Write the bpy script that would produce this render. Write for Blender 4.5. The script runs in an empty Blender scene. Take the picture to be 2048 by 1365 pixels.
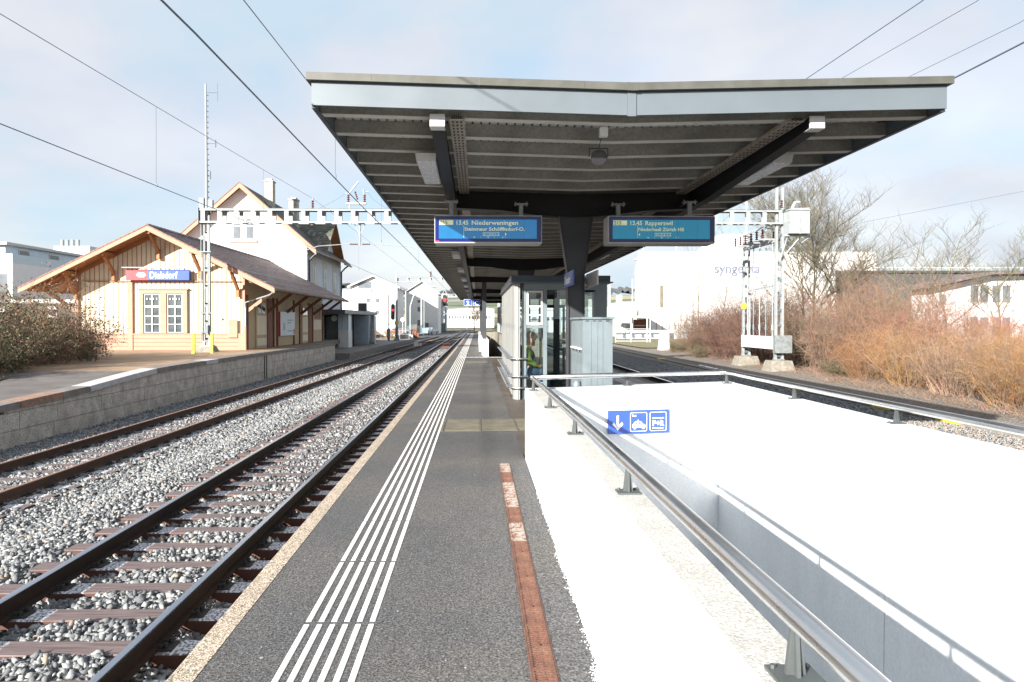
import bpy, bmesh, math, random
import numpy as np
from mathutils import Vector, Matrix, Euler

random.seed(7)
S = bpy.context.scene
COL = S.collection
R = math.radians

# ------------------------------------------------------------------ camera
cam_d = bpy.data.cameras.new("camera")
cam = bpy.data.objects.new("camera", cam_d)
COL.objects.link(cam)
cam.location = (0.0, 0.0, 1.75)
yaw, pitch = R(1.007), R(0.797)
cam.rotation_euler = (R(90) - pitch, 0.0, -yaw)
cam_d.sensor_width = 36.0
cam_d.lens = 24.0
cam_d.shift_x = (1024 - 979) / 2048.0
cam_d.shift_y = -(682.5 - 664) / 2048.0
cam_d.clip_start = 0.05
cam_d.clip_end = 6000
S.camera = cam

# ------------------------------------------------------------------ light
SUN_TO = Vector((-1.0, -1.2, 0.60)).normalized()
SUN_EL = math.asin(SUN_TO.z)
SUN_ROT = math.atan2(SUN_TO.x, SUN_TO.y)
w = bpy.data.worlds.new("World")
S.world = w
w.use_nodes = True
nt = w.node_tree
nt.nodes.clear()
N = nt.nodes.new
L = nt.links.new
wo = N("ShaderNodeOutputWorld")
bg = N("ShaderNodeBackground")
sky = N("ShaderNodeTexSky")
sky.sky_type = 'NISHITA'
sky.sun_disc = False
sky.sun_elevation = SUN_EL
sky.sun_rotation = SUN_ROT
sky.air_density = 1.0
sky.dust_density = 1.2
tc = N("ShaderNodeTexCoord")
sep = N("ShaderNodeSeparateXYZ")
L(tc.outputs["Generated"], sep.inputs[0])
zz = N("ShaderNodeMath"); zz.operation = 'MAXIMUM'; zz.inputs[1].default_value = 0.0
L(sep.outputs["Z"], zz.inputs[0])
za = N("ShaderNodeMath"); za.operation = 'ADD'; za.inputs[1].default_value = 0.32
L(zz.outputs[0], za.inputs[0])
dx = N("ShaderNodeMath"); dx.operation = 'DIVIDE'
dy = N("ShaderNodeMath"); dy.operation = 'DIVIDE'
L(sep.outputs["X"], dx.inputs[0]); L(za.outputs[0], dx.inputs[1])
L(sep.outputs["Y"], dy.inputs[0]); L(za.outputs[0], dy.inputs[1])
cmb = N("ShaderNodeCombineXYZ")
L(dx.outputs[0], cmb.inputs[0]); L(dy.outputs[0], cmb.inputs[1])
cmb.inputs[2].default_value = 3.7
cn = N("ShaderNodeTexNoise")
cn.inputs["Scale"].default_value = 1.35
cn.inputs["Detail"].default_value = 6
cn.inputs["Roughness"].default_value = 0.52
cn.inputs["Distortion"].default_value = 0.25
L(cmb.outputs[0], cn.inputs["Vector"])
cr = N("ShaderNodeValToRGB")
cr.color_ramp.elements[0].position = 0.38
cr.color_ramp.elements[0].color = (0.72, 0.72, 0.72, 1)
cr.color_ramp.elements[1].position = 0.62
cr.color_ramp.elements[1].color = (0.98, 0.98, 0.98, 1)
L(cn.outputs["Fac"], cr.inputs[0])
cn2 = N("ShaderNodeTexNoise")
cn2.inputs["Scale"].default_value = 2.1
cn2.inputs["Detail"].default_value = 4
L(cmb.outputs[0], cn2.inputs["Vector"])
cc = N("ShaderNodeValToRGB")          # cloud colour: grey lilac base to white top
cc.color_ramp.elements[0].position = 0.34
cc.color_ramp.elements[0].color = (2.42, 3.00, 3.50, 1)
cc.color_ramp.elements[1].position = 0.66
cc.color_ramp.elements[1].color = (3.38, 3.42, 3.60, 1)
_e = cc.color_ramp.elements.new(0.50); _e.color = (2.98, 3.12, 3.42, 1)
L(cn2.outputs["Fac"], cc.inputs[0])
SKYK = 0.085
sk = N("ShaderNodeMix"); sk.data_type = 'RGBA'; sk.blend_type = 'MULTIPLY'
sk.inputs[0].default_value = 1.0
sk.inputs[7].default_value = (1.0, 1.0, 1.0, 1)
L(sky.outputs[0], sk.inputs[6])
mx = N("ShaderNodeMix"); mx.data_type = 'RGBA'
hz_ = N("ShaderNodeMapRange"); hz_.inputs[1].default_value = 0.0; hz_.inputs[2].default_value = 0.22
hz_.inputs[3].default_value = 0.93; hz_.inputs[4].default_value = 0.0
L(zz.outputs[0], hz_.inputs[0])
hm = N("ShaderNodeMath"); hm.operation = 'MAXIMUM'
crb = N("ShaderNodeRGBToBW"); L(cr.outputs[0], crb.inputs[0])
L(crb.outputs[0], hm.inputs[0]); L(hz_.outputs[0], hm.inputs[1])
L(hm.outputs[0], mx.inputs[0])
L(sk.outputs[2], mx.inputs[6])
L(cc.outputs[0], mx.inputs[7])
L(mx.outputs[2], bg.inputs[0])
bg.inputs[1].default_value = SKYK
L(bg.outputs[0], wo.inputs[0])

sd = bpy.data.lights.new("sun", 'SUN')
sd.energy = 5.0
sd.angle = R(0.53)
sd.color = (1.0, 0.945, 0.87)
so = bpy.data.objects.new("sun", sd)
COL.objects.link(so)
so.rotation_euler = SUN_TO.to_track_quat('Z', 'Y').to_euler()
so.location = SUN_TO * 50

S.view_settings.view_transform = 'Standard'
S.view_settings.look = 'None'
S.view_settings.exposure = 1.6
S.view_settings.gamma = 1.0
S.view_settings.use_curve_mapping = False
S.cycles.max_bounces = 8
S.cycles.diffuse_bounces = 6

# ------------------------------------------------------------------ materials
MAT = {}
def mat(name, col, rough=0.7, metal=0.0, var=0.12, vs=3.0, col2=None, bump=0.0, bs=40.0,
        spec=0.5, stretch=(1, 1, 1), detail=4, lo=0.35, hi=0.65, cell=0.0, rvar=0.0,
        trans=0.0, alpha=1.0, emit=None, es=0.0, fine=0.0, fs=200.0, coat=0.0, world=False):
    m = bpy.data.materials.new(name)
    m.use_nodes = True
    t = m.node_tree
    b = t.nodes["Principled BSDF"]
    b.inputs["Roughness"].default_value = rough
    b.inputs["Metallic"].default_value = metal
    b.inputs["Specular IOR Level"].default_value = spec
    if coat: b.inputs["Coat Weight"].default_value = coat
    c = (*col, 1)
    if trans: b.inputs["Transmission Weight"].default_value = trans
    if emit:
        b.inputs["Emission Color"].default_value = (*emit, 1)
        b.inputs["Emission Strength"].default_value = es
    n, l = t.nodes.new, t.links.new
    if world:
        g = n("ShaderNodeNewGeometry"); vec = g.outputs["Position"]
    else:
        tcn = n("ShaderNodeTexCoord"); vec = tcn.outputs["Object"]
    mp = n("ShaderNodeMapping")
    mp.inputs["Scale"].default_value = stretch
    l(vec, mp.inputs[0])
    ns = n("ShaderNodeTexNoise")
    ns.inputs["Scale"].default_value = vs
    ns.inputs["Detail"].default_value = detail
    ns.inputs["Roughness"].default_value = 0.6
    l(mp.outputs[0], ns.inputs["Vector"])
    rp = n("ShaderNodeValToRGB")
    rp.color_ramp.elements[0].position = lo
    rp.color_ramp.elements[1].position = hi
    a = col2 if col2 else tuple(max(0, x * (1 - var)) for x in col)
    bb = col if col2 else tuple(x * (1 + var) for x in col)
    rp.color_ramp.elements[0].color = (*a, 1)
    rp.color_ramp.elements[1].color = (*bb, 1)
    l(ns.outputs["Fac"], rp.inputs[0])
    out = rp.outputs[0]
    if cell:
        vo = n("ShaderNodeTexVoronoi"); vo.inputs["Scale"].default_value = fs
        l(vec, vo.inputs["Vector"])
        hs = n("ShaderNodeMix"); hs.data_type = 'RGBA'; hs.blend_type = 'OVERLAY'
        hs.inputs[0].default_value = cell
        bw = n("ShaderNodeRGBToBW"); l(vo.outputs["Color"], bw.inputs[0])
        l(out, hs.inputs[6]); l(bw.outputs[0], hs.inputs[7])
        out = hs.outputs[2]
    if fine:
        nf = n("ShaderNodeTexNoise"); nf.inputs["Scale"].default_value = fs
        nf.inputs["Detail"].default_value = 2
        l(vec, nf.inputs["Vector"])
        mr = n("ShaderNodeMapRange"); mr.inputs[1].default_value = 0.3; mr.inputs[2].default_value = 0.7
        mr.inputs[3].default_value = 1 - fine; mr.inputs[4].default_value = 1 + fine
        l(nf.outputs["Fac"], mr.inputs[0])
        mm = n("ShaderNodeMix"); mm.data_type = 'RGBA'; mm.blend_type = 'MULTIPLY'
        mm.inputs[0].default_value = 1
        l(out, mm.inputs[6]); l(mr.outputs[0], mm.inputs[7])
        out = mm.outputs[2]
    l(out, b.inputs["Base Color"])
    if rvar:
        mr = n("ShaderNodeMapRange"); mr.inputs[1].default_value = 0.3; mr.inputs[2].default_value = 0.7
        mr.inputs[3].default_value = max(0.02, rough - rvar); mr.inputs[4].default_value = min(1, rough + rvar)
        l(ns.outputs["Fac"], mr.inputs[0]); l(mr.outputs[0], b.inputs["Roughness"])
    if bump:
        nb = n("ShaderNodeTexNoise"); nb.inputs["Scale"].default_value = bs
        nb.inputs["Detail"].default_value = 4
        l(mp.outputs[0], nb.inputs["Vector"])
        bp = n("ShaderNodeBump"); bp.inputs["Strength"].default_value = bump
        bp.inputs["Distance"].default_value = 0.01
        l(nb.outputs["Fac"], bp.inputs["Height"]); l(bp.outputs[0], b.inputs["Normal"])
    MAT[name] = m
    return m

def glass(name, tint=(0.82, 0.9, 0.88), rough=0.0, refl=0.12):
    """thin architectural glass: transparent with fresnel reflection"""
    m = bpy.data.materials.new(name); m.use_nodes = True
    t = m.node_tree; t.nodes.clear(); n, l = t.nodes.new, t.links.new
    o = n("ShaderNodeOutputMaterial"); mix = n("ShaderNodeMixShader")
    tr = n("ShaderNodeBsdfTransparent"); tr.inputs[0].default_value = (*tint, 1)
    gl = n("ShaderNodeBsdfGlossy"); gl.inputs["Roughness"].default_value = rough
    lw = n("ShaderNodeLayerWeight"); lw.inputs[0].default_value = 0.35
    ad = n("ShaderNodeMath"); ad.operation = 'MULTIPLY_ADD'
    ad.inputs[1].default_value = 0.7; ad.inputs[2].default_value = refl
    l(lw.outputs["Fresnel"], ad.inputs[0]); l(ad.outputs[0], mix.inputs[0])
    l(tr.outputs[0], mix.inputs[1]); l(gl.outputs[0], mix.inputs[2]); l(mix.outputs[0], o.inputs[0])
    MAT[name] = m
    return m

mat("asphalt", (0.096, 0.090, 0.084), 0.75, vs=0.55, col2=(0.072, 0.074, 0.078), fine=0.75, fs=75, cell=0.5, bump=0.6, bs=110, rvar=0.18, detail=5)
mat("wet_asphalt", (0.088, 0.072, 0.060), 0.5, vs=0.9, var=0.25, fine=0.55, fs=150, bump=0.4, bs=150, rvar=0.2, stretch=(0.5, 1.6, 1))
mat("path_asphalt", (0.11, 0.10, 0.095), 0.85, vs=1.2, var=0.2, fine=0.35, fs=90, bump=0.2, bs=90)
mat("forecourt", (0.34, 0.235, 0.15), 0.75, vs=0.8, var=0.2, fine=0.25, fs=60, col2=(0.22, 0.155, 0.10), stretch=(0.5, 1.5, 1))
mat("coping_gravel", (0.36, 0.30, 0.235), 0.85, vs=4, var=0.1, cell=0.9, fs=110, bump=0.8, bs=110)
mat("guide_white", (0.80, 0.79, 0.75), 0.6, vs=9, var=0.05, fine=0.08, fs=300, bump=0.2, bs=200)
mat("cover_concrete", (0.15, 0.135, 0.10), 0.8, vs=3, var=0.2, fine=0.2, fs=120, bump=0.2, bs=100)
mat("rust_iron", (0.155, 0.075, 0.048), 0.75, vs=7, col2=(0.095, 0.04, 0.028), bump=0.4, bs=60, fine=0.35, fs=90)
mat("frosted_iron", (0.27, 0.235, 0.21), 0.8, vs=18, col2=(0.15, 0.07, 0.045), fine=0.3, fs=90, lo=0.42, hi=0.52)
mat("white_concrete", (0.655, 0.68, 0.70), 0.75, vs=2.5, var=0.05, bump=0.25, bs=25, fine=0.06, fs=35, stretch=(1, 1, 0.4))
mat("top_concrete", (0.42, 0.415, 0.39), 0.8, vs=5, var=0.08, fine=0.30, fs=120, bump=0.35, bs=110)
mat("snow", (0.86, 0.88, 0.92), 0.6, vs=8, var=0.04, bump=0.6, bs=60)
mat("steel_tube", (0.72, 0.72, 0.71), 0.30, metal=1.0, vs=6, var=0.06, rvar=0.05, stretch=(1, 0.3, 1))
mat("galvanised", (0.30, 0.33, 0.34), 0.5, metal=0.55, vs=6, var=0.15)
mat("post_grey", (0.095, 0.108, 0.11), 0.5, metal=0.3, vs=6, var=0.1)
mat("rail_side_dark", (0.008, 0.0065, 0.006), 0.6, spec=0.25, metal=0.0, vs=3, col2=(0.035, 0.02, 0.014), stretch=(1, 0.3, 1), fine=0.3)
mat("rail_side_rust", (0.085, 0.042, 0.026), 0.75, vs=3, col2=(0.04, 0.024, 0.018), stretch=(1, 0.3, 1), fine=0.3)
mat("rail_head", (0.42, 0.45, 0.50), 0.24, metal=1.0, vs=3, var=0.12, stretch=(6, 0.2, 1))
mat("rail_head_rust", (0.30, 0.175, 0.13), 0.5, metal=0.35, vs=4, var=0.2, stretch=(6, 0.3, 1))
mat("clip_dark", (0.02, 0.018, 0.017), 0.7, vs=10, var=0.3)
mat("ballast_base", (0.075, 0.08, 0.085), 0.9, vs=30, col2=(0.025, 0.027, 0.03), bump=1.0, bs=22, fine=0.6, fs=30, lo=0.4, hi=0.6, cell=0.8)
mat("stone_light", (0.235, 0.243, 0.245), 0.9, vs=14, var=0.3, fine=0.2, fs=90)
mat("stone_dark", (0.115, 0.122, 0.13), 0.9, vs=14, var=0.3, fine=0.2, fs=90)
mat("stone_warm", (0.27, 0.22, 0.175), 0.9, vs=14, var=0.25, fine=0.2, fs=90)
mat("gravel_ground", (0.20, 0.17, 0.14), 0.95, vs=12, col2=(0.10, 0.09, 0.08), bump=0.9, bs=18, fine=0.5, fs=22, cell=0.6)
mat("earth", (0.15, 0.11, 0.075), 0.95, vs=0.6, col2=(0.085, 0.085, 0.04), bump=0.6, bs=8, fine=0.4, fs=14, detail=8)
mat("grass", (0.13, 0.14, 0.055), 0.95, vs=0.9, col2=(0.16, 0.13, 0.07), bump=0.6, bs=9, fine=0.4, fs=20, detail=7)
mat("field_green", (0.10, 0.125, 0.075), 0.95, vs=0.012, col2=(0.16, 0.15, 0.11), detail=3, lo=0.45, hi=0.55)
mat("forest", (0.085, 0.09, 0.085), 0.95, vs=0.05, col2=(0.045, 0.055, 0.06), stretch=(1, 1, 0.4), detail=8, fine=0.5, fs=0.3)
mat("wall_block", (0.52, 0.49, 0.44), 0.9, vs=3.0, col2=(0.33, 0.30, 0.27), bump=1.0, bs=22, fine=0.35, fs=30, stretch=(1, 1, 0.8), detail=8, world=True)
mat("wall_mortar", (0.13, 0.125, 0.12), 0.95)
mat("cope_dark", (0.17, 0.155, 0.145), 0.85, vs=4, var=0.2, bump=0.5, bs=40, fine=0.3, fs=60)
mat("cope_red", (0.24, 0.15, 0.11), 0.85, vs=4, var=0.2, bump=0.5, bs=40, fine=0.3, fs=60)
mat("cope_light", (0.40, 0.40, 0.41), 0.8, vs=4, var=0.1, bump=0.4, bs=40, fine=0.35, fs=60)
mat("fascia_blue", (0.125, 0.150, 0.170), 0.45, metal=0.2, vs=1.2, var=0.04, rvar=0.05)
mat("flashing", (0.098, 0.098, 0.090), 0.55, metal=0.2, vs=3, col2=(0.07, 0.072, 0.060))
mat("dark_trim", (0.045, 0.065, 0.085), 0.45, metal=0.3, vs=4, var=0.1)
mat("joist_grey", (0.29, 0.285, 0.262), 0.75, vs=2.2, col2=(0.185, 0.18, 0.165), fine=0.15, fs=30, stretch=(0.6, 1, 1))
mat("deck_grey", (0.42, 0.41, 0.38), 0.6, vs=3, var=0.12)
mat("deck_gap", (0.03, 0.03, 0.03), 0.8)
mat("beam_black", (0.010, 0.010, 0.012), 0.5, spec=0.25, vs=2, var=0.25, fine=0.15, fs=20)
mat("column_grey", (0.040, 0.043, 0.05), 0.5, spec=0.35, vs=2, var=0.1)
mat("tray_metal", (0.36, 0.31, 0.26), 0.55, metal=0.5, vs=14, var=0.25)
mat("white_metal", (0.55, 0.56, 0.56), 0.5, vs=5, var=0.06)
mat("lamp_box", (0.46, 0.47, 0.46), 0.5, vs=6, var=0.1)
mat("lamp_lens", (0.62, 0.66, 0.72), 0.15, vs=40, var=0.3, spec=0.8)
mat("sign_navy", (0.010, 0.014, 0.115), 0.12, vs=4, var=0.05)
mat("lcd_blue", (0.010, 0.085, 0.19), 0.12, vs=1.2, var=0.18, emit=(0.006, 0.055, 0.13), es=0.7)
mat("lcd_teal", (0.005, 0.09, 0.15), 0.12, vs=1.2, var=0.18, emit=(0.003, 0.065, 0.11), es=0.7)
mat("lcd_text", (0.66, 0.66, 0.42), 0.5, emit=(0.62, 0.64, 0.42), es=0.12)
mat("lcd_dark", (0.02, 0.03, 0.09), 0.4)
mat("sign_grey", (0.40, 0.40, 0.39), 0.45, vs=4, var=0.06)
mat("sign_blue", (0.028, 0.075, 0.34), 0.35, vs=3, var=0.05)
mat("sign_red", (0.45, 0.035, 0.045), 0.35, vs=3, var=0.05)
mat("sign_white", (0.82, 0.82, 0.82), 0.5)
mat("speaker_black", (0.018, 0.018, 0.02), 0.45)
mat("shelter_frame", (0.095, 0.11, 0.13), 0.45, metal=0.2, vs=3, var=0.05)
mat("shelter_panel", (0.22, 0.225, 0.22), 0.55, metal=0.2, vs=3, var=0.1, stretch=(3, 3, 0.3))
mat("cabinet_grey", (0.155, 0.192, 0.212), 0.5, metal=0.15, vs=2.2, var=0.09, stretch=(1, 1, 1), fine=0.04, fs=40)
glass("shelter_glass", (0.90, 0.95, 0.94), refl=0.05)
glass("far_glass", (0.55, 0.62, 0.65), refl=0.25)
mat("window_dark", (0.07, 0.085, 0.09), 0.1, spec=0.8, vs=2, var=0.3)
mat("window_grey", (0.13, 0.15, 0.17), 0.15, spec=0.7, vs=1, var=0.2)
mat("cream_wood", (0.62, 0.56, 0.43), 0.75, vs=3, var=0.05, stretch=(1, 1, 0.15), fine=0.06, fs=30)
mat("salmon_wood", (0.36, 0.215, 0.15), 0.75, vs=3, var=0.06, stretch=(0.3, 1, 1), fine=0.06, fs=30)
mat("orange_wood", (0.32, 0.14, 0.055), 0.7, vs=3, var=0.12, fine=0.1, fs=30)
mat("brown_wood", (0.16, 0.065, 0.038), 0.7, vs=3, var=0.12, fine=0.1, fs=30)
mat("tan_wood", (0.42, 0.33, 0.21), 0.75, vs=3, var=0.1, stretch=(3, 3, 0.3))
mat("tile_brown", (0.20, 0.15, 0.15), 0.55, vs=2.1, col2=(0.095, 0.075, 0.08), fine=0.35, fs=9, lo=0.4, hi=0.6)
mat("tile_red", (0.24, 0.10, 0.075), 0.65, vs=5, col2=(0.14, 0.075, 0.065), fine=0.3, fs=9)
mat("tile_dark", (0.06, 0.065, 0.065), 0.6, vs=5, col2=(0.035, 0.04, 0.04), fine=0.3, fs=9)
mat("tile_green", (0.10, 0.12, 0.075), 0.7, vs=1.5, col2=(0.05, 0.06, 0.045), fine=0.3, fs=9)
mat("gutter_green", (0.06, 0.075, 0.07), 0.45, metal=0.4)
mat("gutter_dark", (0.03, 0.045, 0.055), 0.4, metal=0.3)
mat("plaster_white", (0.66, 0.66, 0.655), 0.85, vs=1.2, var=0.03, bump=0.1, bs=40)
mat("plaster_cool", (0.50, 0.54, 0.58), 0.85, vs=1.2, var=0.03)
mat("plaster_pink", (0.36, 0.30, 0.30), 0.85, vs=1.2, var=0.03)
mat("plaster_green", (0.33, 0.37, 0.33), 0.85, vs=1.2, var=0.03)
mat("stucco_stone", (0.42, 0.42, 0.42), 0.9, vs=4, var=0.2, bump=0.5, bs=8, fine=0.3, fs=6)
mat("trim_stone", (0.50, 0.46, 0.38), 0.85, vs=4, var=0.06)
mat("chimney", (0.36, 0.35, 0.32), 0.9, vs=2, var=0.2)
mat("mast_white", (0.27, 0.295, 0.305), 0.55, metal=0.1, vs=3, var=0.1)
mat("mast_grey", (0.13, 0.16, 0.175), 0.5, metal=0.3, vs=3, var=0.1)
mat("insulator", (0.10, 0.03, 0.03), 0.3, vs=8, var=0.1)
mat("wire", (0.10, 0.13, 0.19), 0.5, metal=0.4)
mat("yellow_paint", (0.52, 0.44, 0.04), 0.6, vs=6, var=0.12)
mat("old_concrete", (0.20, 0.185, 0.155), 0.9, vs=5, var=0.2, bump=0.5, bs=20)
mat("grey_wall", (0.055, 0.062, 0.07), 0.8, vs=0.4, var=0.05)
mat("metal_sheet", (0.36, 0.43, 0.50), 0.35, metal=0.6, vs=2, var=0.08)
mat("chrome_sheet", (0.45, 0.47, 0.49), 0.12, metal=1.0, bump=0.25, bs=1.2)
mat("dark_metal", (0.03, 0.035, 0.045), 0.45, metal=0.3)
mat("lamp_red", (0.5, 0.02, 0.02), 0.4, emit=(1.0, 0.06, 0.05), es=0.45)
mat("void_shade", (0.004, 0.004, 0.005), 0.9)  # darkness of the far stair opening, put into the colour
mat("skin", (0.52, 0.30, 0.22), 0.6, vs=20, var=0.06)
mat("hair_grey", (0.14, 0.11, 0.095), 0.8, vs=40, var=0.3)
mat("jacket_green", (0.30, 0.42, 0.06), 0.8, vs=14, var=0.12, bump=0.5, bs=25)
mat("jacket_dark", (0.03, 0.045, 0.05), 0.8, vs=14, var=0.12)
mat("denim", (0.07, 0.13, 0.22), 0.9, vs=30, var=0.15)
mat("shoe_black", (0.02, 0.02, 0.02), 0.6)
mat("blue_plastic", (0.02, 0.18, 0.75), 0.4)
mat("orange_paint", (0.85, 0.22, 0.03), 0.5)
mat("twig_red", (0.30, 0.150, 0.115), 0.85, vs=1.1, col2=(0.20, 0.125, 0.085), lo=0.4, hi=0.6)
mat("twig_brown", (0.23, 0.16, 0.10), 0.85, vs=1.1, col2=(0.14, 0.11, 0.07), lo=0.4, hi=0.6)
mat("twig_ochre", (0.34, 0.19, 0.075), 0.85, vs=1.1, col2=(0.28, 0.135, 0.065), lo=0.4, hi=0.6)
mat("twig_tan", (0.31, 0.215, 0.15), 0.85, vs=1.1, col2=(0.19, 0.13, 0.095), lo=0.4, hi=0.6)
mat("twig_grey", (0.155, 0.13, 0.105), 0.9, vs=1.1, col2=(0.135, 0.125, 0.075), lo=0.4, hi=0.6)
mat("bark", (0.12, 0.105, 0.075), 0.9, vs=3, col2=(0.15, 0.16, 0.06), bump=0.6, bs=20)
mat("leaf_green", (0.085, 0.11, 0.045), 0.6, vs=2, col2=(0.05, 0.065, 0.03))
mat("leaf_brown", (0.19, 0.12, 0.07), 0.8, vs=2, col2=(0.11, 0.07, 0.045))
mat("conifer", (0.085, 0.11, 0.03), 0.8, vs=2, col2=(0.05, 0.07, 0.025))
mat("dry_grass", (0.20, 0.135, 0.085), 0.9, vs=2, var=0.2)
mat("car_red", (0.45, 0.04, 0.04), 0.25, coat=0.5)
mat("car_grey", (0.20, 0.26, 0.34), 0.25, coat=0.5)
mat("rubber", (0.02, 0.02, 0.02), 0.8)
mat("faint_text", (0.15, 0.18, 0.28), 0.8)
mat("faint_leaf", (0.16, 0.33, 0.22), 0.8)
mat("poster", (0.42, 0.52, 0.58), 0.4, vs=2, var=0.03)
mat("poster_ink", (0.22, 0.25, 0.27), 0.6)
mat("poster_red", (0.55, 0.12, 0.10), 0.6)
mat("solid_fence", (0.10, 0.13, 0.13), 0.8, vs=3, var=0.2)

mat("twig_crimson", (0.31, 0.13, 0.105), 0.85, vs=1.1, col2=(0.24, 0.12, 0.09), lo=0.4, hi=0.6)
for _n in ("twig_red", "twig_brown", "twig_ochre", "twig_tan", "twig_crimson"):     # every shrub has a tone of its own
    _t = MAT[_n].node_tree; _b = _t.nodes["Principled BSDF"]; _src = _b.inputs["Base Color"].links[0].from_socket
    _oi = _t.nodes.new("ShaderNodeObjectInfo"); _hs = _t.nodes.new("ShaderNodeHueSaturation")
    _m1 = _t.nodes.new("ShaderNodeMapRange"); _m1.inputs[3].default_value = 0.70; _m1.inputs[4].default_value = 1.22
    _m2 = _t.nodes.new("ShaderNodeMapRange"); _m2.inputs[3].default_value = 0.488; _m2.inputs[4].default_value = 0.512
    _t.links.new(_oi.outputs["Random"], _m1.inputs[0]); _t.links.new(_oi.outputs["Random"], _m2.inputs[0])
    _t.links.new(_m1.outputs[0], _hs.inputs["Value"]); _t.links.new(_m2.outputs[0], _hs.inputs["Hue"])
    _t.links.new(_src, _hs.inputs["Color"]); _t.links.new(_hs.outputs[0], _b.inputs["Base Color"])

def sleeper_material():
    m = bpy.data.materials.new("sleeper_wood"); m.use_nodes = True
    t = m.node_tree; b = t.nodes["Principled BSDF"]; n, l = t.nodes.new, t.links.new
    tcn = n("ShaderNodeTexCoord")
    oi = n("ShaderNodeObjectInfo")
    ad = n("ShaderNodeVectorMath"); ad.operation = 'ADD'
    sc = n("ShaderNodeVectorMath"); sc.operation = 'SCALE'; sc.inputs[3].default_value = 37.0
    cx = n("ShaderNodeCombineXYZ"); l(oi.outputs["Random"], cx.inputs[0]); l(oi.outputs["Random"], cx.inputs[1])
    l(cx.outputs[0], sc.inputs[0]); l(tcn.outputs["Object"], ad.inputs[0]); l(sc.outputs[0], ad.inputs[1])
    mp = n("ShaderNodeMapping"); mp.inputs["Scale"].default_value = (1.2, 22, 8)
    l(ad.outputs[0], mp.inputs[0])
    ns = n("ShaderNodeTexNoise"); ns.inputs["Scale"].default_value = 2.0; ns.inputs["Detail"].default_value = 6
    l(mp.outputs[0], ns.inputs["Vector"])
    rp = n("ShaderNodeValToRGB")
    rp.color_ramp.elements[0].position = 0.35; rp.color_ramp.elements[0].color = (0.085, 0.062, 0.062, 1)
    rp.color_ramp.elements[1].position = 0.68; rp.color_ramp.elements[1].color = (0.19, 0.145, 0.14, 1)
    l(ns.outputs["Fac"], rp.inputs[0])
    # sides of the timber are redder than the weathered top
    sep = n("ShaderNodeSeparateXYZ"); l(tcn.outputs["Normal"], sep.inputs[0])
    top = n("ShaderNodeMath"); top.operation = 'GREATER_THAN'; top.inputs[1].default_value = 0.6
    l(sep.outputs["Z"], top.inputs[0])
    mx = n("ShaderNodeMix"); mx.data_type = 'RGBA'
    l(top.outputs[0], mx.inputs[0]); mx.inputs[6].default_value = (0.075, 0.030, 0.020, 1); l(rp.outputs[0], mx.inputs[7])
    # hoar frost lies on the boards beside the rails
    so_ = n("ShaderNodeSeparateXYZ"); l(tcn.outputs["Object"], so_.inputs[0])
    def band(c, wd):
        s = n("ShaderNodeMath"); s.operation = 'SUBTRACT'; l(so_.outputs["X"], s.inputs[0]); s.inputs[1].default_value = c
        a = n("ShaderNodeMath"); a.operation = 'ABSOLUTE'; l(s.outputs[0], a.inputs[0])
        r = n("ShaderNodeMapRange"); l(a.outputs[0], r.inputs[0]); r.inputs[1].default_value = wd; r.inputs[2].default_value = wd * 0.7
        return r.outputs[0]
    b1, b2 = band(-0.53, 0.13), band(1.02, 0.16)
    mxm = n("ShaderNodeMath"); mxm.operation = 'MAXIMUM'; l(b1, mxm.inputs[0]); l(b2, mxm.inputs[1])
    fn = n("ShaderNodeTexNoise"); fn.inputs["Scale"].default_value = 40; fn.inputs["Detail"].default_value = 4; l(ad.outputs[0], fn.inputs["Vector"])
    gt = n("ShaderNodeMapRange"); l(fn.outputs["Fac"], gt.inputs[0]); gt.inputs[1].default_value = 0.44; gt.inputs[2].default_value = 0.54
    fm = n("ShaderNodeMath"); fm.operation = 'MULTIPLY'; l(mxm.outputs[0], fm.inputs[0]); l(gt.outputs[0], fm.inputs[1])
    fm2 = n("ShaderNodeMath"); fm2.operation = 'MULTIPLY'; l(fm.outputs[0], fm2.inputs[0]); l(top.outputs[0], fm2.inputs[1])
    m2 = n("ShaderNodeMix"); m2.data_type = 'RGBA'
    l(fm2.outputs[0], m2.inputs[0]); l(mx.outputs[2], m2.inputs[6]); m2.inputs[7].default_value = (0.62, 0.66, 0.72, 1)
    l(m2.outputs[2], b.inputs["Base Color"])
    b.inputs["Roughness"].default_value = 0.62
    bp = n("ShaderNodeBump"); bp.inputs["Strength"].default_value = 0.5; bp.inputs["Distance"].default_value = 0.01
    l(ns.outputs["Fac"], bp.inputs["Height"]); l(bp.outputs[0], b.inputs["Normal"])
    MAT["sleeper_wood"] = m
sleeper_material()

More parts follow.
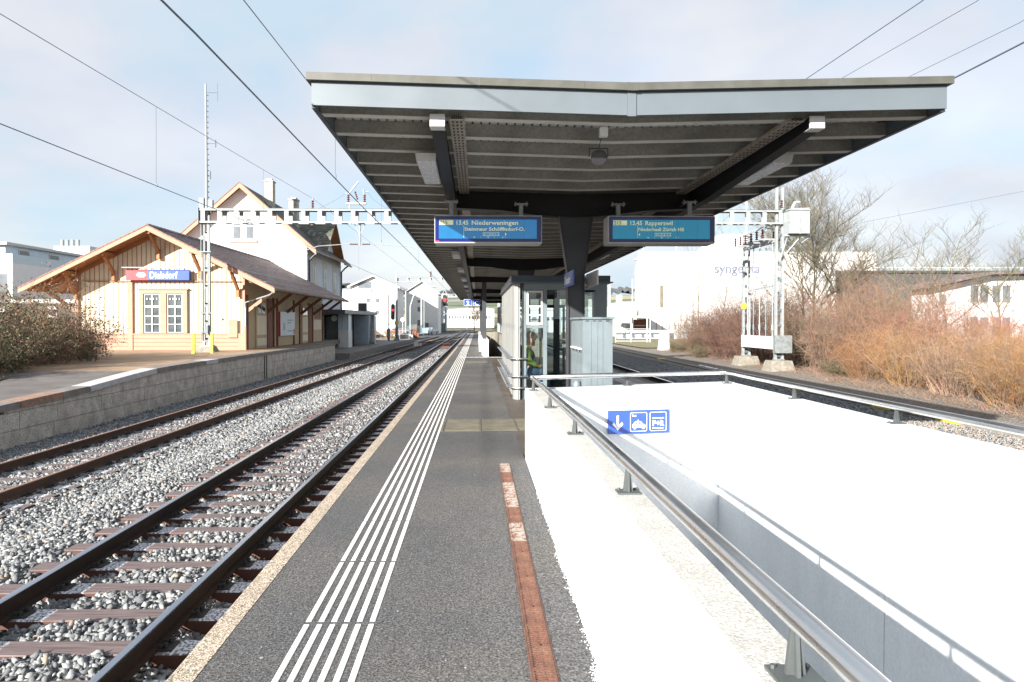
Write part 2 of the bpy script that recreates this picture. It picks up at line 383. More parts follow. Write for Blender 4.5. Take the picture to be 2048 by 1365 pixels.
# ------------------------------------------------------------------ mesh helpers
class MB:
    def __init__(s): s.v = []; s.f = []; s.m = []
    def add(s, vs, fs, mi=0):
        o = len(s.v); s.v += [tuple(x) for x in vs]
        s.f += [tuple(i + o for i in f) for f in fs]; s.m += [mi] * len(fs)
        return s
    def box(s, x0, x1, y0, y1, z0, z1, mi=0):
        return s.add([(x0,y0,z0),(x1,y0,z0),(x1,y1,z0),(x0,y1,z0),(x0,y0,z1),(x1,y0,z1),(x1,y1,z1),(x0,y1,z1)],
              [(0,3,2,1),(4,5,6,7),(0,1,5,4),(1,2,6,5),(2,3,7,6),(3,0,4,7)], mi)
    def hexa(s, p, mi=0):   # 8 corners, bottom 4 ccw then top 4
        return s.add(p, [(0,3,2,1),(4,5,6,7),(0,1,5,4),(1,2,6,5),(2,3,7,6),(3,0,4,7)], mi)
    def prism(s, pts, axis, a, b, mi=0):
        """extrude a 2D polygon along axis ('x','y','z') from a to b"""
        n = len(pts)
        def P(p, t):
            if axis == 'x': return (t, p[0], p[1])
            if axis == 'y': return (p[0], t, p[1])
            return (p[0], p[1], t)
        vs = [P(p, a) for p in pts] + [P(p, b) for p in pts]
        fs = [tuple(range(n))[::-1], tuple(range(n, 2 * n))] + [(i, (i + 1) % n, (i + 1) % n + n, i + n) for i in range(n)]
        return s.add(vs, fs, mi)
    def tube(s, pts, r, n=8, mi=0, caps=True):
        pts = [Vector(p) for p in pts]
        if not isinstance(r, (list, tuple)): r = [r] * len(pts)
        vs = []; fs = []
        t = (pts[1] - pts[0]).normalized()
        ref = Vector((0, 0, 1)) if abs(t.z) < 0.9 else Vector((1, 0, 0))
        u = t.cross(ref).normalized(); w_ = t.cross(u).normalized()
        for i, p in enumerate(pts):
            if i > 0:
                if i < len(pts) - 1: tn = ((pts[i + 1] - p).normalized() + (p - pts[i - 1]).normalized()).normalized()
                else: tn = (p - pts[i - 1]).normalized()
                u = (u - tn * u.dot(tn)).normalized(); w_ = tn.cross(u).normalized()
            for k in range(n):
                a = 2 * math.pi * k / n
                vs.append(p + (u * math.cos(a) + w_ * math.sin(a)) * r[i])
        for i in range(len(pts) - 1):
            for k in range(n):
                k2 = (k + 1) % n
                fs.append((i * n + k, i * n + k2, (i + 1) * n + k2, (i + 1) * n + k))
        if caps:
            fs.append(tuple(range(n))[::-1]); fs.append(tuple(range((len(pts) - 1) * n, len(pts) * n)))
        return s.add(vs, fs, mi)
    def bar(s, p0, p1, w_, h, mi=0, up=(0, 0, 1)):
        """rectangular bar between two points"""
        p0 = Vector(p0); p1 = Vector(p1); t = (p1 - p0).normalized(); up = Vector(up)
        if abs(t.dot(up)) > 0.95: up = Vector((0, 1, 0))
        sx = t.cross(up).normalized(); uz = sx.cross(t).normalized()
        c = [(-w_/2, -h/2), (w_/2, -h/2), (w_/2, h/2), (-w_/2, h/2)]
        vs = [p0 + sx * a + uz * b for a, b in c] + [p1 + sx * a + uz * b for a, b in c]
        return s.add(vs, [(0,1,2,3),(7,6,5,4),(0,4,5,1),(1,5,6,2),(2,6,7,3),(3,7,4,0)], mi)
    def mesh(s, name, mats, smooth=False, off=(0, 0, 0)):
        me = bpy.data.meshes.new(name)
        v = np.array(s.v, dtype=float).reshape(-1, 3) - np.array(off)
        me.from_pydata(v.tolist(), [], s.f)
        if not isinstance(mats, (list, tuple)): mats = [mats]
        for m_ in mats: me.materials.append(MAT[m_])
        if len(mats) > 1: me.polygons.foreach_set("material_index", s.m)
        if smooth: me.polygons.foreach_set("use_smooth", [True] * len(me.polygons))
        me.validate(); me.update()
        bm = bmesh.new(); bm.from_mesh(me); bmesh.ops.recalc_face_normals(bm, faces=bm.faces); bm.to_mesh(me); bm.free()
        return me

def wl(o):
    l_ = Vector(o.location)
    while o.parent: o = o.parent; l_ += Vector(o.location)
    return l_

def obj(name, mb, mats, parent=None, smooth=False, loc=None, label=None, kind=None):
    """link a mesh built in world coordinates; parented or with origin moved to loc"""
    if isinstance(mb, MB):
        off = (0, 0, 0)
        if parent is not None: off = wl(parent)
        elif loc is not None: off = loc
        me = mb.mesh(name, mats, smooth, off)
    else: me = mb
    o = bpy.data.objects.new(name, me); COL.objects.link(o)
    if parent is not None: o.parent = parent
    elif loc is not None: o.location = loc
    if label: o["label"] = label
    if kind: o["kind"] = kind
    return o

def inst(name, me, parent, loc, rotz=0, scale=None, kind=None, label=None):
    """share a mesh: loc in world coordinates"""
    o = bpy.data.objects.new(name, me); COL.objects.link(o)
    if parent is not None:
        o.parent = parent; o.location = Vector(loc) - wl(parent)
    else: o.location = loc
    o.rotation_euler = (0, 0, rotz)
    if scale: o.scale = scale
    if kind: o["kind"] = kind
    if label: o["label"] = label
    return o

def tag(o, label, cat, group=None):
    o["label"] = label; o["category"] = cat
    if group: o["group"] = group
    return o

def thing(name, loc, label, cat, group=None, rotz=0):
    o = bpy.data.objects.new(name, None); COL.objects.link(o)
    o.empty_display_size = 0.2
    o.location = loc; o.rotation_euler = (0, 0, rotz)
    return tag(o, label, cat, group)

def kids(o):
    return [c for c in COL.objects if c.parent == o]

def dup(o, loc, label=None, rotz=None, parent=None, scale=None):
    c = o.copy(); COL.objects.link(c)
    if parent is not None: c.parent = parent
    else:
        c.location = loc
        if rotz is not None: c.rotation_euler = (0, 0, rotz)
        if scale: c.scale = scale
        if label: c["label"] = label
    for ch in CH.get(o.name, []):
        d = dup(bpy.data.objects[ch], None, parent=c)
        CH.setdefault(c.name, []).append(d.name)
    return c
CH = {}
def note_children(root):
    CH[root.name] = [c.name for c in bpy.data.objects if c.parent == root]
    for c in list(CH[root.name]): note_children(bpy.data.objects[c])

_txt = {}
def text_mesh(name, body, size, m_, parent, loc, rot=(90, 0, 0), align='LEFT', bold=0.0, depth=0.002, sx=1.0, spacing=1.0):
    """flat lettering turned into a mesh; loc in world coordinates"""
    cu = bpy.data.curves.new(name, 'FONT'); cu.body = body; cu.size = size
    cu.align_x = align; cu.extrude = depth; cu.offset = bold; cu.space_character = spacing
    cu.resolution_u = 3
    tmp = bpy.data.objects.new("tmp", cu); COL.objects.link(tmp)
    bpy.context.view_layer.update()
    me = bpy.data.meshes.new_from_object(tmp.evaluated_get(bpy.context.evaluated_depsgraph_get()))
    COL.objects.unlink(tmp); bpy.data.objects.remove(tmp)
    me.materials.clear(); me.materials.append(MAT[m_]); me.name = name
    o = bpy.data.objects.new(name, me); COL.objects.link(o)
    if parent is not None:
        o.parent = parent; o.location = Vector(loc) - wl(parent)
    else: o.location = loc
    o.rotation_euler = [R(a) for a in rot]
    o.scale = (sx, 1, 1)
    return o
# ================================================================== SETTING
Z_R1 = -0.59; Z_R2 = -0.85
def sheet(name, pts, m_, kind='structure', nx=1):
    mb = MB(); mb.add(pts, [tuple(range(len(pts)))]); o = obj(name, mb, m_); o["kind"] = kind; return o

# ground sheet with the stair pits left out (ring of quads)
g = MB()
def gquad(mb, x0, x1, y0, y1, z): mb.add([(x0,y0,z),(x1,y0,z),(x1,y1,z),(x0,y1,z)], [(0,1,2,3)])
GZ = -1.45
for (a, b, c, d) in ((-2500, 0.0, -400, 3500), (4.4, 2500, -400, 3500), (0.0, 4.4, 11.0, 33.6), (0.0, 4.4, 60, 3500), (0, 4.4, -400, -4)):
    gquad(g, a, b, c, d, GZ)
o = obj("ground", g, "earth"); o["kind"] = 'structure'

# hills: fields rising to a wooded ridge
def hill(name, x0, x1, ybase, depth, hf, m_, n=120, nr=10):
    mb = MB(); vs = []; fs = []
    for j in range(nr + 1):
        for i in range(n + 1):
            x = x0 + (x1 - x0) * i / n; t = j / nr
            y = ybase + depth * t
            z = GZ + 0.3 + hf(x, t)
            vs.append((x, y, z))
    for j in range(nr):
        for i in range(n):
            a = j * (n + 1) + i
            fs.append((a, a + 1, a + n + 2, a + n + 1))
    mb.add(vs, fs); o = obj(name, mb, m_, smooth=True); o["kind"] = 'structure'; return o
def ridge(x):
    return 30 + 14 * math.exp(-((x + 190) / 160) ** 2) + 5 * math.exp(-((x - 230) / 120) ** 2) + 3 * math.sin(x * 0.013) + 2 * math.sin(x * 0.031 + 1)
hill("hills", -1800, 1800, 330, 520, lambda x, t: (t ** 1.25) * ridge(x) * 0.98, "field_green", n=160, nr=14)
def forest_h(x, t):
    return ridge(x) * 0.92 + 6 + t * 10 + 2.2 * math.sin(x * .37) * math.sin(x * .113 + 2) + 1.6 * math.sin(x * .71 + t * 9) + random.uniform(-1.3, 1.3)
hill("wooded_hills", -1800, 1800, 845, 120, forest_h, "forest", n=1400, nr=3)
# field strips with their own crops, lying on the slope
def slope_z(x, y): t = (y - 330) / 520; return GZ + 0.3 + (max(t, 0) ** 1.25) * ridge(x) * 0.98
mat("crop_pale", (0.30, 0.27, 0.17), 0.95, vs=0.02); mat("crop_green", (0.11, 0.15, 0.09), 0.95, vs=0.02); mat("crop_grey", (0.20, 0.23, 0.20), 0.95, vs=0.02)
k = 0
for (x0, x1, y0, y1, m_) in ((-120, 10, 560, 600, "crop_grey"), (-140, 30, 640, 690, "crop_green"), (-150, 20, 720, 780, "crop_grey"),
                             (90, 220, 480, 560, "crop_pale"), (90, 260, 600, 720, "crop_green"), (100, 300, 760, 830, "crop_pale"), (-100, 60, 440, 500, "crop_pale")):
    mb = MB(); n = 12; vs = []; fs = []
    for j in range(n + 1):
        for i in range(n + 1):
            x = x0 + (x1 - x0) * i / n; y = y0 + (y1 - y0) * j / n + (x - x0) * 0.08
            vs.append((x, y, slope_z(x, y) + 0.35))
    for j in range(n):
        for i in range(n):
            a = j * (n + 1) + i; fs.append((a, a + 1, a + n + 2, a + n + 1))
    mb.add(vs, fs); o = obj("field", mb, m_, smooth=True); o["kind"] = 'structure'

# ballast beds
b = MB()
def strip(mb, prof, ys, zoff=lambda x, y: 0, xoff=lambda y: 0):
    vs = []; fs = []; n = len(prof)
    for y in ys:
        for (x, z) in prof: vs.append((x + xoff(y), y, z + zoff(x, y)))
    for j in range(len(ys) - 1):
        for i in range(n - 1):
            a = j * n + i; fs.append((a, a + 1, a + n + 1, a + n))
    mb.add(vs, fs)
ys = [-4 + 4 * i for i in range(60)]
BED = [(-12.5, -1.22), (-10.6, -1.2), (-9.6, -1.08), (-9.2, -1.05), (-6.5, -1.05), (-6.1, -1.04), (-5.2, -0.83), (-4.75, -0.81), (-4.25, -0.83), (-3.95, -0.86), (-3.65, -0.82), (-3.35, -0.778), (-2.75, -0.778), (-2.5, -0.86), (-2.25, -0.92), (-1.9, -0.97), (-1.0, -1.0)]
strip(b, BED, ys)
BED3 = [(5.0, -0.80), (8.6, -0.78), (9.4, -0.95), (10.2, -0.98), (12.2, -0.98), (12.6, -0.96)]
strip(b, BED3, ys)
o = obj("ballast_bed", b, "ballast_base"); o["kind"] = 'structure'
b = MB(); strip(b, [(12.4, -0.95), (13.9, -0.92), (16.5, -0.80), (22, -0.75), (60, -0.75), (90, -1.0)], ys)
o = obj("verge_ground", b, "gravel_ground"); o["kind"] = 'structure'
b = MB(); strip(b, [(-70, 0.02), (-26, 0.02), (-22.5, 0.02)], [-4, 20, 36, 100, 220]); o = obj("yard_ground", b, "path_asphalt"); o["kind"] = 'structure'
b = MB(); gquad(b, 16, 60, 66, 100, -0.72); o = obj("lawn", b, "grass"); o["kind"] = 'structure'

def bed_z(x):
    for prof in (BED, BED3):
        for (a, b_) in zip(prof[:-1], prof[1:]):
            if a[0] <= x <= b_[0]: return a[1] + (b_[1] - a[1]) * (x - a[0]) / (b_[0] - a[0])
    return -1.0

# ------------------------------------------------ crushed stones (nobody could count them)
rng = np.random.default_rng(5)
def ico():
    p = (1 + 5 ** .5) / 2
    v = np.array([(-1,p,0),(1,p,0),(-1,-p,0),(1,-p,0),(0,-1,p),(0,1,p),(0,-1,-p),(0,1,-p),(p,0,-1),(p,0,1),(-p,0,-1),(-p,0,1)], float)
    v /= np.linalg.norm(v[0])
    f = np.array([(0,11,5),(0,5,1),(0,1,7),(0,7,10),(0,10,11),(1,5,9),(5,11,4),(11,10,2),(10,7,6),(7,1,8),(3,9,4),(3,4,2),(3,2,6),(3,6,8),(3,8,9),(4,9,5),(2,4,11),(6,2,10),(8,6,7),(9,8,1)])
    return v, f
def cube():
    v = np.array([(x, y, z) for x in (-1, 1) for y in (-1, 1) for z in (-1, 1)], float) * .62
    q = [(0,1,3,2),(4,6,7,5),(0,4,5,1),(2,3,7,6),(0,2,6,4),(1,5,7,3)]
    f = np.array([t for a in q for t in ((a[0], a[1], a[2]), (a[0], a[2], a[3]))])
    return v, f
def octa():
    v = np.array([(1,0,0),(-1,0,0),(0,1,0),(0,-1,0),(0,0,1),(0,0,-1)], float)
    f = np.array([(0,2,4),(2,1,4),(1,3,4),(3,0,4),(2,0,5),(1,2,5),(3,1,5),(0,3,5)])
    return v, f
def rot_mats(n):
    q = rng.normal(size=(n, 4)); q /= np.linalg.norm(q, axis=1)[:, None]
    a, b_, c, d = q.T
    return np.stack([np.stack([1-2*(c*c+d*d), 2*(b_*c-a*d), 2*(b_*d+a*c)], -1), np.stack([2*(b_*c+a*d), 1-2*(b_*b_+d*d), 2*(c*d-a*b_)], -1), np.stack([2*(b_*d-a*c), 2*(c*d+a*b_), 1-2*(b_*b_+c*c)], -1)], 1)
def stones(name, P, size, base, mats, probs, flat=0.7):
    n = len(P); bv, bf = base
    nv, nf = len(bv), len(bf)
    V = np.repeat(bv[None], n, 0) * (1 + rng.uniform(-.42, .42, (n, nv, 1)))
    V *= np.stack([rng.uniform(.7, 1.5, n), rng.uniform(.5, 1.1, n), rng.uniform(.4, .9, n)], -1)[:, None]
    V = np.einsum('nij,nvj->nvi', rot_mats(n), V)
    V *= (size * rng.uniform(.6, 1.35, n))[:, None, None]
    V[..., 2] *= flat + .2
    V += P[:, None]
    F = (bf[None] + (np.arange(n) * nv)[:, None, None]).reshape(-1, 3)
    me = bpy.data.meshes.new(name)
    me.vertices.add(n * nv); me.vertices.foreach_set("co", V.reshape(-1))
    nt_ = len(F); me.loops.add(nt_ * 3); me.loops.foreach_set("vertex_index", F.reshape(-1).astype(np.int32))
    me.polygons.add(nt_); me.polygons.foreach_set("loop_start", np.arange(0, nt_ * 3, 3, dtype=np.int32)); me.polygons.foreach_set("loop_total", np.full(nt_, 3, np.int32))
    for m_ in mats: me.materials.append(MAT[m_])
    mi = rng.choice(len(mats), size=n, p=probs)
    me.polygons.foreach_set("material_index", np.repeat(mi, nf).astype(np.int32))
    me.update(calc_edges=True)
    o = bpy.data.objects.new(name, me); COL.objects.link(o)
    o["kind"] = 'stuff'
    return o
def scatter(x0, x1, y0, y1, dens, zf, keep=None, zj=0.02):
    n = int((x1 - x0) * (y1 - y0) * dens)
    x = rng.uniform(x0, x1, n); y = rng.uniform(y0, y1, n)
    if keep is not None:
        k_ = keep(x, y); x, y = x[k_], y[k_]
    z = np.array([zf(a) for a in x]) + rng.uniform(-zj, zj, len(x))
    return np.stack([x, y, z], -1)
SLEEP0 = 2.30   # y of the first sleeper centre of the near track
def keep_sleepers(x, y):
    in1 = (x > -4.62) & (x < -1.90)
    f1 = np.abs(((y - SLEEP0 + .3) % .6) - .3) < 0.115
    in2 = (x > -9.2) & (x < -6.5)
    f2 = np.abs(((y - 0.2 + .3) % .6) - .3) < 0.10
    return ~((in1 & f1) | (in2 & f2))
smats = ["stone_light", "stone_dark", "stone_warm"]; pr = [.54, .43, .03]
P = scatter(-7.0, -1.6, 1.9, 8.6, 900, bed_z, keep_sleepers, .022)
P = P[P[:, 0] > -0.98 * P[:, 1] - 0.3]
h_ = len(P) // 3
stones("ballast", P[:h_], .033, ico(), smats, pr); stones("ballast", P[h_:], .034, cube(), smats, pr)
P = scatter(-10.9, -1.6, 6.5, 18, 620, bed_z, lambda x, y: keep_sleepers(x, y) & ((y > 8.6) | (x < -7.0)) & (x > -0.78 * y - .3), .02)
stones("ballast", P, .036, cube(), smats, pr)
P = scatter(-10.9, -1.6, 18, 34, 260, bed_z, keep_sleepers, .02)
stones("ballast", P, .050, octa(), smats, pr)
P = scatter(-10.9, -1.6, 34, 62, 90, bed_z, keep_sleepers, .02)
stones("ballast", P, .07, octa(), smats, pr)
P = scatter(8.0, 12.5, 12, 44, 240, bed_z, None, .02)
stones("ballast", P, .045, octa(), ["stone_dark", "stone_light"], [.45, .55])
P = scatter(10.0, 14.4, 12, 19, 250, lambda x: -0.93, None, .01)
stones("gravel", P, .03, octa(), ["stone_warm", "stone_light", "stone_dark"], [.45, .3, .25])

# ------------------------------------------------ tracks
def rail_profile(mb, x, z, pts, mi_side=0, mi_head=1):
    """vignole rail swept along pts [(dx, y)] ; z = top of the head"""
    prof = [(-.065,-.172),(.065,-.172),(.065,-.160),(.012,-.140),(.010,-.045),(.036,-.036),(.036,-.006),(.028,0),(-.028,0),(-.036,-.006),(-.036,-.036),(-.010,-.045),(-.012,-.140),(-.065,-.160)]
    n = len(prof); o0 = len(mb.v)
    for (dx_, y) in pts:
        for (a, c) in prof: mb.v.append((x + dx_ + a, y, z + c))
    for j in range(len(pts) - 1):
        for i in range(n):
            i2 = (i + 1) % n
            mb.f.append((o0 + j*n + i, o0 + j*n + i2, o0 + (j+1)*n + i2, o0 + (j+1)*n + i))
            mb.m.append(mi_head if i in (6, 7, 8) else mi_side)
    mb.f.append(tuple(o0 + i for i in range(n))); mb.m.append(mi_side)
sl = MB(); hw = 0.12
sl.prism([(-hw, -.14), (hw, -.14), (hw, -.008), (hw - .008, 0), (-hw + .008, 0), (-hw, -.008)], 'x', -1.30, 1.30)
sleeper_me = sl.mesh("sleeper", "sleeper_wood")
bp = MB()
bp.box(-.17, .17, -.08, .08, 0, .012)
for sx in (-1, 1):
    for sy in (-.045, .045):
        bp.tube([(sx*.115, sy, .01), (sx*.115, sy, .05)], .016, 6)
        bp.tube([(sx*.09, sy, .012), (sx*.105, sy, .035), (sx*.06, sy, .04), (sx*.075, sy, .02)], .009, 5)
plate_me = bp.mesh("base_plate", "clip_dark")

def track(label, xc, y0, y1, z, first, n_ind, n_plates, head, side, xf=lambda y: 0.0, n_all=170):
    t = thing("railway_track", (xc, first, z - .172), label, "railway track")
    pts = [(xf(y), y) for y in np.linspace(y0, y1, 40)]
    for s in (-.7525, .7525):
        mb = MB(); rail_profile(mb, xc + s, z, pts, 0, 1)
        obj("rail", mb, [side, head], t)
    far = MB()
    for i in range(n_all):
        y = first + .6 * i
        if y > y1: break
        zt = z - .176
        if i < n_ind:
            so_ = inst("sleeper", sleeper_me, t, (xc + xf(y), y, zt))
            so_.rotation_euler.z = random.uniform(-.006, .006)
            if i < n_plates:
                for s in (-.7525, .7525):
                    p = bpy.data.objects.new("base_plate", plate_me); COL.objects.link(p); p.parent = so_; p.location = (s, 0, 0.001)
        else:
            far.box(xc + xf(y) - 1.3, xc + xf(y) + 1.3, y - .12, y + .12, zt - .1, zt)
            for s in (-.7525, .7525): far.box(xc + xf(y) + s - .15, xc + xf(y) + s + .15, y - .07, y + .07, zt + .002, zt + .04)
    if far.v: obj("sleeper", far, "sleeper_wood", t, kind='stuff')
    return t
track("railway track with polished rails and wet brown sleepers along the near platform edge", -3.26, -2, 190, Z_R1, SLEEP0, 70, 36, "rail_head", "rail_side_dark")
x2 = lambda y: 0.0106 * (y - 12) + 0.000035 * max(0, y - 60) ** 2
track("railway track with rusty brown rails beside the old stone wall", -8.05, 5, 130, Z_R2, 5.0, 60, 40, "rail_head_rust", "rail_side_rust", x2)
track("railway track in shade on the far side of the waiting room", 6.85, 8, 190, Z_R1, 8.0, 60, 30, "rail_head", "rail_side_dark")
# crossover between the two left tracks
t = thing("crossover_track", (-7.0, 62, -1.0), "crossover rails curving between the two left tracks in the distance", "railway track")
def xo(y): s_ = min(1, max(0, (y - 60) / 62)); s_ = s_ * s_ * (3 - 2 * s_); return -7.5 + 4.25 * s_
def xz(y): s_ = min(1, max(0, (y - 60) / 62)); return Z_R2 + (Z_R1 - Z_R2) * s_
for s in (-.7525, .7525):
    mb = MB(); pts = np.linspace(60, 122, 24)
    prev = None
    for y0_, y1_ in zip(pts[:-1], pts[1:]):
        mb.bar((xo(y0_) + s, y0_, xz(y0_) - .07), (xo(y1_) + s, y1_, xz(y1_) - .07), .07, .15)
    obj("rail", mb, "rail_side_dark", t)

# ------------------------------------------------ island platform
plat = bpy.data.objects.new("island_platform", None); COL.objects.link(plat); plat["kind"] = 'structure'
XE0, XE1 = -1.53, 5.13
mb = MB()
mb.box(XE0 + .145, .603, -4, 110, -1.4, 0); mb.box(.6031, .6125, -4, 8.5, -.2, -.0005)
obj("platform_surface", mb, "asphalt", plat)
mb = MB()
mb.box(.604, 3.36, 9.10, 34.6, -1.4, -.001); mb.box(3.42, XE1 - .2, -4, 110, -1.4, 0); mb.box(3.361, 3.419, 9.1, 34.6, -1.4, -.001)
mb.box(.604, 3.36, 66, 110, -1.4, -.001)
obj("platform_surface", mb, "wet_asphalt", plat)
mb = MB()
mb.prism([(XE0, -.16), (XE0, -.012), (XE0 + .012, 0.0), (XE0 + .143, 0.003), (XE0 + .143, -.16)], 'y', -4, 110)
obj("coping_edge", mb, "coping_gravel", plat)
mb = MB(); mb.box(XE0 + .06, XE0 + .144, -4, 110, -1.4, -.161); obj("platform_wall", mb, "old_concrete", plat)
mb = MB(); mb.box(XE1 - .199, XE1, -4, 110, -1.2, 0.003); obj("coping_edge", mb, "cover_concrete", plat)
# guidance bars: six white ribs in one metre lengths
gb = MB(); gb.prism([(-.0145, 0), (-.0115, .004), (.0115, .004), (.0145, 0)], 'y', -.488, .488)
gb_me = gb.mesh("guide_bar", "guide_white")
far = MB()
cnt = 0
for iy in range(-2, 100):
    yc = 3.45 + iy * 1.02
    for ix in range(6):
        x = -1.005 + ix * .0745 + .018
        if iy < 40:
            o = inst("guide_bar", gb_me, plat, (x, yc, 0.001)); o.scale = (1.12, 1, 1)
        else: far.box(x - .016, x + .016, yc - .488, yc + .488, 0.001, .005)
obj("guide_bar", far, "guide_white", plat, kind='stuff')
gd = MB()
for iy in range(0, 40):
    x = 4.1
    gd.box(4.15, 4.2, 10 + iy, 10.95 + iy, .001, .005); gd.box(4.25, 4.3, 10 + iy, 10.95 + iy, .001, .005); gd.box(4.35, 4.4, 10 + iy, 10.95 + iy, .001, .005); gd.box(4.45, 4.5, 10 + iy, 10.95 + iy, .001, .005)
obj("guide_bar", gd, "guide_white", plat, kind='stuff')
# rows of studs in front of the far stair
gd = MB()
for i in range(34):
    x = -.86 + i * .062
    for yy in (34.0, 34.12, 34.24): gd.box(x - .017, x + .017, yy - .03, yy + .03, .001, .006)
obj("stud", gd, "guide_white", plat, kind='stuff')
# concrete cover slabs
for (x0, x1, y0, y1) in ((-.53, .055, 10.95, 12.25), (.075, .66, 11.0, 12.3), (.68, 1.27, 11.05, 12.35), (-.55, .45, 29.4, 30.6), (-.62, -.56, 10.95, 12.25)):
    mb = MB(); mb.box(x0, x1, y0, y1, -.05, .004); mb.box(x0 + .02, x1 - .02, y0 + .02, y1 - .02, .0045, .0065); obj("cover_slab", mb, "cover_concrete", plat)
# joint line along the ramp wall repair strip
mb = MB()
mb.box(.40, .60, -2, 8.42, .0005, .004); obj("repair_strip", mb, "asphalt", plat)
# snow left at the foot of the wall
sn = MB(); pts = []
yv = 1.5
prevw = .02
for i in range(210):
    y = 1.5 + i * .026
    wdt = (.028 + .060 * max(0, (4.1 - y) / 2.6)) * (0.75 + .5 * math.sin(y * 7.3) * math.sin(y * 3.1 + 1)) + .35 * prevw + random.uniform(-.010, .010) - .01
    prevw = max(0, min(.05, wdt * .3))
    if 3.85 < y < 4.05 or 4.45 < y < 4.6: wdt *= .3
    if y > 5.0: wdt *= max(.15, (6.9 - y) / 1.9)
    pts.append((y, max(.006, wdt)))
vs = []; fs = []
for y, wd in pts:
    for k_, (fx, fz) in enumerate(((0, .03), (.35, .024), (.7, .014), (1.0, .0045))):
        vs.append((.628 - fx * wd, y, fz * (.5 + wd * 5) if k_ < 3 else .0045))
for j in range(len(pts) - 1):
    for i in range(3): a = j * 4 + i; fs.append((a, a + 4, a + 5, a + 1))
sn.add(vs, fs); o = obj("snow", sn, "snow", smooth=True); o["kind"] = 'stuff'

gp = []
for (y, wd) in pts:
    for q in range(int(4 + 150 * wd)):
        gp.append((.622 - wd * .8 - abs(rng.normal()) * (.008 + wd * .16), y + rng.uniform(0, .026), .004))
stones("snow", np.array(gp), .0038, octa(), ["snow"], [1.0])
# scattered gum spots and bits of grit
mb = MB(); rq = random.Random(31)
for k_ in range(60):
    y = rq.uniform(2.5, 16); x = rq.uniform(-1.3, .55 if y < 8 else 2.5); r_ = rq.uniform(.004, .012)
    ring = [(x + r_ * rq.uniform(.6, 1.4) * math.cos(q * 1.047), y + r_ * rq.uniform(.6, 1.6) * math.sin(q * 1.047), .0015) for q in range(6)]
    mb.add(ring + [(x, y, .0045)], [(q, (q + 1) % 6, 6) for q in range(6)])
o = obj("grit", mb, "stone_light"); o["kind"] = 'stuff'
# ------------------------------------------------ drain channel
dr = thing("drain_channel", (.33, 5, 0), "rusty iron slotted drain channel set in the asphalt beside the white ramp wall", "drain")
def dxc(y): return .322 + (y - 3.3) * 0.0 
ch = MB(); ch.box(.262, .270, -1, 8.4, -.03, .008); ch.box(.392, .400, -1, 8.4, -.03, .008); ch.box(.270, .392, -1, 8.4, -.06, -.02)
obj("frame", ch, "rust_iron", dr)
gr = MB()
for k_ in range(20):
    yy = -.236 + k_ * .0248
    gr.box(-.050, .050, yy - .0055, yy + .0055, -.012, .010)
gr.box(-.060, -.048, -.248, .248, -.014, .011); gr.box(.048, .060, -.248, .248, -.014, .011)
gr.box(-.048, .048, -.248, -.236, -.014, .0112); gr.box(-.048, .048, .236, .248, -.014, .0112); gr.box(-.006, .006, -.236, .236, -.012, .0085)
gr.tube([(0, 0, .010), (0, 0, .016)], .008, 6)
g1 = gr.mesh("grating", "rust_iron"); g2 = gr.mesh("grating", "frosted_iron")
for i in range(18):
    y = -.35 + i * .5
    inst("grating", g2 if i in (12, 14, 15, 17) else g1, dr, (.331, y, 0.0))
# ================================================================== RAMP WALLS AND RAILING
wallt = thing("stair_parapet", (.62, 8.5, 0), "white concrete walls around the stairway going down beside the camera", "wall")
def wall_prism(pts_bottom_outer, zt): pass
mb = MB()
# left wall, chamfered outer arris, runs towards and past the camera
mb.prism([(.612, -3.2), (.612, .865), (.655, .903), (.822, .903), (.822, -3.2)], 'y', -4, 8.50)
# far wall, slightly oblique
fx0, fy0, fx1, fy1 = .612, 8.503, 3.42, 9.05
mb.add([(fx0, fy0, -3.2), (fx1, fy1 - .25 + .22, -3.2), (fx1, fy1 + .22, -3.2), (fx0, fy0 + .24, -3.2),
        (fx0, fy0, .903), (fx1, fy1 - .25 + .22, .95), (fx1, fy1 + .22, .95), (fx0, fy0 + .24, .903)],
       [(0,3,2,1),(4,5,6,7),(0,1,5,4),(1,2,6,5),(2,3,7,6),(3,0,4,7)])
o = obj("wall_body", mb, "white_concrete", wallt)
rw = MB()
for (a, b_) in ((-4, 5.28), (5.292, 9.0)):
    rw.prism([(3.20, -3.2), (3.20, .93), (3.225, .945), (3.42, .945), (3.42, -3.2)], 'y', a, b_)
obj("wall_body", rw, "white_concrete", wallt)
# rough sawn tops
mb = MB(); mb.box(.668, .8195, -4, 8.45, .9032, .9055); obj("wall_top", mb, "top_concrete", wallt)
st = MB()
for i in range(16): st.box(.85, 3.19, 1.0 - i * .3 + 5.2 - .3, 1.0 - i * .3 + 5.2, -3.19, -3.0 + i * 0.0)
st.box(.85, 3.19, -4, 9, -3.25, -3.195)
obj("stair_floor", st, "white_concrete", wallt)
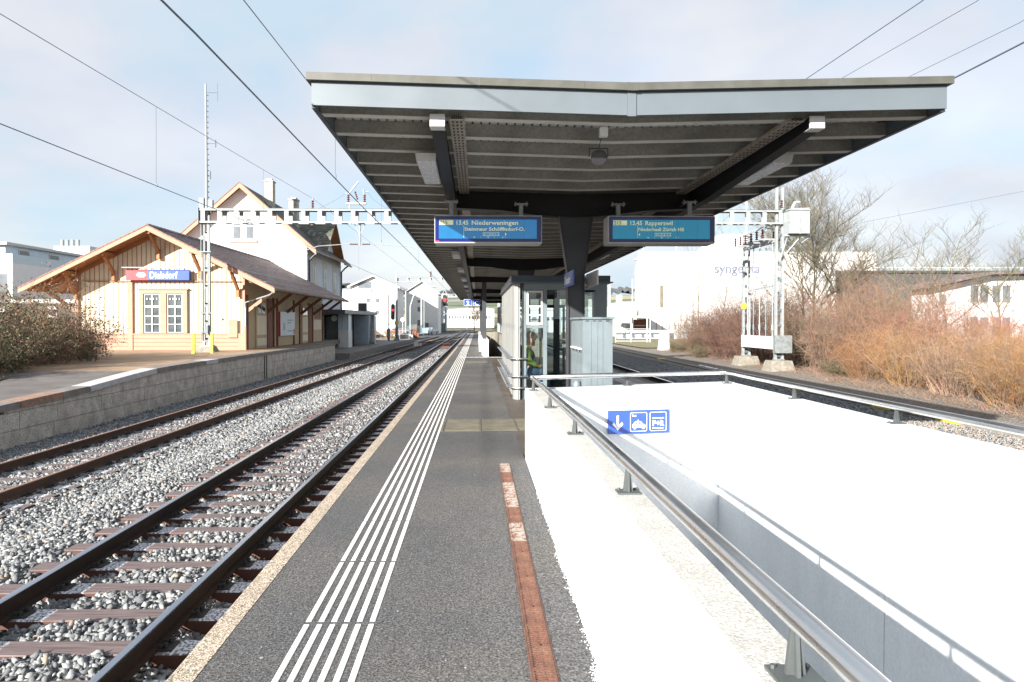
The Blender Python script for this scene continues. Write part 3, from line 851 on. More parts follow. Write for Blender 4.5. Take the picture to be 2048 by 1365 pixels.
# sign on the far wall
ang = math.atan2(fy1 - .03 - fy0, fx1 - fx0)
sg = thing("direction_sign", (1.66, 8.69, .62), "blue direction sign with down arrow, taxi and P+R on the white wall", "sign")
sg.rotation_euler = (0, 0, ang)
sw, sh = .84, .30
mb = MB(); mb.box(0, sw, -.028, -.008, -sh, 0)
ob = bpy.data.objects.new("panel", mb.mesh("panel", "sign_blue")); COL.objects.link(ob); ob.parent = sg
def sgadd(name, mb_, m_="sign_white"):
    ob_ = bpy.data.objects.new(name, mb_.mesh(name, m_)); COL.objects.link(ob_); ob_.parent = sg; return ob_
mb = MB(); yy0, yy1 = -.031, -.0285
cxa = .13
mb.box(cxa - .014, cxa + .014, yy0, yy1, -.22, -.065)
mb.prism([(cxa, -.255), (cxa - .075, -.175), (cxa - .055, -.150), (cxa, -.212), (cxa + .055, -.150), (cxa + .075, -.175)], 'y', yy0, yy1 - .0003)
sgadd("arrow", mb)
def round_frame(mb_, x0, x1, z0, z1, t_=.006, r=.02):
    for (a, b_, c, d) in ((x0 + r, x1 - r, z1 - t_, z1), (x0 + r, x1 - r, z0, z0 + t_)): mb_.box(a, b_, yy0, yy1, c, d)
    for (a, b_, c, d) in ((x0, x0 + t_, z0 + r, z1 - r), (x1 - t_, x1, z0 + r, z1 - r)): mb_.box(a, b_, yy0, yy1, c, d)
    for (cx_, cz_, a0) in ((x1 - r, z1 - r, 0), (x0 + r, z1 - r, 90), (x0 + r, z0 + r, 180), (x1 - r, z0 + r, 270)):
        p = []
        for k_ in range(5): a = R(a0 + k_ * 22.5); p.append((cx_ + r * math.cos(a), cz_ + r * math.sin(a)))
        for k_ in range(4, -1, -1): a = R(a0 + k_ * 22.5); p.append((cx_ + (r - t_) * math.cos(a), cz_ + (r - t_) * math.sin(a)))
        for k_ in range(4):
            mb_.prism([p[k_], p[k_ + 1], p[8 - k_], p[9 - k_]], 'y', yy0, yy1)
mb = MB(); round_frame(mb, .30, .53, -.275, -.03); round_frame(mb, .57, .80, -.275, -.03); sgadd("pictogram_frame", mb)
mb = MB()
mb.prism([(.33, -.225), (.33, -.190), (.345, -.175), (.365, -.150), (.38, -.143), (.435, -.143), (.45, -.150), (.472, -.178), (.50, -.187), (.508, -.200), (.508, -.225)], 'y', yy0, yy1)
for cx_ in (.362, .478):
    mb.prism([(cx_ + .020 * math.cos(2*math.pi*k_/12), -.226 + .020 * math.sin(2*math.pi*k_/12)) for k_ in range(12)], 'y', yy0 - .001, yy1)
mb.box(.405, .412, yy0, yy1, -.143, -.123)
sgadd("taxi_pictogram", mb)
mb = MB(); mb.prism([(.368, -.178), (.384, -.155), (.403, -.155), (.403, -.178)], 'y', yy0 - .0012, yy0 - .0002); mb.prism([(.411, -.155), (.434, -.155), (.450, -.178), (.411, -.178)], 'y', yy0 - .0012, yy0 - .0002)
for cx_ in (.362, .478): mb.prism([(cx_ + .008 * math.cos(2*math.pi*k_/10), -.226 + .008 * math.sin(2*math.pi*k_/10)) for k_ in range(10)], 'y', yy0 - .0022, yy0 - .0012)
sgadd("taxi_window", mb, "sign_blue")
mb = MB(); mb.box(.605, .765, yy0, yy1, -.113, -.103); mb.box(.605, .765, yy0, yy1, -.243, -.233); sgadd("line", mb)
def sgtext(name, body, size, x, z, bold, sx=1.0):
    o_ = text_mesh(name, body, size, "sign_white", None, (0, 0, 0), (90, 0, 0), 'CENTER', bold, .0008, sx)
    o_.parent = sg; o_.location = (x, -.0295, z); return o_
sgtext("lettering", "P+R", .098, .685, -.208, .0035, .95)
sgtext("lettering", "Taxi", .034, .352, -.082, .0012)

# steel railing: one bent tube on tapered feet
rl = thing("steel_railing", (.75, 8.4, .9), "brushed steel tube railing on grey feet around the stairway walls", "railing")
ZR = 1.055; RR = .030
mb = MB()
pts = [(.755, -2.0, ZR), (.755, 1.2, ZR), (.745, 3.3, ZR), (.735, 5.1, ZR), (.715, 6.7, ZR), (.690, 8.40, ZR)]
mb.tube(pts, RR, 20)
obj("tube", mb, "steel_tube", rl, smooth=True)
mb = MB(); mb.tube([(.66, 8.48, ZR + .005), (1.6, 8.70, ZR + .015), (3.16, 8.93, ZR + .035), (3.26, 8.90, ZR + .038), (3.31, 8.80, ZR + .035), (3.325, 8.5, ZR + .03), (3.325, 4.0, ZR + .03), (3.325, -2.0, ZR + .03)], RR, 20)
obj("tube", mb, "steel_tube", rl, smooth=True)
ft = MB()
ft.box(-.055, .055, -.045, .045, 0, .008)
ft.hexa([(-.024,-.006,.008),(.024,-.006,.008),(.024,.006,.008),(-.024,.006,.008),(-.011,-.006,.125),(.011,-.006,.125),(.011,.006,.125),(-.011,.006,.125)])
ft.hexa([(-.005,-.022,.008),(.005,-.022,.008),(.005,.022,.008),(-.005,.022,.008),(-.005,-.010,.122),(.005,-.010,.122),(.005,.010,.122),(-.005,.010,.122)])
for sx in (-.04, .04): ft.tube([(sx, .03, .008), (sx, .03, .016)], .007, 6)
ft_me = ft.mesh("foot", "post_grey")
for (x, y, z) in ((.755, -.1, .906), (.755, 1.60, .906), (.745, 3.36, .906), (.735, 5.13, .906), (.715, 6.72, .906), (.69, 8.42, .906),
                  (1.95, 8.83, .925), (3.27, 8.90, .946), (3.325, 7.1, .946), (3.325, 5.35, .946), (3.325, 3.6, .946), (3.325, 1.9, .946)):
    inst("foot", ft_me, rl, (x, y, z))

# ================================================================== STONE WALL AND OLD PLATFORM
wt = thing("stone_platform_wall", (-10.95, 30, -1.2), "rough stone block retaining wall with coping beside the rusty track", "wall")
def cope_z(y):      # top of the coping: ramp that climbs to the forecourt
    pts_ = [(5, -.55), (12, -.30), (15.7, -.15), (19.4, -.04), (21.9, .12), (23.6, .20), (33, .225), (53, .16)]
    for a, b_ in zip(pts_[:-1], pts_[1:]):
        if y <= b_[0]: return a[1] + (b_[1] - a[1]) * (y - a[0]) / (b_[0] - a[0])
    return pts_[-1][1]
mb = MB()
ysl = list(np.linspace(6, 52.6, 60))
vs = []; fs = []
for y in ysl: vs += [(-10.98, y, -1.3), (-10.98, y, cope_z(y) - .16), (-11.5, y, cope_z(y) - .16)]
for j in range(len(ysl) - 1):
    for i in range(2): a = j * 3 + i; fs.append((a, a + 1, a + 4, a + 3))
mb.add(vs, fs); obj("backing", mb, "wall_mortar", wt)
random.seed(11)
for course, (zlo, zhi) in enumerate(((-1.24, -.80), (-.80, -.37), (-.37, .08))):
    y = 8 + course * .5
    while y < 52.4:
        ln = random.uniform(.95, 1.55)
        y2 = min(y + ln, 52.5)
        za = min(zhi, cope_z(y) - .165); zb = min(zhi, cope_z(y2) - .165)
        if za - zlo > .07 or zb - zlo > .07:
            za = max(za, zlo + .03); zb = max(zb, zlo + .03)
            j = .008; pr_ = random.uniform(.0, .014)
            m_ = MB()
            xf_ = -10.915 + pr_
            m_.hexa([(-10.99, y + j, zlo + j), (xf_, y + j, zlo + j), (xf_, y2 - j, zlo + j), (-10.99, y2 - j, zlo + j),
                     (-10.99, y + j, za - j * .5), (xf_ - .004, y + j, za - j * .5), (xf_ - .004, y2 - j, zb - j * .5), (-10.99, y2 - j, zb - j * .5)])
            obj("stone_block", m_, "wall_block", wt)
        y = y2
y = 8.0; i = 0
while y < 52.4:
    ln = 1.25 if i % 3 else 1.7
    m_n = "cope_dark"
    if 19.2 < y < 20.9: ln = 2.3; m_n = "cope_light"
    elif y < 19.2: m_n = "cope_dark" if i % 2 else "cope_red"
    elif 26.5 < y < 28: m_n = "cope_light"
    elif random.random() < .12: m_n = "cope_light"
    y2 = min(y + ln, 52.5)
    m_ = MB(); a, b_ = cope_z(y), cope_z(y2); g_ = .010
    m_.hexa([(-11.42, y + g_, a - .16), (-10.86, y + g_, a - .16), (-10.86, y2 - g_, b_ - .16), (-11.42, y2 - g_, b_ - .16),
             (-11.42, y + g_, a), (-10.875, y + g_, a), (-10.875, y2 - g_, b_), (-11.42, y2 - g_, b_)])
    co = obj("coping_stone", m_, m_n, wt)
    if m_n == "cope_light": co["label"] = "newer pale grey coping stone"
    y = y2; i += 1
# two black drain pipes down the wall
mb = MB()
for yy in (35.05, 35.4): mb.tube([(-10.875, yy, -1.15), (-10.875, yy, .04)], .022, 6)
tag(obj("drain_pipe", mb, "dark_metal", loc=(-10.87, 35.2, -1.1)), "pair of thin black pipes running down the stone retaining wall", "pipe")

# old platform surface behind the coping: dark path in front, warm forecourt behind
vs = []; fs = []
mb = MB()
for y in ysl: vs += [(-11.415, y, cope_z(y) - .006), (-14.5, y, cope_z(y) * .9 + .0), (-40, y, max(cope_z(y), -.05) * .6 + .06)]
for j in range(len(ysl) - 1):
    for i in range(2):
        a = j * 3 + i; mb.add([vs[a], vs[a + 1], vs[a + 4], vs[a + 3]], [(0, 1, 2, 3)], 0 if ysl[j] < 21.8 else 1)
o = obj("old_platform", mb, ["path_asphalt", "forecourt"]); o["kind"] = 'structure'
mb = MB(); mb.box(-11.42, -10.99, 52.51, 52.6, -1.3, .14); mb.prism([(-40, -.2), (-40, .17), (-12.7, .17), (-12.7, -.2)], 'y', 52.7, 90)
o = obj("old_platform_end", mb, "cover_concrete"); o["kind"] = 'structure'
# lower modern platform beyond the stone wall
lp = MB()
vs = []
def lpx(y): return -9.85 + .0106 * (y - 52) + .00003 * max(0, y - 60) ** 2
yl = list(np.linspace(52.7, 100, 14))
for y in yl: vs += [(lpx(y), y, -1.3), (lpx(y), y, -.64), (lpx(y) - .3, y, -.63), (-40, y, -.60)]
fs = []
for j in range(len(yl) - 1):
    for i in range(3): a = j * 4 + i; fs.append((a, a + 1, a + 5, a + 4))
fs.append((0, 1, 2, 3))
lp.add(vs, fs); o = obj("low_platform", lp, "cope_dark"); o["kind"] = 'structure'
# ================================================================== CANOPY
XC = 1.80; HWD = 3.72; CY0, CY1 = 8.0, 78.0
def zb(x): return 4.165 + .027 * abs(x - XC)            # underside of joists / fascia
cp = thing("platform_canopy", (XC, 12.9, 0), "long grey butterfly canopy on dark steel columns over the platform", "canopy")
XL, XR = XC - HWD, XC + HWD
def vprof(mb, dz0, dz1, y0, y1, x0=XL, x1=XR, mi=0):
    """band following the shallow V of the roof"""
    for (a, b_) in ((x0, XC), (XC, x1)):
        mb.hexa([(a, y0, zb(a) + dz0), (b_, y0, zb(b_) + dz0), (b_, y1, zb(b_) + dz0), (a, y1, zb(a) + dz0),
                 (a, y0, zb(a) + dz1), (b_, y0, zb(b_) + dz1), (b_, y1, zb(b_) + dz1), (a, y1, zb(a) + dz1)], mi)
for (a, b_) in ((XL, XC - .052), (XC + .052, XR)):
    mb = MB(); vprof(mb, .0, .255, CY0 - .03, CY0, a if a < XC else XC + .052, b_)if False else None
    z = lambda x, d: zb(x) + d
    mb.hexa([(a, CY0 - .03, z(a, 0)), (b_, CY0 - .03, z(b_, 0)), (b_, CY0, z(b_, 0)), (a, CY0, z(a, 0)),
             (a, CY0 - .03, z(a, .262)), (b_, CY0 - .03, z(b_, .262)), (b_, CY0, z(b_, .262)), (a, CY0, z(a, .262))])
    obj("fascia", mb, "fascia_blue", cp)
mb = MB(); mb.prism([(XC - .05, zb(XC) - .012), (XC, zb(XC) - .014), (XC + .05, zb(XC) - .012), (XC + .05, zb(XC) + .262), (XC - .05, zb(XC) + .262)], 'y', CY0 - .042, CY0 - .002)
obj("fascia_joint", mb, "fascia_blue", cp)
mb = MB(); vprof(mb, .262, .275, CY0 - .028, CY0, XL, XR); obj("shadow_gap", mb, "dark_trim", cp)
# flashing pieces along the top, slightly uneven lengths
for (x0, x1) in ((XL - .05, -1.22), (-1.218, .02), (.022, 1.24), (1.242, XC - .07), (XC + .07, 3.0), (3.002, 4.2), (4.202, XR + .05)):
    mb = MB()
    mb.hexa([(x0, CY0 - .085, zb(x0) + .275), (x1, CY0 - .085, zb(x1) + .275), (x1, CY0 + .35, zb(x1) + .275), (x0, CY0 + .35, zb(x0) + .275),
             (x0, CY0 - .085, zb(x0) + .362), (x1, CY0 - .085, zb(x1) + .362), (x1, CY0 + .35, zb(x1) + .362), (x0, CY0 + .35, zb(x0) + .362)])
    obj("flashing", mb, "flashing", cp)
mb = MB(); mb.prism([(XC - .07, zb(XC) + .273), (XC, zb(XC) + .270), (XC + .07, zb(XC) + .273), (XC + .07, zb(XC) + .366), (XC, zb(XC) + .363), (XC - .07, zb(XC) + .366)], 'y', CY0 - .088, CY0 + .34); obj("flashing", mb, "flashing", cp)
# side fascias
for s, xe in ((-1, XL), (1, XR)):
    mb = MB(); a, b_ = (xe, xe + .025) if s < 0 else (xe - .025, xe)
    mb.box(a, b_, CY0 + .002, CY1, zb(xe) - .012, zb(xe) + .262)
    obj("side_fascia", mb, "fascia_blue", cp)
    mb = MB(); a, b_ = (xe - .006, xe + .05) if s < 0 else (xe - .05, xe + .006)
    mb.box(a, b_, CY0 + .002, CY1, zb(xe) - .028, zb(xe) - .013); obj("drip_edge", mb, "dark_trim", cp)
    mb = MB(); a, b_ = (xe - .05, xe + .3) if s < 0 else (xe - .3, xe + .05)
    mb.box(a, b_, CY0 + .36, CY1, zb(xe) + .275, zb(xe) + .362); obj("flashing", mb, "flashing", cp)
# profiled deck: troughs along the track, open ribs between
mb = MB(); pitchx = .113; n = int((XR - XL - .1) / pitchx)
for i in range(n):
    x = XL + .06 + i * pitchx
    z0_ = max(zb(x), zb(x + .1)) + .172
    mb.box(x, x + .088, CY0 + .02, CY1 - .02, z0_, z0_ + .03)
obj("deck_sheet", mb, "deck_grey", cp)
mb = MB(); vprof(mb, .235, .261, CY0 + .01, CY1, XL + .03, XR - .03); obj("roof_slab", mb, "deck_gap", cp)
# joists
jm = MB()
for (a, b_) in ((XL + .03, XC), (XC, XR - .03)):
    jm.hexa([(a - XC, -.045, zb(a)), (b_ - XC, -.045, zb(b_)), (b_ - XC, .045, zb(b_)), (a - XC, .045, zb(a)),
             (a - XC, -.045, zb(a) + .171), (b_ - XC, -.045, zb(b_) + .171), (b_ - XC, .045, zb(b_) + .171), (a - XC, .045, zb(a) + .171)], 0)
    jm.hexa([(a - XC, -.062, zb(a) - .010), (b_ - XC, -.062, zb(b_) - .010), (b_ - XC, .062, zb(b_) - .010), (a - XC, .062, zb(a) - .010),
             (a - XC, -.062, zb(a) - .0005), (b_ - XC, -.062, zb(b_) - .0005), (b_ - XC, .062, zb(b_) - .0005), (a - XC, .062, zb(a) - .0005)], 1)
mat("joist_flange", (0.50, 0.49, 0.45), 0.6, vs=3, var=0.1)
joist_me = jm.mesh("joist", ["joist_grey", "joist_flange"])
nj = int((CY1 - CY0 - .5) / .83)
for i in range(nj + 1): inst("joist", joist_me, cp, (XC, CY0 + .33 + i * .83, 0))
# longitudinal beams
for xb in (-.477, 4.07):
    mb = MB(); a, b_ = xb - .085, xb + .085; ztop = zb(xb) - .012
    ys_ = [(8.16, 4.08), (12.0, 3.90), (CY1 - .3, 3.88)]
    for (ya, za), (yb_, zb_) in zip(ys_[:-1], ys_[1:]):
        for (xa, xb2, t0, t1) in ((a, b_, 0, .016), (xb - .075, xb + .075, .016, None)):
            if t1: mb.hexa([(xa, ya, za), (xb2, ya, za), (xb2, yb_, zb_), (xa, yb_, zb_), (xa, ya, za + t1), (xb2, ya, za + t1), (xb2, yb_, zb_ + t1), (xa, yb_, zb_ + t1)])
            else: mb.hexa([(xa, ya, za + .016), (xb2, ya, za + .016), (xb2, yb_, zb_ + .016), (xa, yb_, zb_ + .016), (xa, ya, ztop), (xb2, ya, ztop), (xb2, yb_, ztop), (xa, yb_, ztop)])
    obj("beam", mb, "beam_black", cp)
    mb = MB(); mb.box(a - .004, b_ + .004, 8.135, 8.157, 4.075, ztop + .004); mb.box(a - .004, b_ + .004, 8.157, 8.30, 4.070, 4.0745); obj("end_cap", mb, "white_metal", cp)
# cross beams, columns
def cross(y, xs, halfw=2.27):
    mb = MB()
    xa, xb_ = -.39, 3.985
    zt = lambda x: zb(x) - .012
    if len(xs) == 1:
        P_ = [(xa, 3.90), (.45, 3.86), (1.15, 3.765), (XC, 3.73), (2.45, 3.765), (3.15, 3.86), (xb_, 3.90), (xb_, zt(xb_)), (XC, zt(XC)), (xa, zt(xa))]
    else:
        P_ = [(xa, 3.90), (xb_, 3.90), (xb_, zt(xb_)), (XC, zt(XC)), (xa, zt(xa))]
    mb.prism(P_, 'y', y - .07, y + .07)
    for k_ in range(len(P_) - 4 + (0 if len(xs) == 1 else 0)):
        if k_ + 1 < len(P_) - 3:
            (x0, z0_), (x1, z1_) = P_[k_], P_[k_ + 1]
            mb.hexa([(x0, y - .12, z0_ - .016), (x1, y - .12, z1_ - .016), (x1, y + .12, z1_ - .016), (x0, y + .12, z0_ - .016), (x0, y - .12, z0_ - .001), (x1, y - .12, z1_ - .001), (x1, y + .12, z1_ - .001), (x0, y + .12, z0_ - .001)])
    obj("cross_beam", mb, "beam_black", cp)
    for xc_ in xs:
        mb = MB()
        if len(xs) == 1:
            def sec(z, hwx): return z, hwx
            prof = [(0, .158), (2.62, .158), (3.74, .325)]
            for (z0_, h0), (z1_, h1) in zip(prof[:-1], prof[1:]):
                # web plate set back between two flanges
                mb.hexa([(xc_ - h0 + .02, y - .095, z0_), (xc_ + h0 - .02, y - .095, z0_), (xc_ + h0 - .02, y + .095, z0_), (xc_ - h0 + .02, y + .095, z0_),
                         (xc_ - h1 + .02, y - .095, z1_), (xc_ + h1 - .02, y - .095, z1_), (xc_ + h1 - .02, y + .095, z1_), (xc_ - h1 + .02, y + .095, z1_)])
                for s in (-1, 1):
                    a0, a1 = xc_ + s * h0, xc_ + s * (h0 - .018); b0, b1 = xc_ + s * h1, xc_ + s * (h1 - .018)
                    mb.hexa([(a0, y - .125, z0_), (a1, y - .125, z0_), (a1, y + .125, z0_), (a0, y + .125, z0_), (b0, y - .125, z1_), (b1, y - .125, z1_), (b1, y + .125, z1_), (b0, y + .125, z1_)])
        else:
            mb.box(xc_ - .115, xc_ + .115, y - .10, y + .10, .85, 3.88)
        obj("column", mb, "column_grey", cp)
cross(12.9, [1.85]); cross(26.0, [1.85])
for y in (36.6, 50.2, 64): cross(y, [.36, 3.4])
cross(76.5, [.36, 3.4])
# cable trays under the joists
for xt in (-.245, 3.83):
    mb = MB(); z = zb(xt) - .016
    mb.box(xt - .085, xt + .085, 8.15, 77, z - .045, z - .038); mb.box(xt - .092, xt - .085, 8.15, 77, z - .045, z); mb.box(xt + .085, xt + .092, 8.15, 77, z - .045, z)
    for k_ in range(34):
        yy = 8.22 + k_ * .14
        for q in (-.05, 0, .05): mb.box(xt + q - .012, xt + q + .012, yy, yy + .07, z - .0475, z - .0455, 1)
    for k_ in range(5): mb.tube([(xt - .05 + k_ * .024, 8.1, z - .025 + .01 * (k_ % 2)), (xt - .05 + k_ * .024, 40, z - .025)], .007, 5, 1)
    for k_ in range(20): mb.box(xt - .1, xt + .1, 9.6 + k_ * 1.66, 9.62 + k_ * 1.66, z - .05, z + .002)
    obj("cable_tray", mb, ["tray_metal", "clip_dark"], cp)
# lights beside the beams
lamp_spots = []
for s, xb in ((-1, -.477), (1, 4.07)):
    for i in range(10):
        lamp_spots.append((s, xb + s * .245, 10.4 + i * 6.6))
first = None
names = ["nearest", "second", "third", "fourth", "fifth", "sixth", "seventh", "eighth", "ninth", "farthest"]
for k_, (s, x, y) in enumerate(lamp_spots):
    side = "left" if s < 0 else "right"
    lab = f"{names[k_ % 10]} of the white box lamps hanging along the {side} black roof beam"
    if first is None:
        first = thing("canopy_light", (x, y, 4.05), lab, "lamp", "box lamps under the platform canopy")
        mb = MB(); mb.hexa([(-.135,-.78,-.04),(.135,-.78,-.04),(.135,.78,-.04),(-.135,.78,-.04),(-.15,-.80,.07),(.15,-.80,.07),(.15,.80,.07),(-.15,.80,.07)])
        mb.box(-.02, .02, -.5, -.46, .07, .14); mb.box(-.02, .02, .46, .5, .07, .14)
        c = bpy.data.objects.new("housing", mb.mesh("housing", "lamp_box")); COL.objects.link(c); c.parent = first
        mb = MB()
        for q in range(14): mb.box(-.12, .12, -.76 + q * .109, -.665 + q * .109, -.052 - .004 * (q % 2), -.0405)
        c = bpy.data.objects.new("lens", mb.mesh("lens", "lamp_lens")); COL.objects.link(c); c.parent = first
        note_children(first)
    else: dup(first, (x, y, 4.05), lab)

# round loudspeaker
sp = thing("loudspeaker", (1.55, 8.75, 3.86), "black round loudspeaker hanging from a white junction box under the canopy front", "loudspeaker")
mb = MB(); prof = [(-.10, .055), (-.08, .085), (.02, .098), (.07, .105), (.075, .098)]
mb.tube([(1.55, 8.75 - a * .95, 3.86 - a * .35) for a, r in prof], [r for a, r in prof], 24)
obj("body", mb, "speaker_black", sp, smooth=False)
mb = MB(); mb.tube([(1.55, 8.75 - .0765 * .95, 3.86 - .0765 * .35), (1.55, 8.75 - .079 * .95, 3.86 - .079 * .35)], [.088, .084], 24); obj("grille", mb, "speaker_black", sp)
mb = MB(); mb.bar((1.43, 8.75, 3.87), (1.43, 8.75, 3.975), .012, .012); mb.bar((1.67, 8.75, 3.87), (1.67, 8.75, 3.975), .012, .012); mb.bar((1.424, 8.75, 3.975), (1.676, 8.75, 3.975), .012, .012); mb.bar((1.55, 8.72, 3.98), (1.55, 8.55, 4.06), .008, .008)
obj("bracket", mb, "speaker_black", sp)
mb = MB(); mb.box(1.51, 1.61, 8.42, 8.5, 4.045, 4.16); obj("junction_box", mb, "white_metal", sp)

# departure displays
def display(x0, x1, label, track_line, dest, via, arrow_left, teal, sd_, sv_):
    YF = 11.7; z0, z1 = 3.105, 3.575
    d = thing("departure_display", ((x0 + x1) / 2, YF, z0), label, "departure board")
    mb = MB(); mb.box(x0, x1, YF, YF + .46, z0, z1); obj("housing", mb, "sign_grey", d)
    mb = MB()
    mb.box(x0 + .012, x1 - .012, YF - .004, YF - .0005, z0 + .02, z1 - .012); obj("bezel", mb, "sign_navy", d)
    ix0, ix1, iz0, iz1 = x0 + .075, x1 - .09, z0 + .075, z1 - .068
    mb = MB(); mb.box(ix0, ix1, YF - .007, YF - .0045, iz0, iz1); obj("screen", mb, teal, d)
    mb = MB()
    for q in (.25, .42, .67, .87): xq = ix0 + (ix1 - ix0) * q; mb.box(xq, xq + .003, YF - .0078, YF - .0072, iz0, iz1)
    obj("segment_line", mb, "sign_navy", d)
    yt = YF - .009
    mb = MB(); mb.box(ix0 + .01, ix0 + .245, yt, yt + .001, iz1 - .092, iz1 - .012); obj("line_badge", mb, "lcd_text", d)
    text_mesh("lettering", "S15", .088, "lcd_dark", d, (ix0 + .022, yt - .0012, iz1 - .082), (90, 0, 0), 'LEFT', .0006, .0005)
    text_mesh("lettering", "13.45", .102, "lcd_text", d, (ix0 + .285, yt, iz1 - .090), (90, 0, 0), 'LEFT', .002, .0005, sx=.98)
    text_mesh("lettering", dest, .102, "lcd_text", d, (ix0 + .555, yt, iz1 - .090), (90, 0, 0), 'LEFT', .0017, .0005, sx=sd_)
    text_mesh("lettering", via, .080, "lcd_text", d, (ix0 + .435, yt, iz1 - .190), (90, 0, 0), 'LEFT', .0017, .0005, sx=sv_, spacing=1.02)
    mb = MB(); mb.box(ix0 + .422, ix0 + .428, yt, yt + .001, iz0 + .02, iz1 - .10)
    xt = ix0 + (.75 if not arrow_left else .72)
    for q in range(6):
        xx = xt + q * .049
        mb.box(xx, xx + .047, yt, yt + .001, iz0 + .048, iz0 + .053); mb.box(xx, xx + .047, yt, yt + .001, iz0 + .098, iz0 + .103); mb.box(xx, xx + .003, yt, yt + .001, iz0 + .053, iz0 + .098)
    for q, dd in ((0, .59), (1, .71), (2, .83), (3, .95), (4, 1.13)): mb.box(ix0 + dd, ix0 + dd + .004, yt, yt + .001, iz0 + .012, iz0 + .04)
    if arrow_left: mb.prism([(ix0 + .44, iz0 + .075), (ix0 + .47, iz0 + .10), (ix0 + .47, iz0 + .05)], 'y', yt, yt + .001)
    else: mb.prism([(ix0 + 1.16, iz0 + .075), (ix0 + 1.13, iz0 + .10), (ix0 + 1.13, iz0 + .05)], 'y', yt, yt + .001)
    obj("train_diagram", mb, "lcd_text", d)
    for q, ch_ in enumerate("212212"): text_mesh("lettering", ch_, .05, "lcd_text", d, (xt + .012 + q * .049, yt - .0004, iz0 + .058), (90, 0, 0), 'LEFT', .0006, .0004)
    for ch_, dd in (("A", .60), ("B", .84), ("C", 1.08)): text_mesh("lettering", ch_, .036, "lcd_text", d, (ix0 + dd, yt, iz0 + .012), (90, 0, 0), 'LEFT', .0004, .0004)
    mb = MB(); xa = x0 + .02 if not arrow_left else x1 - .10
    mb.box(xa, xa + .06, YF - .0055, YF - .0045, z0 + .028, z0 + .042); obj("maker_mark", mb, "sign_red", d)
    for xh, zt in (((x0 + .27), 3.885), ((x1 - .33), 3.84)) if not arrow_left else (((x0 + .26), 3.84), ((x1 - .30), 3.885)):
        mb = MB(); mb.box(xh - .035, xh + .035, 12.12, 12.19, z1, zt - .0); mb.box(xh - .12, xh + .12, 12.08, 12.22, zt, zt + .014)
        for q in (-.1, .1): mb.tube([(xh + q, 12.15, zt - .03), (xh + q, 12.15, zt + .05)], .012, 6)
        obj("hanger", mb, "galvanised", d)
        mb = MB(); mb.bar((xh, 12.15, zt + .03), (xh, 12.8, zt + .05), .05, .04); obj("hanger", mb, "beam_black", d)
    return d
display(-.735, 1.105, "departure display reading 13.45 Niederweningen, left of the column", "", "Niederweningen", "Steinmaur Schöfflisdorf-O.", False, "lcd_blue", 1.18, 1.18)
display(2.245, 4.085, "departure display reading 13.45 Rapperswil, right of the column", "", "Rapperswil", "Niederhasli Zürich HB", True, "lcd_teal", 1.06, 1.06)

# station name boards on the first column
for s, xs in ((-1, 1.655), (1, 2.075)):
    ns_ = thing("station_name_sign", (xs, 12.4, 2.4), "small blue Dielsdorf name board on the left face of the column" if s < 0 else "small name board seen from its grey back on the right of the column", "sign")
    mb = MB(); mb.box(xs - .012, xs + .012, 11.75, 12.95, 2.40, 2.655); obj("panel", mb, "sign_blue" if s < 0 else "sign_grey", ns_)
    if s < 0:
        t_ = text_mesh("lettering", "Dielsdorf", .21, "sign_white", ns_, (xs - .0135, 12.83, 2.45), (90, 0, -90), 'LEFT', .003, .001, sx=.98)
    else:
        mb = MB(); mb.box(xs + .0125, xs + .014, 11.76, 12.94, 2.41, 2.645); obj("face", mb, "sign_blue", ns_)
        for zz_ in (2.44, 2.60):
            mb = MB(); mb.box(2.008, 2.062, 12.75, 12.81, zz_ - .015, zz_ + .015); obj("bracket", mb, "galvanised", ns_)
# platform sign 2 / sector C
pz = thing("platform_sign", (-.5, 49.5, 3.0), "small blue platform sign with 2 and C on the distant column", "sign")
for (x0, x1, ch_) in ((-1.0, -.38, "2"), (-.33, .2, "C")):
    mb = MB(); mb.box(x0, x1, 49.4, 49.44, 2.93, 3.42); obj("panel", mb, "sign_blue", pz)
    mb = MB()
    for (a, b_, c, d_) in ((x0 + .02, x1 - .02, 3.385, 3.4), (x0 + .02, x1 - .02, 2.95, 2.965)): mb.box(a, b_, 49.39, 49.399, c, d_)
    for xx in (x0 + .02, x1 - .035): mb.box(xx, xx + .015, 49.39, 49.399, 2.965, 3.385)
    obj("border", mb, "sign_white", pz)
    text_mesh("lettering", ch_, .40, "sign_white", pz, ((x0 + x1) / 2, 49.388, 3.0), (90, 0, 0), 'CENTER', .012, .001)
mb = MB(); mb.bar((.2, 49.42, 3.3), (.26, 50.1, 3.3), .03, .03); mb.bar((.2, 49.42, 3.05), (.26, 50.1, 3.05), .03, .03); obj("bracket", mb, "galvanised", pz)

# ================================================================== FAR STAIR PARAPET
fs_ = thing("far_stair_parapet", (.4, 34.6, 0), "white stepped parapet walls of the far stairway under the canopy", "wall")
mb = MB()
mb.box(.30, .56, 34.6, 41, -3, .87); mb.box(.24, .299, 36.2, 37.0, -.2, .872); mb.box(.10, .28, 41.01, 66, -3, .87); mb.box(.281, .5, 41.02, 66, -3, .80)
obj("wall_body", mb, "white_concrete", fs_)
mb = MB(); mb.box(.561, 3.36, 60, 60.3, -3, .9); mb.box(1.52, 1.75, 41, 60, -3, .95); mb.box(3.1, 3.36, 34.6, 60, -3, .9)
obj("wall_body", mb, "old_concrete", fs_)
mb = MB(); mb.tube([(.66, 34.9, .95), (.66, 42, .3)], .02, 8); obj("tube", mb, "steel_tube", fs_)
mb = MB(); mb.box(.57, 3.09, 34.62, 60, -3.1, -2.9); obj("stair_floor", mb, "void_shade", fs_)  # near-black floor colour stands in for the shade down the stairwell
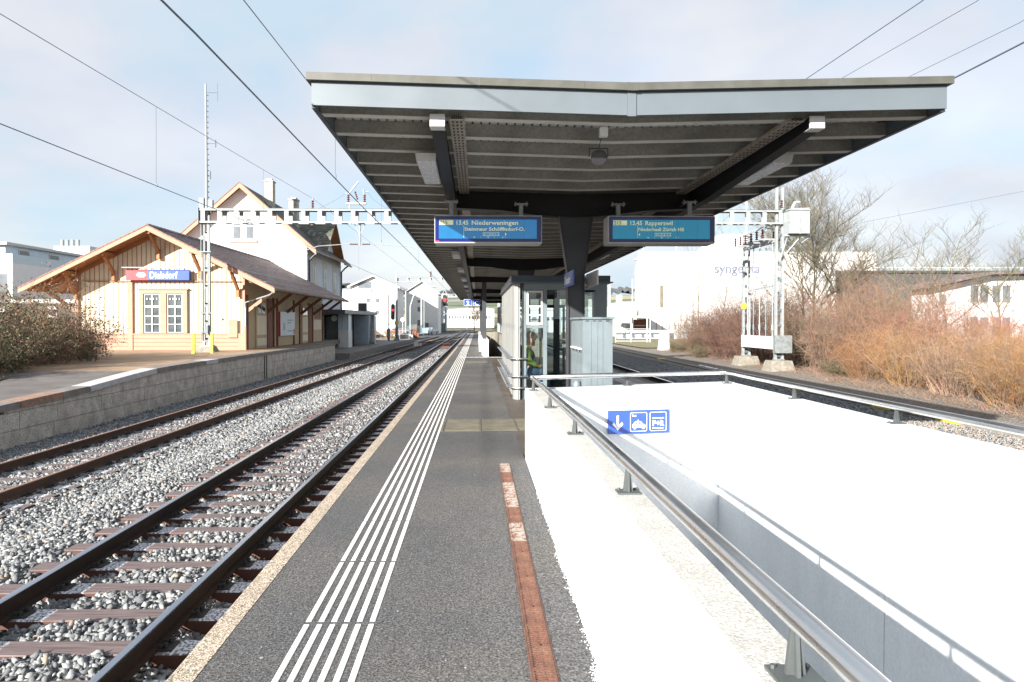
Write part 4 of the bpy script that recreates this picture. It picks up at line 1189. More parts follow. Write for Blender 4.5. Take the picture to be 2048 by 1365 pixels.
# ================================================================== WAITING SHELTER
SX0, SX1, SY0, SY1, SZ = .82, 2.93, 15.4, 22.2, 2.60
sh_ = thing("waiting_shelter", ((SX0 + SX1) / 2, (SY0 + SY1) / 2, 0), "grey steel and glass waiting room on the platform behind the white wall", "shelter")
mb = MB(); mb.box(SX0 - .06, SX1 + .06, SY0 - .08, SY1 + .06, SZ + .06, SZ + .20); obj("roof", mb, "dark_trim", sh_)
mb = MB(); mb.box(SX0 - .09, SX1 + .12, SY0 - .11, SY1 + .09, SZ + .035, SZ + .06); obj("roof_edge", mb, "shelter_frame", sh_)
# clad left wall: folded vertical boards, each one its own panel
n = 22; wv = (SY1 - SY0 - .3) / n
for i in range(n):
    y = SY0 + .3 + i * wv
    mb = MB(); d_ = .016 if i % 2 else 0
    mb.prism([(SX0 - d_, y + .004), (SX0 - d_ - .01, y + .03), (SX0 - d_ - .01, y + wv - .03), (SX0 - d_, y + wv - .004), (SX0 + .05, y + wv - .004), (SX0 + .05, y + .004)], 'z', .06, SZ + .03)
    obj("cladding_panel", mb, "shelter_panel", sh_)
mb = MB(); pr_ = []
for k_ in range(7): a = R(180 + k_ * 15); pr_.append((SX0 + .14 + .15 * math.cos(a), SY0 + .15 + .15 * math.sin(a)))
pr_ += [(SX0 + .14, SY0 + .05), (SX0 + .05, SY0 + .15), (SX0 + .05, SY0 + .295), (SX0 - .01, SY0 + .295)]
mb.prism(pr_, 'z', .0, SZ + .03); obj("corner_post", mb, "shelter_panel", sh_)
mb = MB()
for x in (SX0 + .10, SX0 + .19, SX0 + .22): mb.box(x, x + .006, SY0 - .006, SY0 - .001, 0, SZ)
obj("seam", mb, "shelter_frame", sh_)
# front frame: posts and rails
mb = MB()
posts = [(SX0 + .23, .05), (1.485, .085), (2.03, .05), (2.30, .08), (2.66, .27)]
for x, wd in posts: mb.box(x, x + wd, SY0, SY0 + .08, 0, SZ - .12)
mb.box(SX0 + .23, SX1, SY0 - .002, SY0 + .082, SZ - .119, SZ + .034)
for (a, b_) in ((SX0 + .281, 1.484), (1.571, 2.029)): mb.box(a, b_, SY0 + .01, SY0 + .07, .02, .10)
mb.box(SX0 + .281, 1.484, SY0 + .01, SY0 + .07, 1.62, 1.68)
mb.box(2.301, SX1, SY0 + .005, SY0 + .075, 0.0, 1.20)
obj("front_frame", mb, "white_metal" if False else "cabinet_grey", sh_)
mb = MB()
zt = SZ - .12
mb.box(SX0 + .29, 1.475, SY0 - .01, SY0 + .055, zt - .06, zt - .02); mb.box(SX0 + .29, 1.475, SY0 - .01, SY0 + .055, 1.69, 1.74)
mb.box(SX0 + .29, SX0 + .33, SY0 - .01, SY0 + .055, 1.741, zt - .061); mb.box(1.435, 1.475, SY0 - .01, SY0 + .055, 1.741, zt - .061)
mb.box(SX0 + .331, 1.434, SY0 - .008, SY0 + .05, 2.09, 2.125); mb.box(SX0 + .331, 1.434, SY0 - .008, SY0 + .05, 1.90, 1.93)
obj("window_frame", mb, "white_metal", sh_)
gl = [(SX0 + .33, 1.435, 1.74, zt - .06), (SX0 + .28, 1.485, .10, 1.62), (1.57, 2.03, .10, zt), (2.38, 2.66, 1.20, zt - .05), (2.08, 2.30, .1, zt)]
for (a, b_, c, d_) in gl:
    mb = MB(); mb.box(a + .001, b_ - .001, SY0 + .035, SY0 + .043, c + .001, d_ - .001); obj("window_pane", mb, "shelter_glass", sh_)
mb = MB(); mb.box(SX0, SX1, SY1 - .06, SY1, SZ - .1, SZ + .03); mb.box(SX0, SX1, SY1 - .06, SY1, 0, .1)
for x in (SX0, 1.5, 2.2, SX1 - .06): mb.box(x, x + .06, SY1 - .059, SY1 - .001, .1, SZ - .1)
mb.box(SX1 - .06, SX1, SY0 + .083, SY1 - .061, SZ - .1, SZ + .03); mb.box(SX1 - .06, SX1, SY0 + .083, SY1 - .061, 0, .45)
for y in (17.0, 18.6, 20.2): mb.box(SX1 - .059, SX1 - .001, y, y + .07, .45, SZ - .1)
obj("rear_frame", mb, "shelter_frame", sh_)
for (y0, y1) in ((SY0 + .09, 17.0), (17.07, 18.6), (18.67, 20.2), (20.27, SY1 - .07)):
    mb = MB(); mb.box(SX1 - .034, SX1 - .028, y0, y1, .45, SZ - .1); obj("window_pane", mb, "shelter_glass", sh_)
for (x0, x1) in ((SX0 + .06, 1.5), (1.56, 2.2), (2.26, SX1 - .06)):
    mb = MB(); mb.box(x0, x1, SY1 - .034, SY1 - .028, .1, SZ - .1); obj("window_pane", mb, "shelter_glass", sh_)
# inner sliding door leaf and half glazed partition
mb = MB(); mb.box(1.60, 1.66, 17.6, 17.68, 0, 2.2); mb.box(2.20, 2.26, 17.6, 17.68, 0, 2.2); mb.box(1.661, 2.199, 17.6, 17.68, 2.12, 2.2); mb.box(1.661, 2.199, 17.6, 17.68, 0, .25); mb.box(1.9, 2.05, 17.0, 17.1, 0, 2.5)
obj("inner_door", mb, "grey_wall", sh_)
mb = MB(); mb.box(SX0 + .06, SX1 - .06, SY0 + .09, SY1 - .07, .003, .012); obj("floor", mb, "cover_concrete", sh_)
mb = MB(); mb.box(SX0 + .06, 1.45, 15.75, 17.6, .42, .47); mb.box(SX0 + .055, SX0 + .075, 15.75, 17.6, .47, .95)
for y in (15.85, 17.5): mb.box(1.35, 1.42, y - .03, y + .03, .012, .42)
obj("bench", mb, "shelter_frame", sh_)
# three buffer rails round the left wall
for z in (.27, .53, .93):
    mb = MB()
    mb.tube([(SX0 + .32, SY0 - .06, z), (SX0 + .12, SY0 - .07, z), (SX0 - .04, SY0 - .01, z), (SX0 - .13, SY0 + .22, z), (SX0 - .14, SY1 + .3, z)], .022, 10)
    obj("buffer_rail", mb, "steel_tube", sh_, smooth=True)
    for k_ in range(9): obj("bracket", MB().box(SX0 - .12, SX0, SY0 + .5 + k_ * .75, SY0 + .56 + k_ * .75, z - .03, z + .03), "shelter_frame", sh_)

# ================================================================== EQUIPMENT CABINET
cb = thing("equipment_cabinet", (2.0, 11.3, 0), "pale blue grey sheet metal cabinet standing in front of the first column", "cabinet")
X0c, X1c, Y0c, Y1c, ZT = 1.755, 2.255, 11.35, 12.72, 1.80
mb = MB(); mb.box(X0c + .006, X1c, Y0c + .006, Y1c, .02, ZT); obj("body", mb, "cabinet_grey", cb)
xs_ = [X0c, 1.902, 2.006, 2.094, X1c]
for a, b_ in zip(xs_[:-1], xs_[1:]):
    mb = MB(); mb.box(a + .002, b_ - .002, Y0c - .004, Y0c + .005, .03, ZT - .002); obj("panel", mb, "cabinet_grey", cb)
ysd = [Y0c, 11.75, 12.15, Y1c]
for a, b_ in zip(ysd[:-1], ysd[1:]):
    mb = MB(); mb.box(X0c - .003, X0c + .005, a + .006, b_ - .003, .03, ZT - .06); obj("door", mb, "cabinet_grey", cb)
mb = MB(); mb.box(X0c - .03, X1c + .03, Y0c - .03, Y1c + .02, ZT + .002, ZT + .035); obj("lid", mb, "cabinet_grey", cb)
mb = MB()
for x in (1.83, 1.95, 2.045, 2.17): mb.box(x - .03, x + .03, Y0c - .0055, Y0c - .0042, ZT - .04, ZT - .018)
obj("vent", mb, "grey_wall", cb)
mb = MB()
for k_ in range(7): mb.tube([(X0c - .004, Y0c + .1 + k_ * .17, 1.30), (X0c - .05, Y0c + .1 + k_ * .17, 1.30)], .016, 8)
obj("knob", mb, "white_metal", cb)
mb = MB()
for k_ in (0, 2, 4): mb.box(X0c - .04, X0c - .02, Y0c + .12 + k_ * .2, Y0c + .15 + k_ * .2, 1.24, 1.29)
obj("latch", mb, "clip_dark", cb)
# pale round bin edge beside the cabinet
bn = MB(); bn.tube([(1.68, 11.5, 0), (1.68, 11.5, .66), (1.68, 11.5, .74), (1.68, 11.5, .78)], [.07, .075, .055, .02], 16)
tag(obj("litter_bin", bn, "cabinet_grey", loc=(1.68, 11.5, 0), smooth=True), "pale round topped bin squeezed against the cabinet", "bin")
# ticket stamping machine
tv = thing("ticket_validator", (1.42, 18.2, 0), "orange ticket stamping box on a thin post inside the waiting room", "ticket machine")
mb = MB(); mb.box(1.33, 1.53, 18.15, 18.35, 1.12, 1.48); obj("box", mb, "orange_paint", tv)
mb = MB(); mb.box(1.40, 1.45, 18.22, 18.27, 0, 1.12); obj("post", mb, "white_metal", tv)

# ================================================================== SEATED PERSON
def skin_body(name, V, E, Rd, m_, parent, root=0, sub=2):
    me = bpy.data.meshes.new(name); me.from_pydata(V, E, []); me.update()
    o = bpy.data.objects.new(name, me); COL.objects.link(o)
    o.modifiers.new("s", 'SKIN'); sk_ = me.skin_vertices[0].data
    for i, r in enumerate(Rd):
        sk_[i].radius = r if isinstance(r, tuple) else (r, r)
        sk_[i].use_root = (i == root)
    m = o.modifiers.new("ss", 'SUBSURF'); m.levels = sub; m.render_levels = sub
    bpy.context.view_layer.update()
    me2 = bpy.data.meshes.new_from_object(o.evaluated_get(bpy.context.evaluated_depsgraph_get()))
    COL.objects.unlink(o); bpy.data.objects.remove(o)
    me2.materials.clear(); me2.materials.append(MAT[m_]); me2.polygons.foreach_set("use_smooth", [True] * len(me2.polygons)); me2.name = name
    o = bpy.data.objects.new(name, me2); COL.objects.link(o); o.parent = parent
    return o
pe = thing("person", (1.10, 15.78, .06), "person in a bright green jacket and jeans sitting in the waiting room facing right", "person")
# local frame: x forward (facing right), y sideways, z up, seat at .45
V = [(0,0,.52),(0.02,0,.72),(0.03,0,.93),(0.05,0,1.06),(0.09,0,1.15),(0.13,0,1.25),(0.15,0,1.33),
     (0.03,-.19,1.03),(0.02,.19,1.03),(.07,-.25,.78),(.05,.25,.78),(.28,-.20,.66),(.26,.20,.66),(.36,-.15,.66),(.34,.15,.66),
     (.05,-.10,.52),(.05,.10,.52),(.46,-.12,.53),(.46,.12,.53),(.50,-.12,.10),(.48,.12,.10),(.62,-.12,.05),(.60,.12,.05)]
E_ = [(0,1),(1,2),(2,3),(3,4),(4,5),(5,6),(3,7),(3,8),(7,9),(8,10),(9,11),(10,12),(11,13),(12,14),(0,15),(0,16),(15,17),(16,18),(17,19),(18,20),(19,21),(20,22)]
Rd = [.14,.13,.14,.10,.052,.075,.085,.062,.062,.048,.048,.038,.038,.03,.03,.095,.095,.068,.068,.045,.045,.035,.035]
skin_body("body", V, E_, Rd, "skin", pe)
j = skin_body("jacket", [(0,0,.56),(0.02,0,.74),(0.03,0,.93),(0.045,0,1.06),(0.07,0,1.12),(0.03,-.20,1.03),(0.02,.20,1.03),(.07,-.26,.78),(.05,.26,.78),(.27,-.205,.665),(.25,.205,.665)],
     [(0,1),(1,2),(2,3),(3,4),(3,5),(3,6),(5,7),(6,8),(7,9),(8,10)], [.17,.16,.17,.13,.075,.085,.085,.068,.068,.052,.052], "jacket_green", pe)
skin_body("jacket_side", [(.13,-.04,.60),(.15,-.04,.75),(.14,-.04,.92),(.10,-.03,1.03)], [(0,1),(1,2),(2,3)], [.085,.10,.09,.05], "jacket_dark", pe)
skin_body("trousers", [(0,0,.52),(.05,-.10,.53),(.05,.10,.53),(.46,-.12,.54),(.46,.12,.54),(.50,-.12,.13),(.48,.12,.13)], [(0,1),(0,2),(1,3),(2,4),(3,5),(4,6)], [.15,.11,.11,.082,.082,.062,.062], "denim", pe)
for s in (-.12, .12): skin_body("shoe", [(.49, s, .06), (.56, s, .045), (.66, s, .04)], [(0,1),(1,2)], [.055,.05,.038], "shoe_black", pe)
def ell(name, c, r, m_, seg=14):
    me = bpy.data.meshes.new(name); bm = bmesh.new(); bmesh.ops.create_uvsphere(bm, u_segments=seg, v_segments=seg // 2 + 2, radius=1)
    for v in bm.verts: v.co = Vector((v.co.x * r[0] + c[0], v.co.y * r[1] + c[1], v.co.z * r[2] + c[2]))
    for f in bm.faces: f.smooth = True
    bm.to_mesh(me); bm.free(); me.materials.append(MAT[m_]); o = bpy.data.objects.new(name, me); COL.objects.link(o); o.parent = pe
ell("hair", (.125, 0, 1.335), (.108, .088, .10), "hair_grey")
ell("face", (.17, 0, 1.295), (.088, .072, .108), "skin"); ell("nose", (.262, 0, 1.29), (.022, .014, .022), "skin")
for s in (-1, 1):
    ell("ear", (.145, s * .077, 1.29), (.022, .012, .032), "skin"); ell("eye", (.243, s * .03, 1.315), (.010, .010, .007), "shoe_black", 8)
    pe.scale = (1.04, 1.04, 1.04) if s < 0 else pe.scale
    for q, (ln, dz_) in enumerate(((.055, .012), (.065, .004), (.062, -.004), (.048, -.012))):
        skin_body("finger", [(.37, s * .15, .66 + dz_), (.40, s * (.148 - .004 * q), .652 + dz_), (.37 + ln, s * (.13 - .004 * q), .63 + dz_)], [(0,1),(1,2)], [.011, .0095, .0075], "skin", pe, sub=1)
    skin_body("thumb", [(.36, s * .135, .675), (.385, s * .118, .68), (.405, s * .112, .665)], [(0,1),(1,2)], [.012, .0105, .009], "skin", pe, sub=1)
ell("mouth", (.247, 0, 1.245), (.010, .022, .004), "orange_wood", 8)
skin_body("collar", [(.075,0,1.10),(.10,0,1.155)], [(0,1)], [.075,.068], "sign_white", pe, sub=1)
mb = MB(); mb.tube([(1.06, 15.72, .78), (1.30, 15.66, .62), (1.50, 15.6, .42)], .014, 8); mb.tube([(1.12, 15.75, .70), (1.34, 15.68, .52), (1.54, 15.62, .36)], .012, 8)
for (x, z) in ((1.16, .70), (1.30, .58), (1.44, .47)): mb.bar((x, 15.7, z), (x + .08, 15.66, z + .03), .02, .02)
tag(obj("blue_tube_frame", mb, "blue_plastic", loc=(1.5, 15.65, .4)), "bright blue tubular frame leaning at the knees of the seated person", "frame")  # made-up tubing for a blue bar of unknown kind
# ================================================================== DEPOT (old wooden goods shed)
DG = 38.7; DX0, DX1 = -22.55, -13.10; DE = 57.9; DZ = .18
PX, PZ = -18.0, 6.62          # gable apex of the wall
def dz_wall(x):              # underside of roof over the gable wall
    return PZ - .455 * abs(x - PX) * 1.0
dp = thing("goods_shed", (-17.8, DG, DZ), "old cream and orange wooden station shed with a wide tiled roof", "building")
mb = MB()
prof = [(DX0, DZ), (DX1, DZ), (DX1, dz_wall(DX1)), (PX, PZ), (DX0, dz_wall(DX0))]
mb.prism(prof, 'y', DG + .06, DE)
obj("wall", mb, "cream_wood", dp)
def part(name, m_, *boxes, parent=dp):
    mb_ = MB()
    for b_ in boxes: mb_.box(*b_)
    return obj(name, mb_, m_, parent)
# gable boards: cream panels and salmon battens
band = 4.05; base_t = 1.08
wx0, wx1 = -18.98, -16.30
part("wall_band", "orange_wood", (DX0, DX1, DG - .045, DG + .059, band - .03, band + .03))
part("wall_band", "salmon_wood", (DX0, DX1, DG - .05, DG + .058, base_t - .03, base_t + .04))
mb = MB(); mb.box(.0, .0, 0, 0, 0, 0)
nb = 36; bwid = (DX1 - DX0) / nb
def in_win(x): return wx0 - .1 < x < wx1 + .1
for i in range(nb + 1):
    x = DX0 + i * bwid
    if 0 < i < nb:
        if not in_win(x): part("batten", "salmon_wood", (x - .020, x + .020, DG + .042, DG + .059, base_t + .045, band - .032))
        else: part("batten", "salmon_wood", (x - .020, x + .020, DG + .042, DG + .059, 3.62, band - .032))
        zt = dz_wall(x) - .1
        if zt > band + .1: part("batten", "salmon_wood", (x - .020, x + .020, DG + .042, DG + .059, band + .035, zt))
for (a, b_) in ((DX0, -19.6), (-19.35, DX1)):
    for k_ in range(4):
        z0_ = DZ + k_ * .218
        part("plank", "salmon_wood", (a + .2 if a == DX0 else a, b_ - (.2 if b_ == DX1 else 0), DG - .02, DG + .059, z0_ + .008, z0_ + .212))
part("post", "salmon_wood", (DX0, DX0 + .2, DG - .07, DG + .06, DZ, dz_wall(DX0 + .1) - .1))
part("post", "salmon_wood", (-19.6, -19.35, DG - .06, DG + .0585, DZ, band - .035))
part("post", "salmon_wood", (DX1 - .35, DX1 - .0, DG - .07, DG + .06, DZ, base_t - .035))
part("post", "salmon_wood", (DX1 - .11, DX1 + .02, DG - .07, DG + .06, base_t + .045, dz_wall(DX1) - .02))
# window pair
W = part("window", "salmon_wood", (wx0, wx1, DG - .08, DG + .05, 3.36, 3.58), (wx0, wx0 + .24, DG - .08, DG + .05, base_t + .05, 3.36), (wx1 - .24, wx1, DG - .08, DG + .05, base_t + .05, 3.36), (-17.80, -17.46, DG - .08, DG + .05, base_t + .05, 3.36), (wx0 - .08, wx1 + .08, DG - .12, DG + .05, 3.58, 3.65))
for (a, b_) in ((wx0 + .24, -17.80), (-17.46, wx1 - .24)):
    mb = MB(); mb.box(a, b_, DG + .01, DG + .045, 1.14, 3.36); obj("pane", mb, "window_dark", W)
    mb = MB()
    mb.box(a + .03, a + .08, DG - .03, DG + .009, 1.16, 3.34); mb.box(b_ - .08, b_ - .03, DG - .03, DG + .009, 1.16, 3.34)
    mb.box((a + b_) / 2 - .028, (a + b_) / 2 + .028, DG - .031, DG + .009, 1.16, 3.34)
    for z in (1.16, 1.62, 2.08, 2.58, 3.29): mb.box(a + .05, b_ - .05, DG - .029, DG + .009, z, z + (.10 if z in (2.58,) else .035))
    pass
    for k_ in range(4):
        xx = a + .2 + k_ * (b_ - a - .4) / 3
        mb.prism([(xx - .04, 3.02), (xx, 3.14), (xx + .04, 3.02)], 'y', DG - .05, DG - .04)
    obj("frame", mb, "white_metal", W)
# roof
OH = 1.45; rx0, rx1 = -24.75, -11.00
ry0, ry1 = DG - OH, DE + .6
slope = (7.02 - 3.48) / (rx1 - PX + .2)
def rz(x): return 6.98 - abs(x - (PX + .15)) * (3.42 / 6.95)
rr = MB()
XP = PX + .15
for (a, b_) in ((rx0, XP), (XP, rx1)):
    rr.hexa([(a, ry0, rz(a) - .10), (b_, ry0, rz(b_) - .10), (b_, ry1, rz(b_) - .10), (a, ry1, rz(a) - .10), (a, ry0, rz(a) - .03), (b_, ry0, rz(b_) - .03), (b_, ry1, rz(b_) - .03), (a, ry1, rz(a) - .03)])
roof = obj("roof", rr, "orange_wood", dp)
# tiles: every one modelled, joined per slope
random.seed(3)
tl = MB(); L_ = math.hypot(1, 3.42 / 6.95)
def tiles(mb_, xa, xb_, za_, zb_, y0, y1, cw=.26, cl=.34, mi=0):
    """courses of overlapping tiles from (xa,za) eave to (xb,zb) ridge"""
    n_ = int(math.hypot(xb_ - xa, zb_ - za_) / cl); ny = int((y1 - y0) / cw)
    for i in range(n_):
        t0, t1 = i / n_, (i + 1.12) / n_
        x0, z0_, x1, z1_ = xa + (xb_ - xa) * t0, za_ + (zb_ - za_) * t0, xa + (xb_ - xa) * min(t1, 1), za_ + (zb_ - za_) * min(t1, 1)
        for j_ in range(ny):
            ya, yb_ = y0 + j_ * cw, y0 + (j_ + .94) * cw
            h = .035 + random.uniform(-.006, .012); mm = mi if random.random() < .82 else mi + 1
            mb_.add([(x0, ya, z0_ + h), (x0, yb_, z0_ + h), (x1, yb_, z1_ + .006), (x1, ya, z1_ + .006), (x0, ya, z0_ - .01), (x0, yb_, z0_ - .01)],
                    [(0, 1, 2, 3), (4, 5, 1, 0)], mm)
tiles(tl, rx1, XP, rz(rx1) - .02, rz(XP) - .02, ry0, ry1)
tl2 = MB(); tiles(tl2, rx0, XP, rz(rx0) - .02, rz(XP) - .02, ry0, ry0 + 3)
tl2.hexa([(rx0, ry0 + 3, rz(rx0) - .025), (XP, ry0 + 3, rz(XP) - .025), (XP, ry1, rz(XP) - .025), (rx0, ry1, rz(rx0) - .025), (rx0, ry0 + 3, rz(rx0) + .01), (XP, ry0 + 3, rz(XP) + .01), (XP, ry1, rz(XP) + .01), (rx0, ry1, rz(rx0) + .01)])
obj("roof_tiles", tl, ["tile_brown", "tile_red"], dp, kind='stuff'); obj("roof_tiles", tl2, ["tile_red", "tile_brown"], dp, kind='stuff')
mb = MB()
for k_ in range(52): y = ry0 + k_ * .41; mb.tube([(XP, y, rz(XP) + .0), (XP, y + .43, rz(XP) + .02)], [.10, .115], 8)
obj("ridge_tiles", mb, "tile_brown", dp, kind='stuff')
mb = MB()
for k_ in range(30):
    for (xa, xb_) in ((rx0, XP), (XP, rx1)):
        t0 = k_ / 30; x = xa + (xb_ - xa) * t0; x2_ = xa + (xb_ - xa) * (k_ + .94) / 30
        mb.hexa([(x, ry0 - .05, rz(x) - .02), (x2_, ry0 - .05, rz(x2_) - .02), (x2_, ry0 + .12, rz(x2_) - .02), (x, ry0 + .12, rz(x) - .02), (x, ry0 - .05, rz(x) + .05), (x2_, ry0 - .05, rz(x2_) + .05), (x2_, ry0 + .12, rz(x2_) + .05), (x, ry0 + .12, rz(x) + .05)])
obj("verge_tiles", mb, "tile_red", dp, kind='stuff')
def slopebar(name, m_, y0, y1, d0, d1, xa, xb_):
    mb_ = MB(); mb_.hexa([(xa, y0, rz(xa) + d0), (xb_, y0, rz(xb_) + d0), (xb_, y1, rz(xb_) + d0), (xa, y1, rz(xa) + d0), (xa, y0, rz(xa) + d1), (xb_, y0, rz(xb_) + d1), (xb_, y1, rz(xb_) + d1), (xa, y1, rz(xa) + d1)])
    return obj(name, mb_, m_, dp)
for (a, b_) in ((rx0, XP), (XP, rx1)):
    slopebar("bargeboard", "salmon_wood", ry0 - .03, ry0 + .02, -.27, -.02, a, b_)
    slopebar("rafter", "orange_wood", DG - .11, DG + .055, -.33, -.101, max(a, DX0 - .6), min(b_, DX1 + .6))
mb = MB()
for k_ in range(14):
    y = ry0 + .7 + k_ * 1.45
    for (a, b_) in ((rx0 + .05, DX0), (DX1, rx1 - .05)):
        mb.hexa([(a, y, rz(a) - .24), (b_, y, rz(b_) - .24), (b_, y + .1, rz(b_) - .24), (a, y + .1, rz(a) - .24), (a, y, rz(a) - .101), (b_, y, rz(b_) - .101), (b_, y + .1, rz(b_) - .101), (a, y + .1, rz(a) - .101)])
obj("rafter", mb, "orange_wood", dp, kind='stuff')
# purlins with braces under the gable overhang
for x in (XP, -20.35, -22.45, -15.55, -13.45):
    mb = MB(); z = rz(x) - .101
    if x == XP: z -= .05
    mb.box(x - .09, x + .09, ry0 + .1, DG - .07, z - .27, z - .05)
    obj("purlin", mb, "orange_wood", dp)
    mb = MB(); mb.bar((x, ry0 + .35, z - .26), (x, DG - .09, z - 1.15), .14, .17); mb.box(x - .08, x + .08, DG - .2, DG - .072, z - 1.55, z - 1.10); obj("brace", mb, "orange_wood", dp)
# side braces carrying the wide eaves
for y in (38.9, 42.5, 46.6, 50.6, 54.4, 57.7):
    for (xw, xo_) in ((DX1, rx1 - .5), (DX0, rx0 + .5)):
        mb = MB(); s = 1 if xo_ > xw else -1
        mb.bar((xw + s * .05, y, 2.35), (xo_, y, rz(xo_) - .32), .16, .18); mb.bar((xw, y, rz(xw) - .5), (xo_ + s * .3, y, rz(xo_) - .30), .12, .14)
        obj("brace", mb, "brown_wood" if xw == DX1 and y > 40 else "salmon_wood", dp)
# gutter along the track side
gt = MB(); prf = [(rx1 + .02 + .085 * math.cos(R(a)), rz(rx1) - .09 + .085 * math.sin(R(a))) for a in range(180, 361, 30)] + [(rx1 + .02 + .07 * math.cos(R(a)), rz(rx1) - .09 + .07 * math.sin(R(a))) for a in range(360, 179, -30)]
gt.prism(prf, 'y', ry0 - .02, ry1); obj("gutter", gt, "gutter_green", dp)
mb = MB(); mb.tube([(rx1 - .05, ry0 + .1, rz(rx1) - .16), (rx1 - .4, ry0 + .5, rz(rx1) - .35), (-12.95, 38.35, 2.85), (-12.98, 38.45, 2.6), (-12.98, 38.45, 1.5)], .045, 8); obj("downpipe", mb, "galvanised", dp)
mb = MB(); mb.tube([(-12.98, 38.45, 1.5), (-12.98, 38.45, DZ)], .06, 8); obj("downpipe", mb, "salmon_wood", dp)
mb = MB()
mb.tube([(rx1 - 1.9, ry0 + .1, rz(rx1 - 1.9) + .07), (rx1 - 1.9, DG + 14, rz(rx1 - 1.9) + .07)], .02, 5); mb.tube([(rx1 - .55, ry0 + .1, rz(rx1 - .55) + .08), (rx1 - .55, ry1, rz(rx1 - .55) + .08)], .02, 5)
obj("snow_guard", mb, "galvanised", dp)
# track-side wall: boards, battens, doors
xw = DX1
def sidepart(name, m_, y0, y1, z0_, z1_, d=.05, parent=dp):
    mb_ = MB(); mb_.box(xw + .001, xw + d, y0, y1, z0_, z1_); return obj(name, mb_, m_, parent)
mb = MB(); mb.box(xw - .03, xw + .02, DG + .07, DE, DZ, dz_wall(xw) - .02); obj("wall", mb, "tan_wood", dp)
for y0, y1, nrm in ((40.35, 43.3, 1), (50.9, 53.6, 1)):
    d_ = sidepart("door", "tan_wood", y0, y1 - .9, DZ, 3.1, .10)
    for q in (.12, .5): 
        mb = MB(); yy = y0 + (y1 - .9 - y0) * q; mb.box(xw + .101, xw + .11, yy, yy + (y1 - .9 - y0) * .32, 2.3, 2.9); obj("pane", mb, "window_dark", d_)
    for (za, zb_) in ((.35, .8), (1.0, 2.15)):
        mb = MB(); mb.box(xw + .101, xw + .112, y0 + .15, y1 - 1.05, za, zb_); obj("panel", mb, "cream_wood", d_)
    sidepart("door_reveal", "brown_wood", y1 - .9, y1, DZ, 3.2, .16)
for y in (DG + .1, 43.8, 44.6, 48.6, 50.2, 54.1, 57.6): sidepart("post", "brown_wood", y, y + .18, DZ, 3.3, .12)
mb = MB()
y = 44.8
while y < 57.5:
    if not 50.3 < y < 54.0: mb.box(xw + .021, xw + .05, y, y + .05, 1.1 if y < 54 else 1.2, 3.3)
    y += .2
obj("batten", mb, "cream_wood", dp, kind='stuff')
for (ya, yb_) in ((44.8, 48.5), (48.8, 50.1), (54.3, 57.5)):
    for k_ in range(4): sidepart("plank", "tan_wood", ya, yb_, DZ + k_ * .22 + .01, DZ + k_ * .22 + .21, .055)
w2 = sidepart("window", "brown_wood", 54.9, 57.0, 2.05, 3.0, .06)
for k_ in range(4): mb = MB(); mb.box(xw + .061, xw + .075, 54.95 + k_ * .66, 55.03 + k_ * .66, 2.05, 3.0); obj("mullion", mb, "cream_wood", w2)
sidepart("panel", "cream_wood", 54.7, 57.2, 1.15, 1.95, .06)
# wall lamp cables and the little box on the wall
part("wall_box", "galvanised", (-14.45, -14.37, DG - .05, DG - .006, 1.9, 2.0)); part("wall_box", "salmon_wood", (-14.0, -13.5, DG - .09, DG - .051, .9, 1.9))

# station name sign on the gable
ss = thing("station_sign", (-17.8, DG - .2, 4.1), "red and blue Dielsdorf station sign with white arrows on the cream gable", "sign")
zs0, zs1 = 4.10, 4.68; ysf = DG - .30
mb = MB(); mb.box(-19.58, -18.37, ysf, DG - .06, zs0, zs1); obj("red_panel", mb, "sign_red", ss)
mb = MB(); mb.box(-18.365, -16.08, ysf, DG - .06, zs0, zs1); obj("blue_panel", mb, "sign_blue", ss)
def logo(cx_, cz_, s, y):
    m_ = MB()
    for sg_ in (-1, 1):
        pts_ = [(.05, .045), (.05, .26), (.14, .26), (.14 + .0, .26), (.33, .26), (.58, 0), (.33, -.26), (.14, -.26), (.05, -.26), (.05, -.045)]
        # double arrow built from bars: horizontal bar, vertical bars and arrow head
        m_.prism([(cx_ + sg_ * s * a, cz_ + s * b_) for a, b_ in [(.33, .27), (.60, 0), (.33, -.27), (.20, -.27), (.42, -.055), (.42, .055), (.20, .27)]], 'y', y - .004, y - .001)
        m_.box(min(cx_, cx_ + sg_ * s * .42), max(cx_, cx_ + sg_ * s * .42), y - .0055, y - .0042, cz_ - s * .055, cz_ + s * .055)
    m_.box(cx_ - s * .055, cx_ + s * .055, y - .0068, y - .0056, cz_ - s * .27, cz_ + s * .27)
    for sg_ in (-1, 1):
        m_.prism([(cx_ + sg_ * s * a, cz_ + s * b_) for a, b_ in [(.055, .27), (.20, .27), (.10, .17), (.055, .17)]], 'y', y - .0082, y - .007)
        m_.prism([(cx_ + sg_ * s * a, cz_ + s * b_) for a, b_ in [(.055, -.27), (.20, -.27), (.10, -.17), (.055, -.17)]], 'y', y - .0082, y - .007)
    return m_
obj("arrow_emblem", logo(-18.74, (zs0 + zs1) / 2, .46, ysf), "sign_white", ss)
text_mesh("lettering", "Dielsdorf", .52, "sign_white", ss, (-18.27, ysf - .004, zs0 + .105), (90, 0, 0), 'LEFT', .007, .002, sx=.78)
mb = MB(); mb.tube([(-19.7, ysf - .2, zs1 + .10), (-16.1, ysf - .2, zs1 + .10)], .035, 8)
for k_ in range(8): mb.bar((-19.4 + k_ * .44, ysf - .2, zs1 + .1), (-19.4 + k_ * .44, ysf + .1, zs1 + .01), .03, .02)
obj("strip_light", mb, "galvanised", ss)
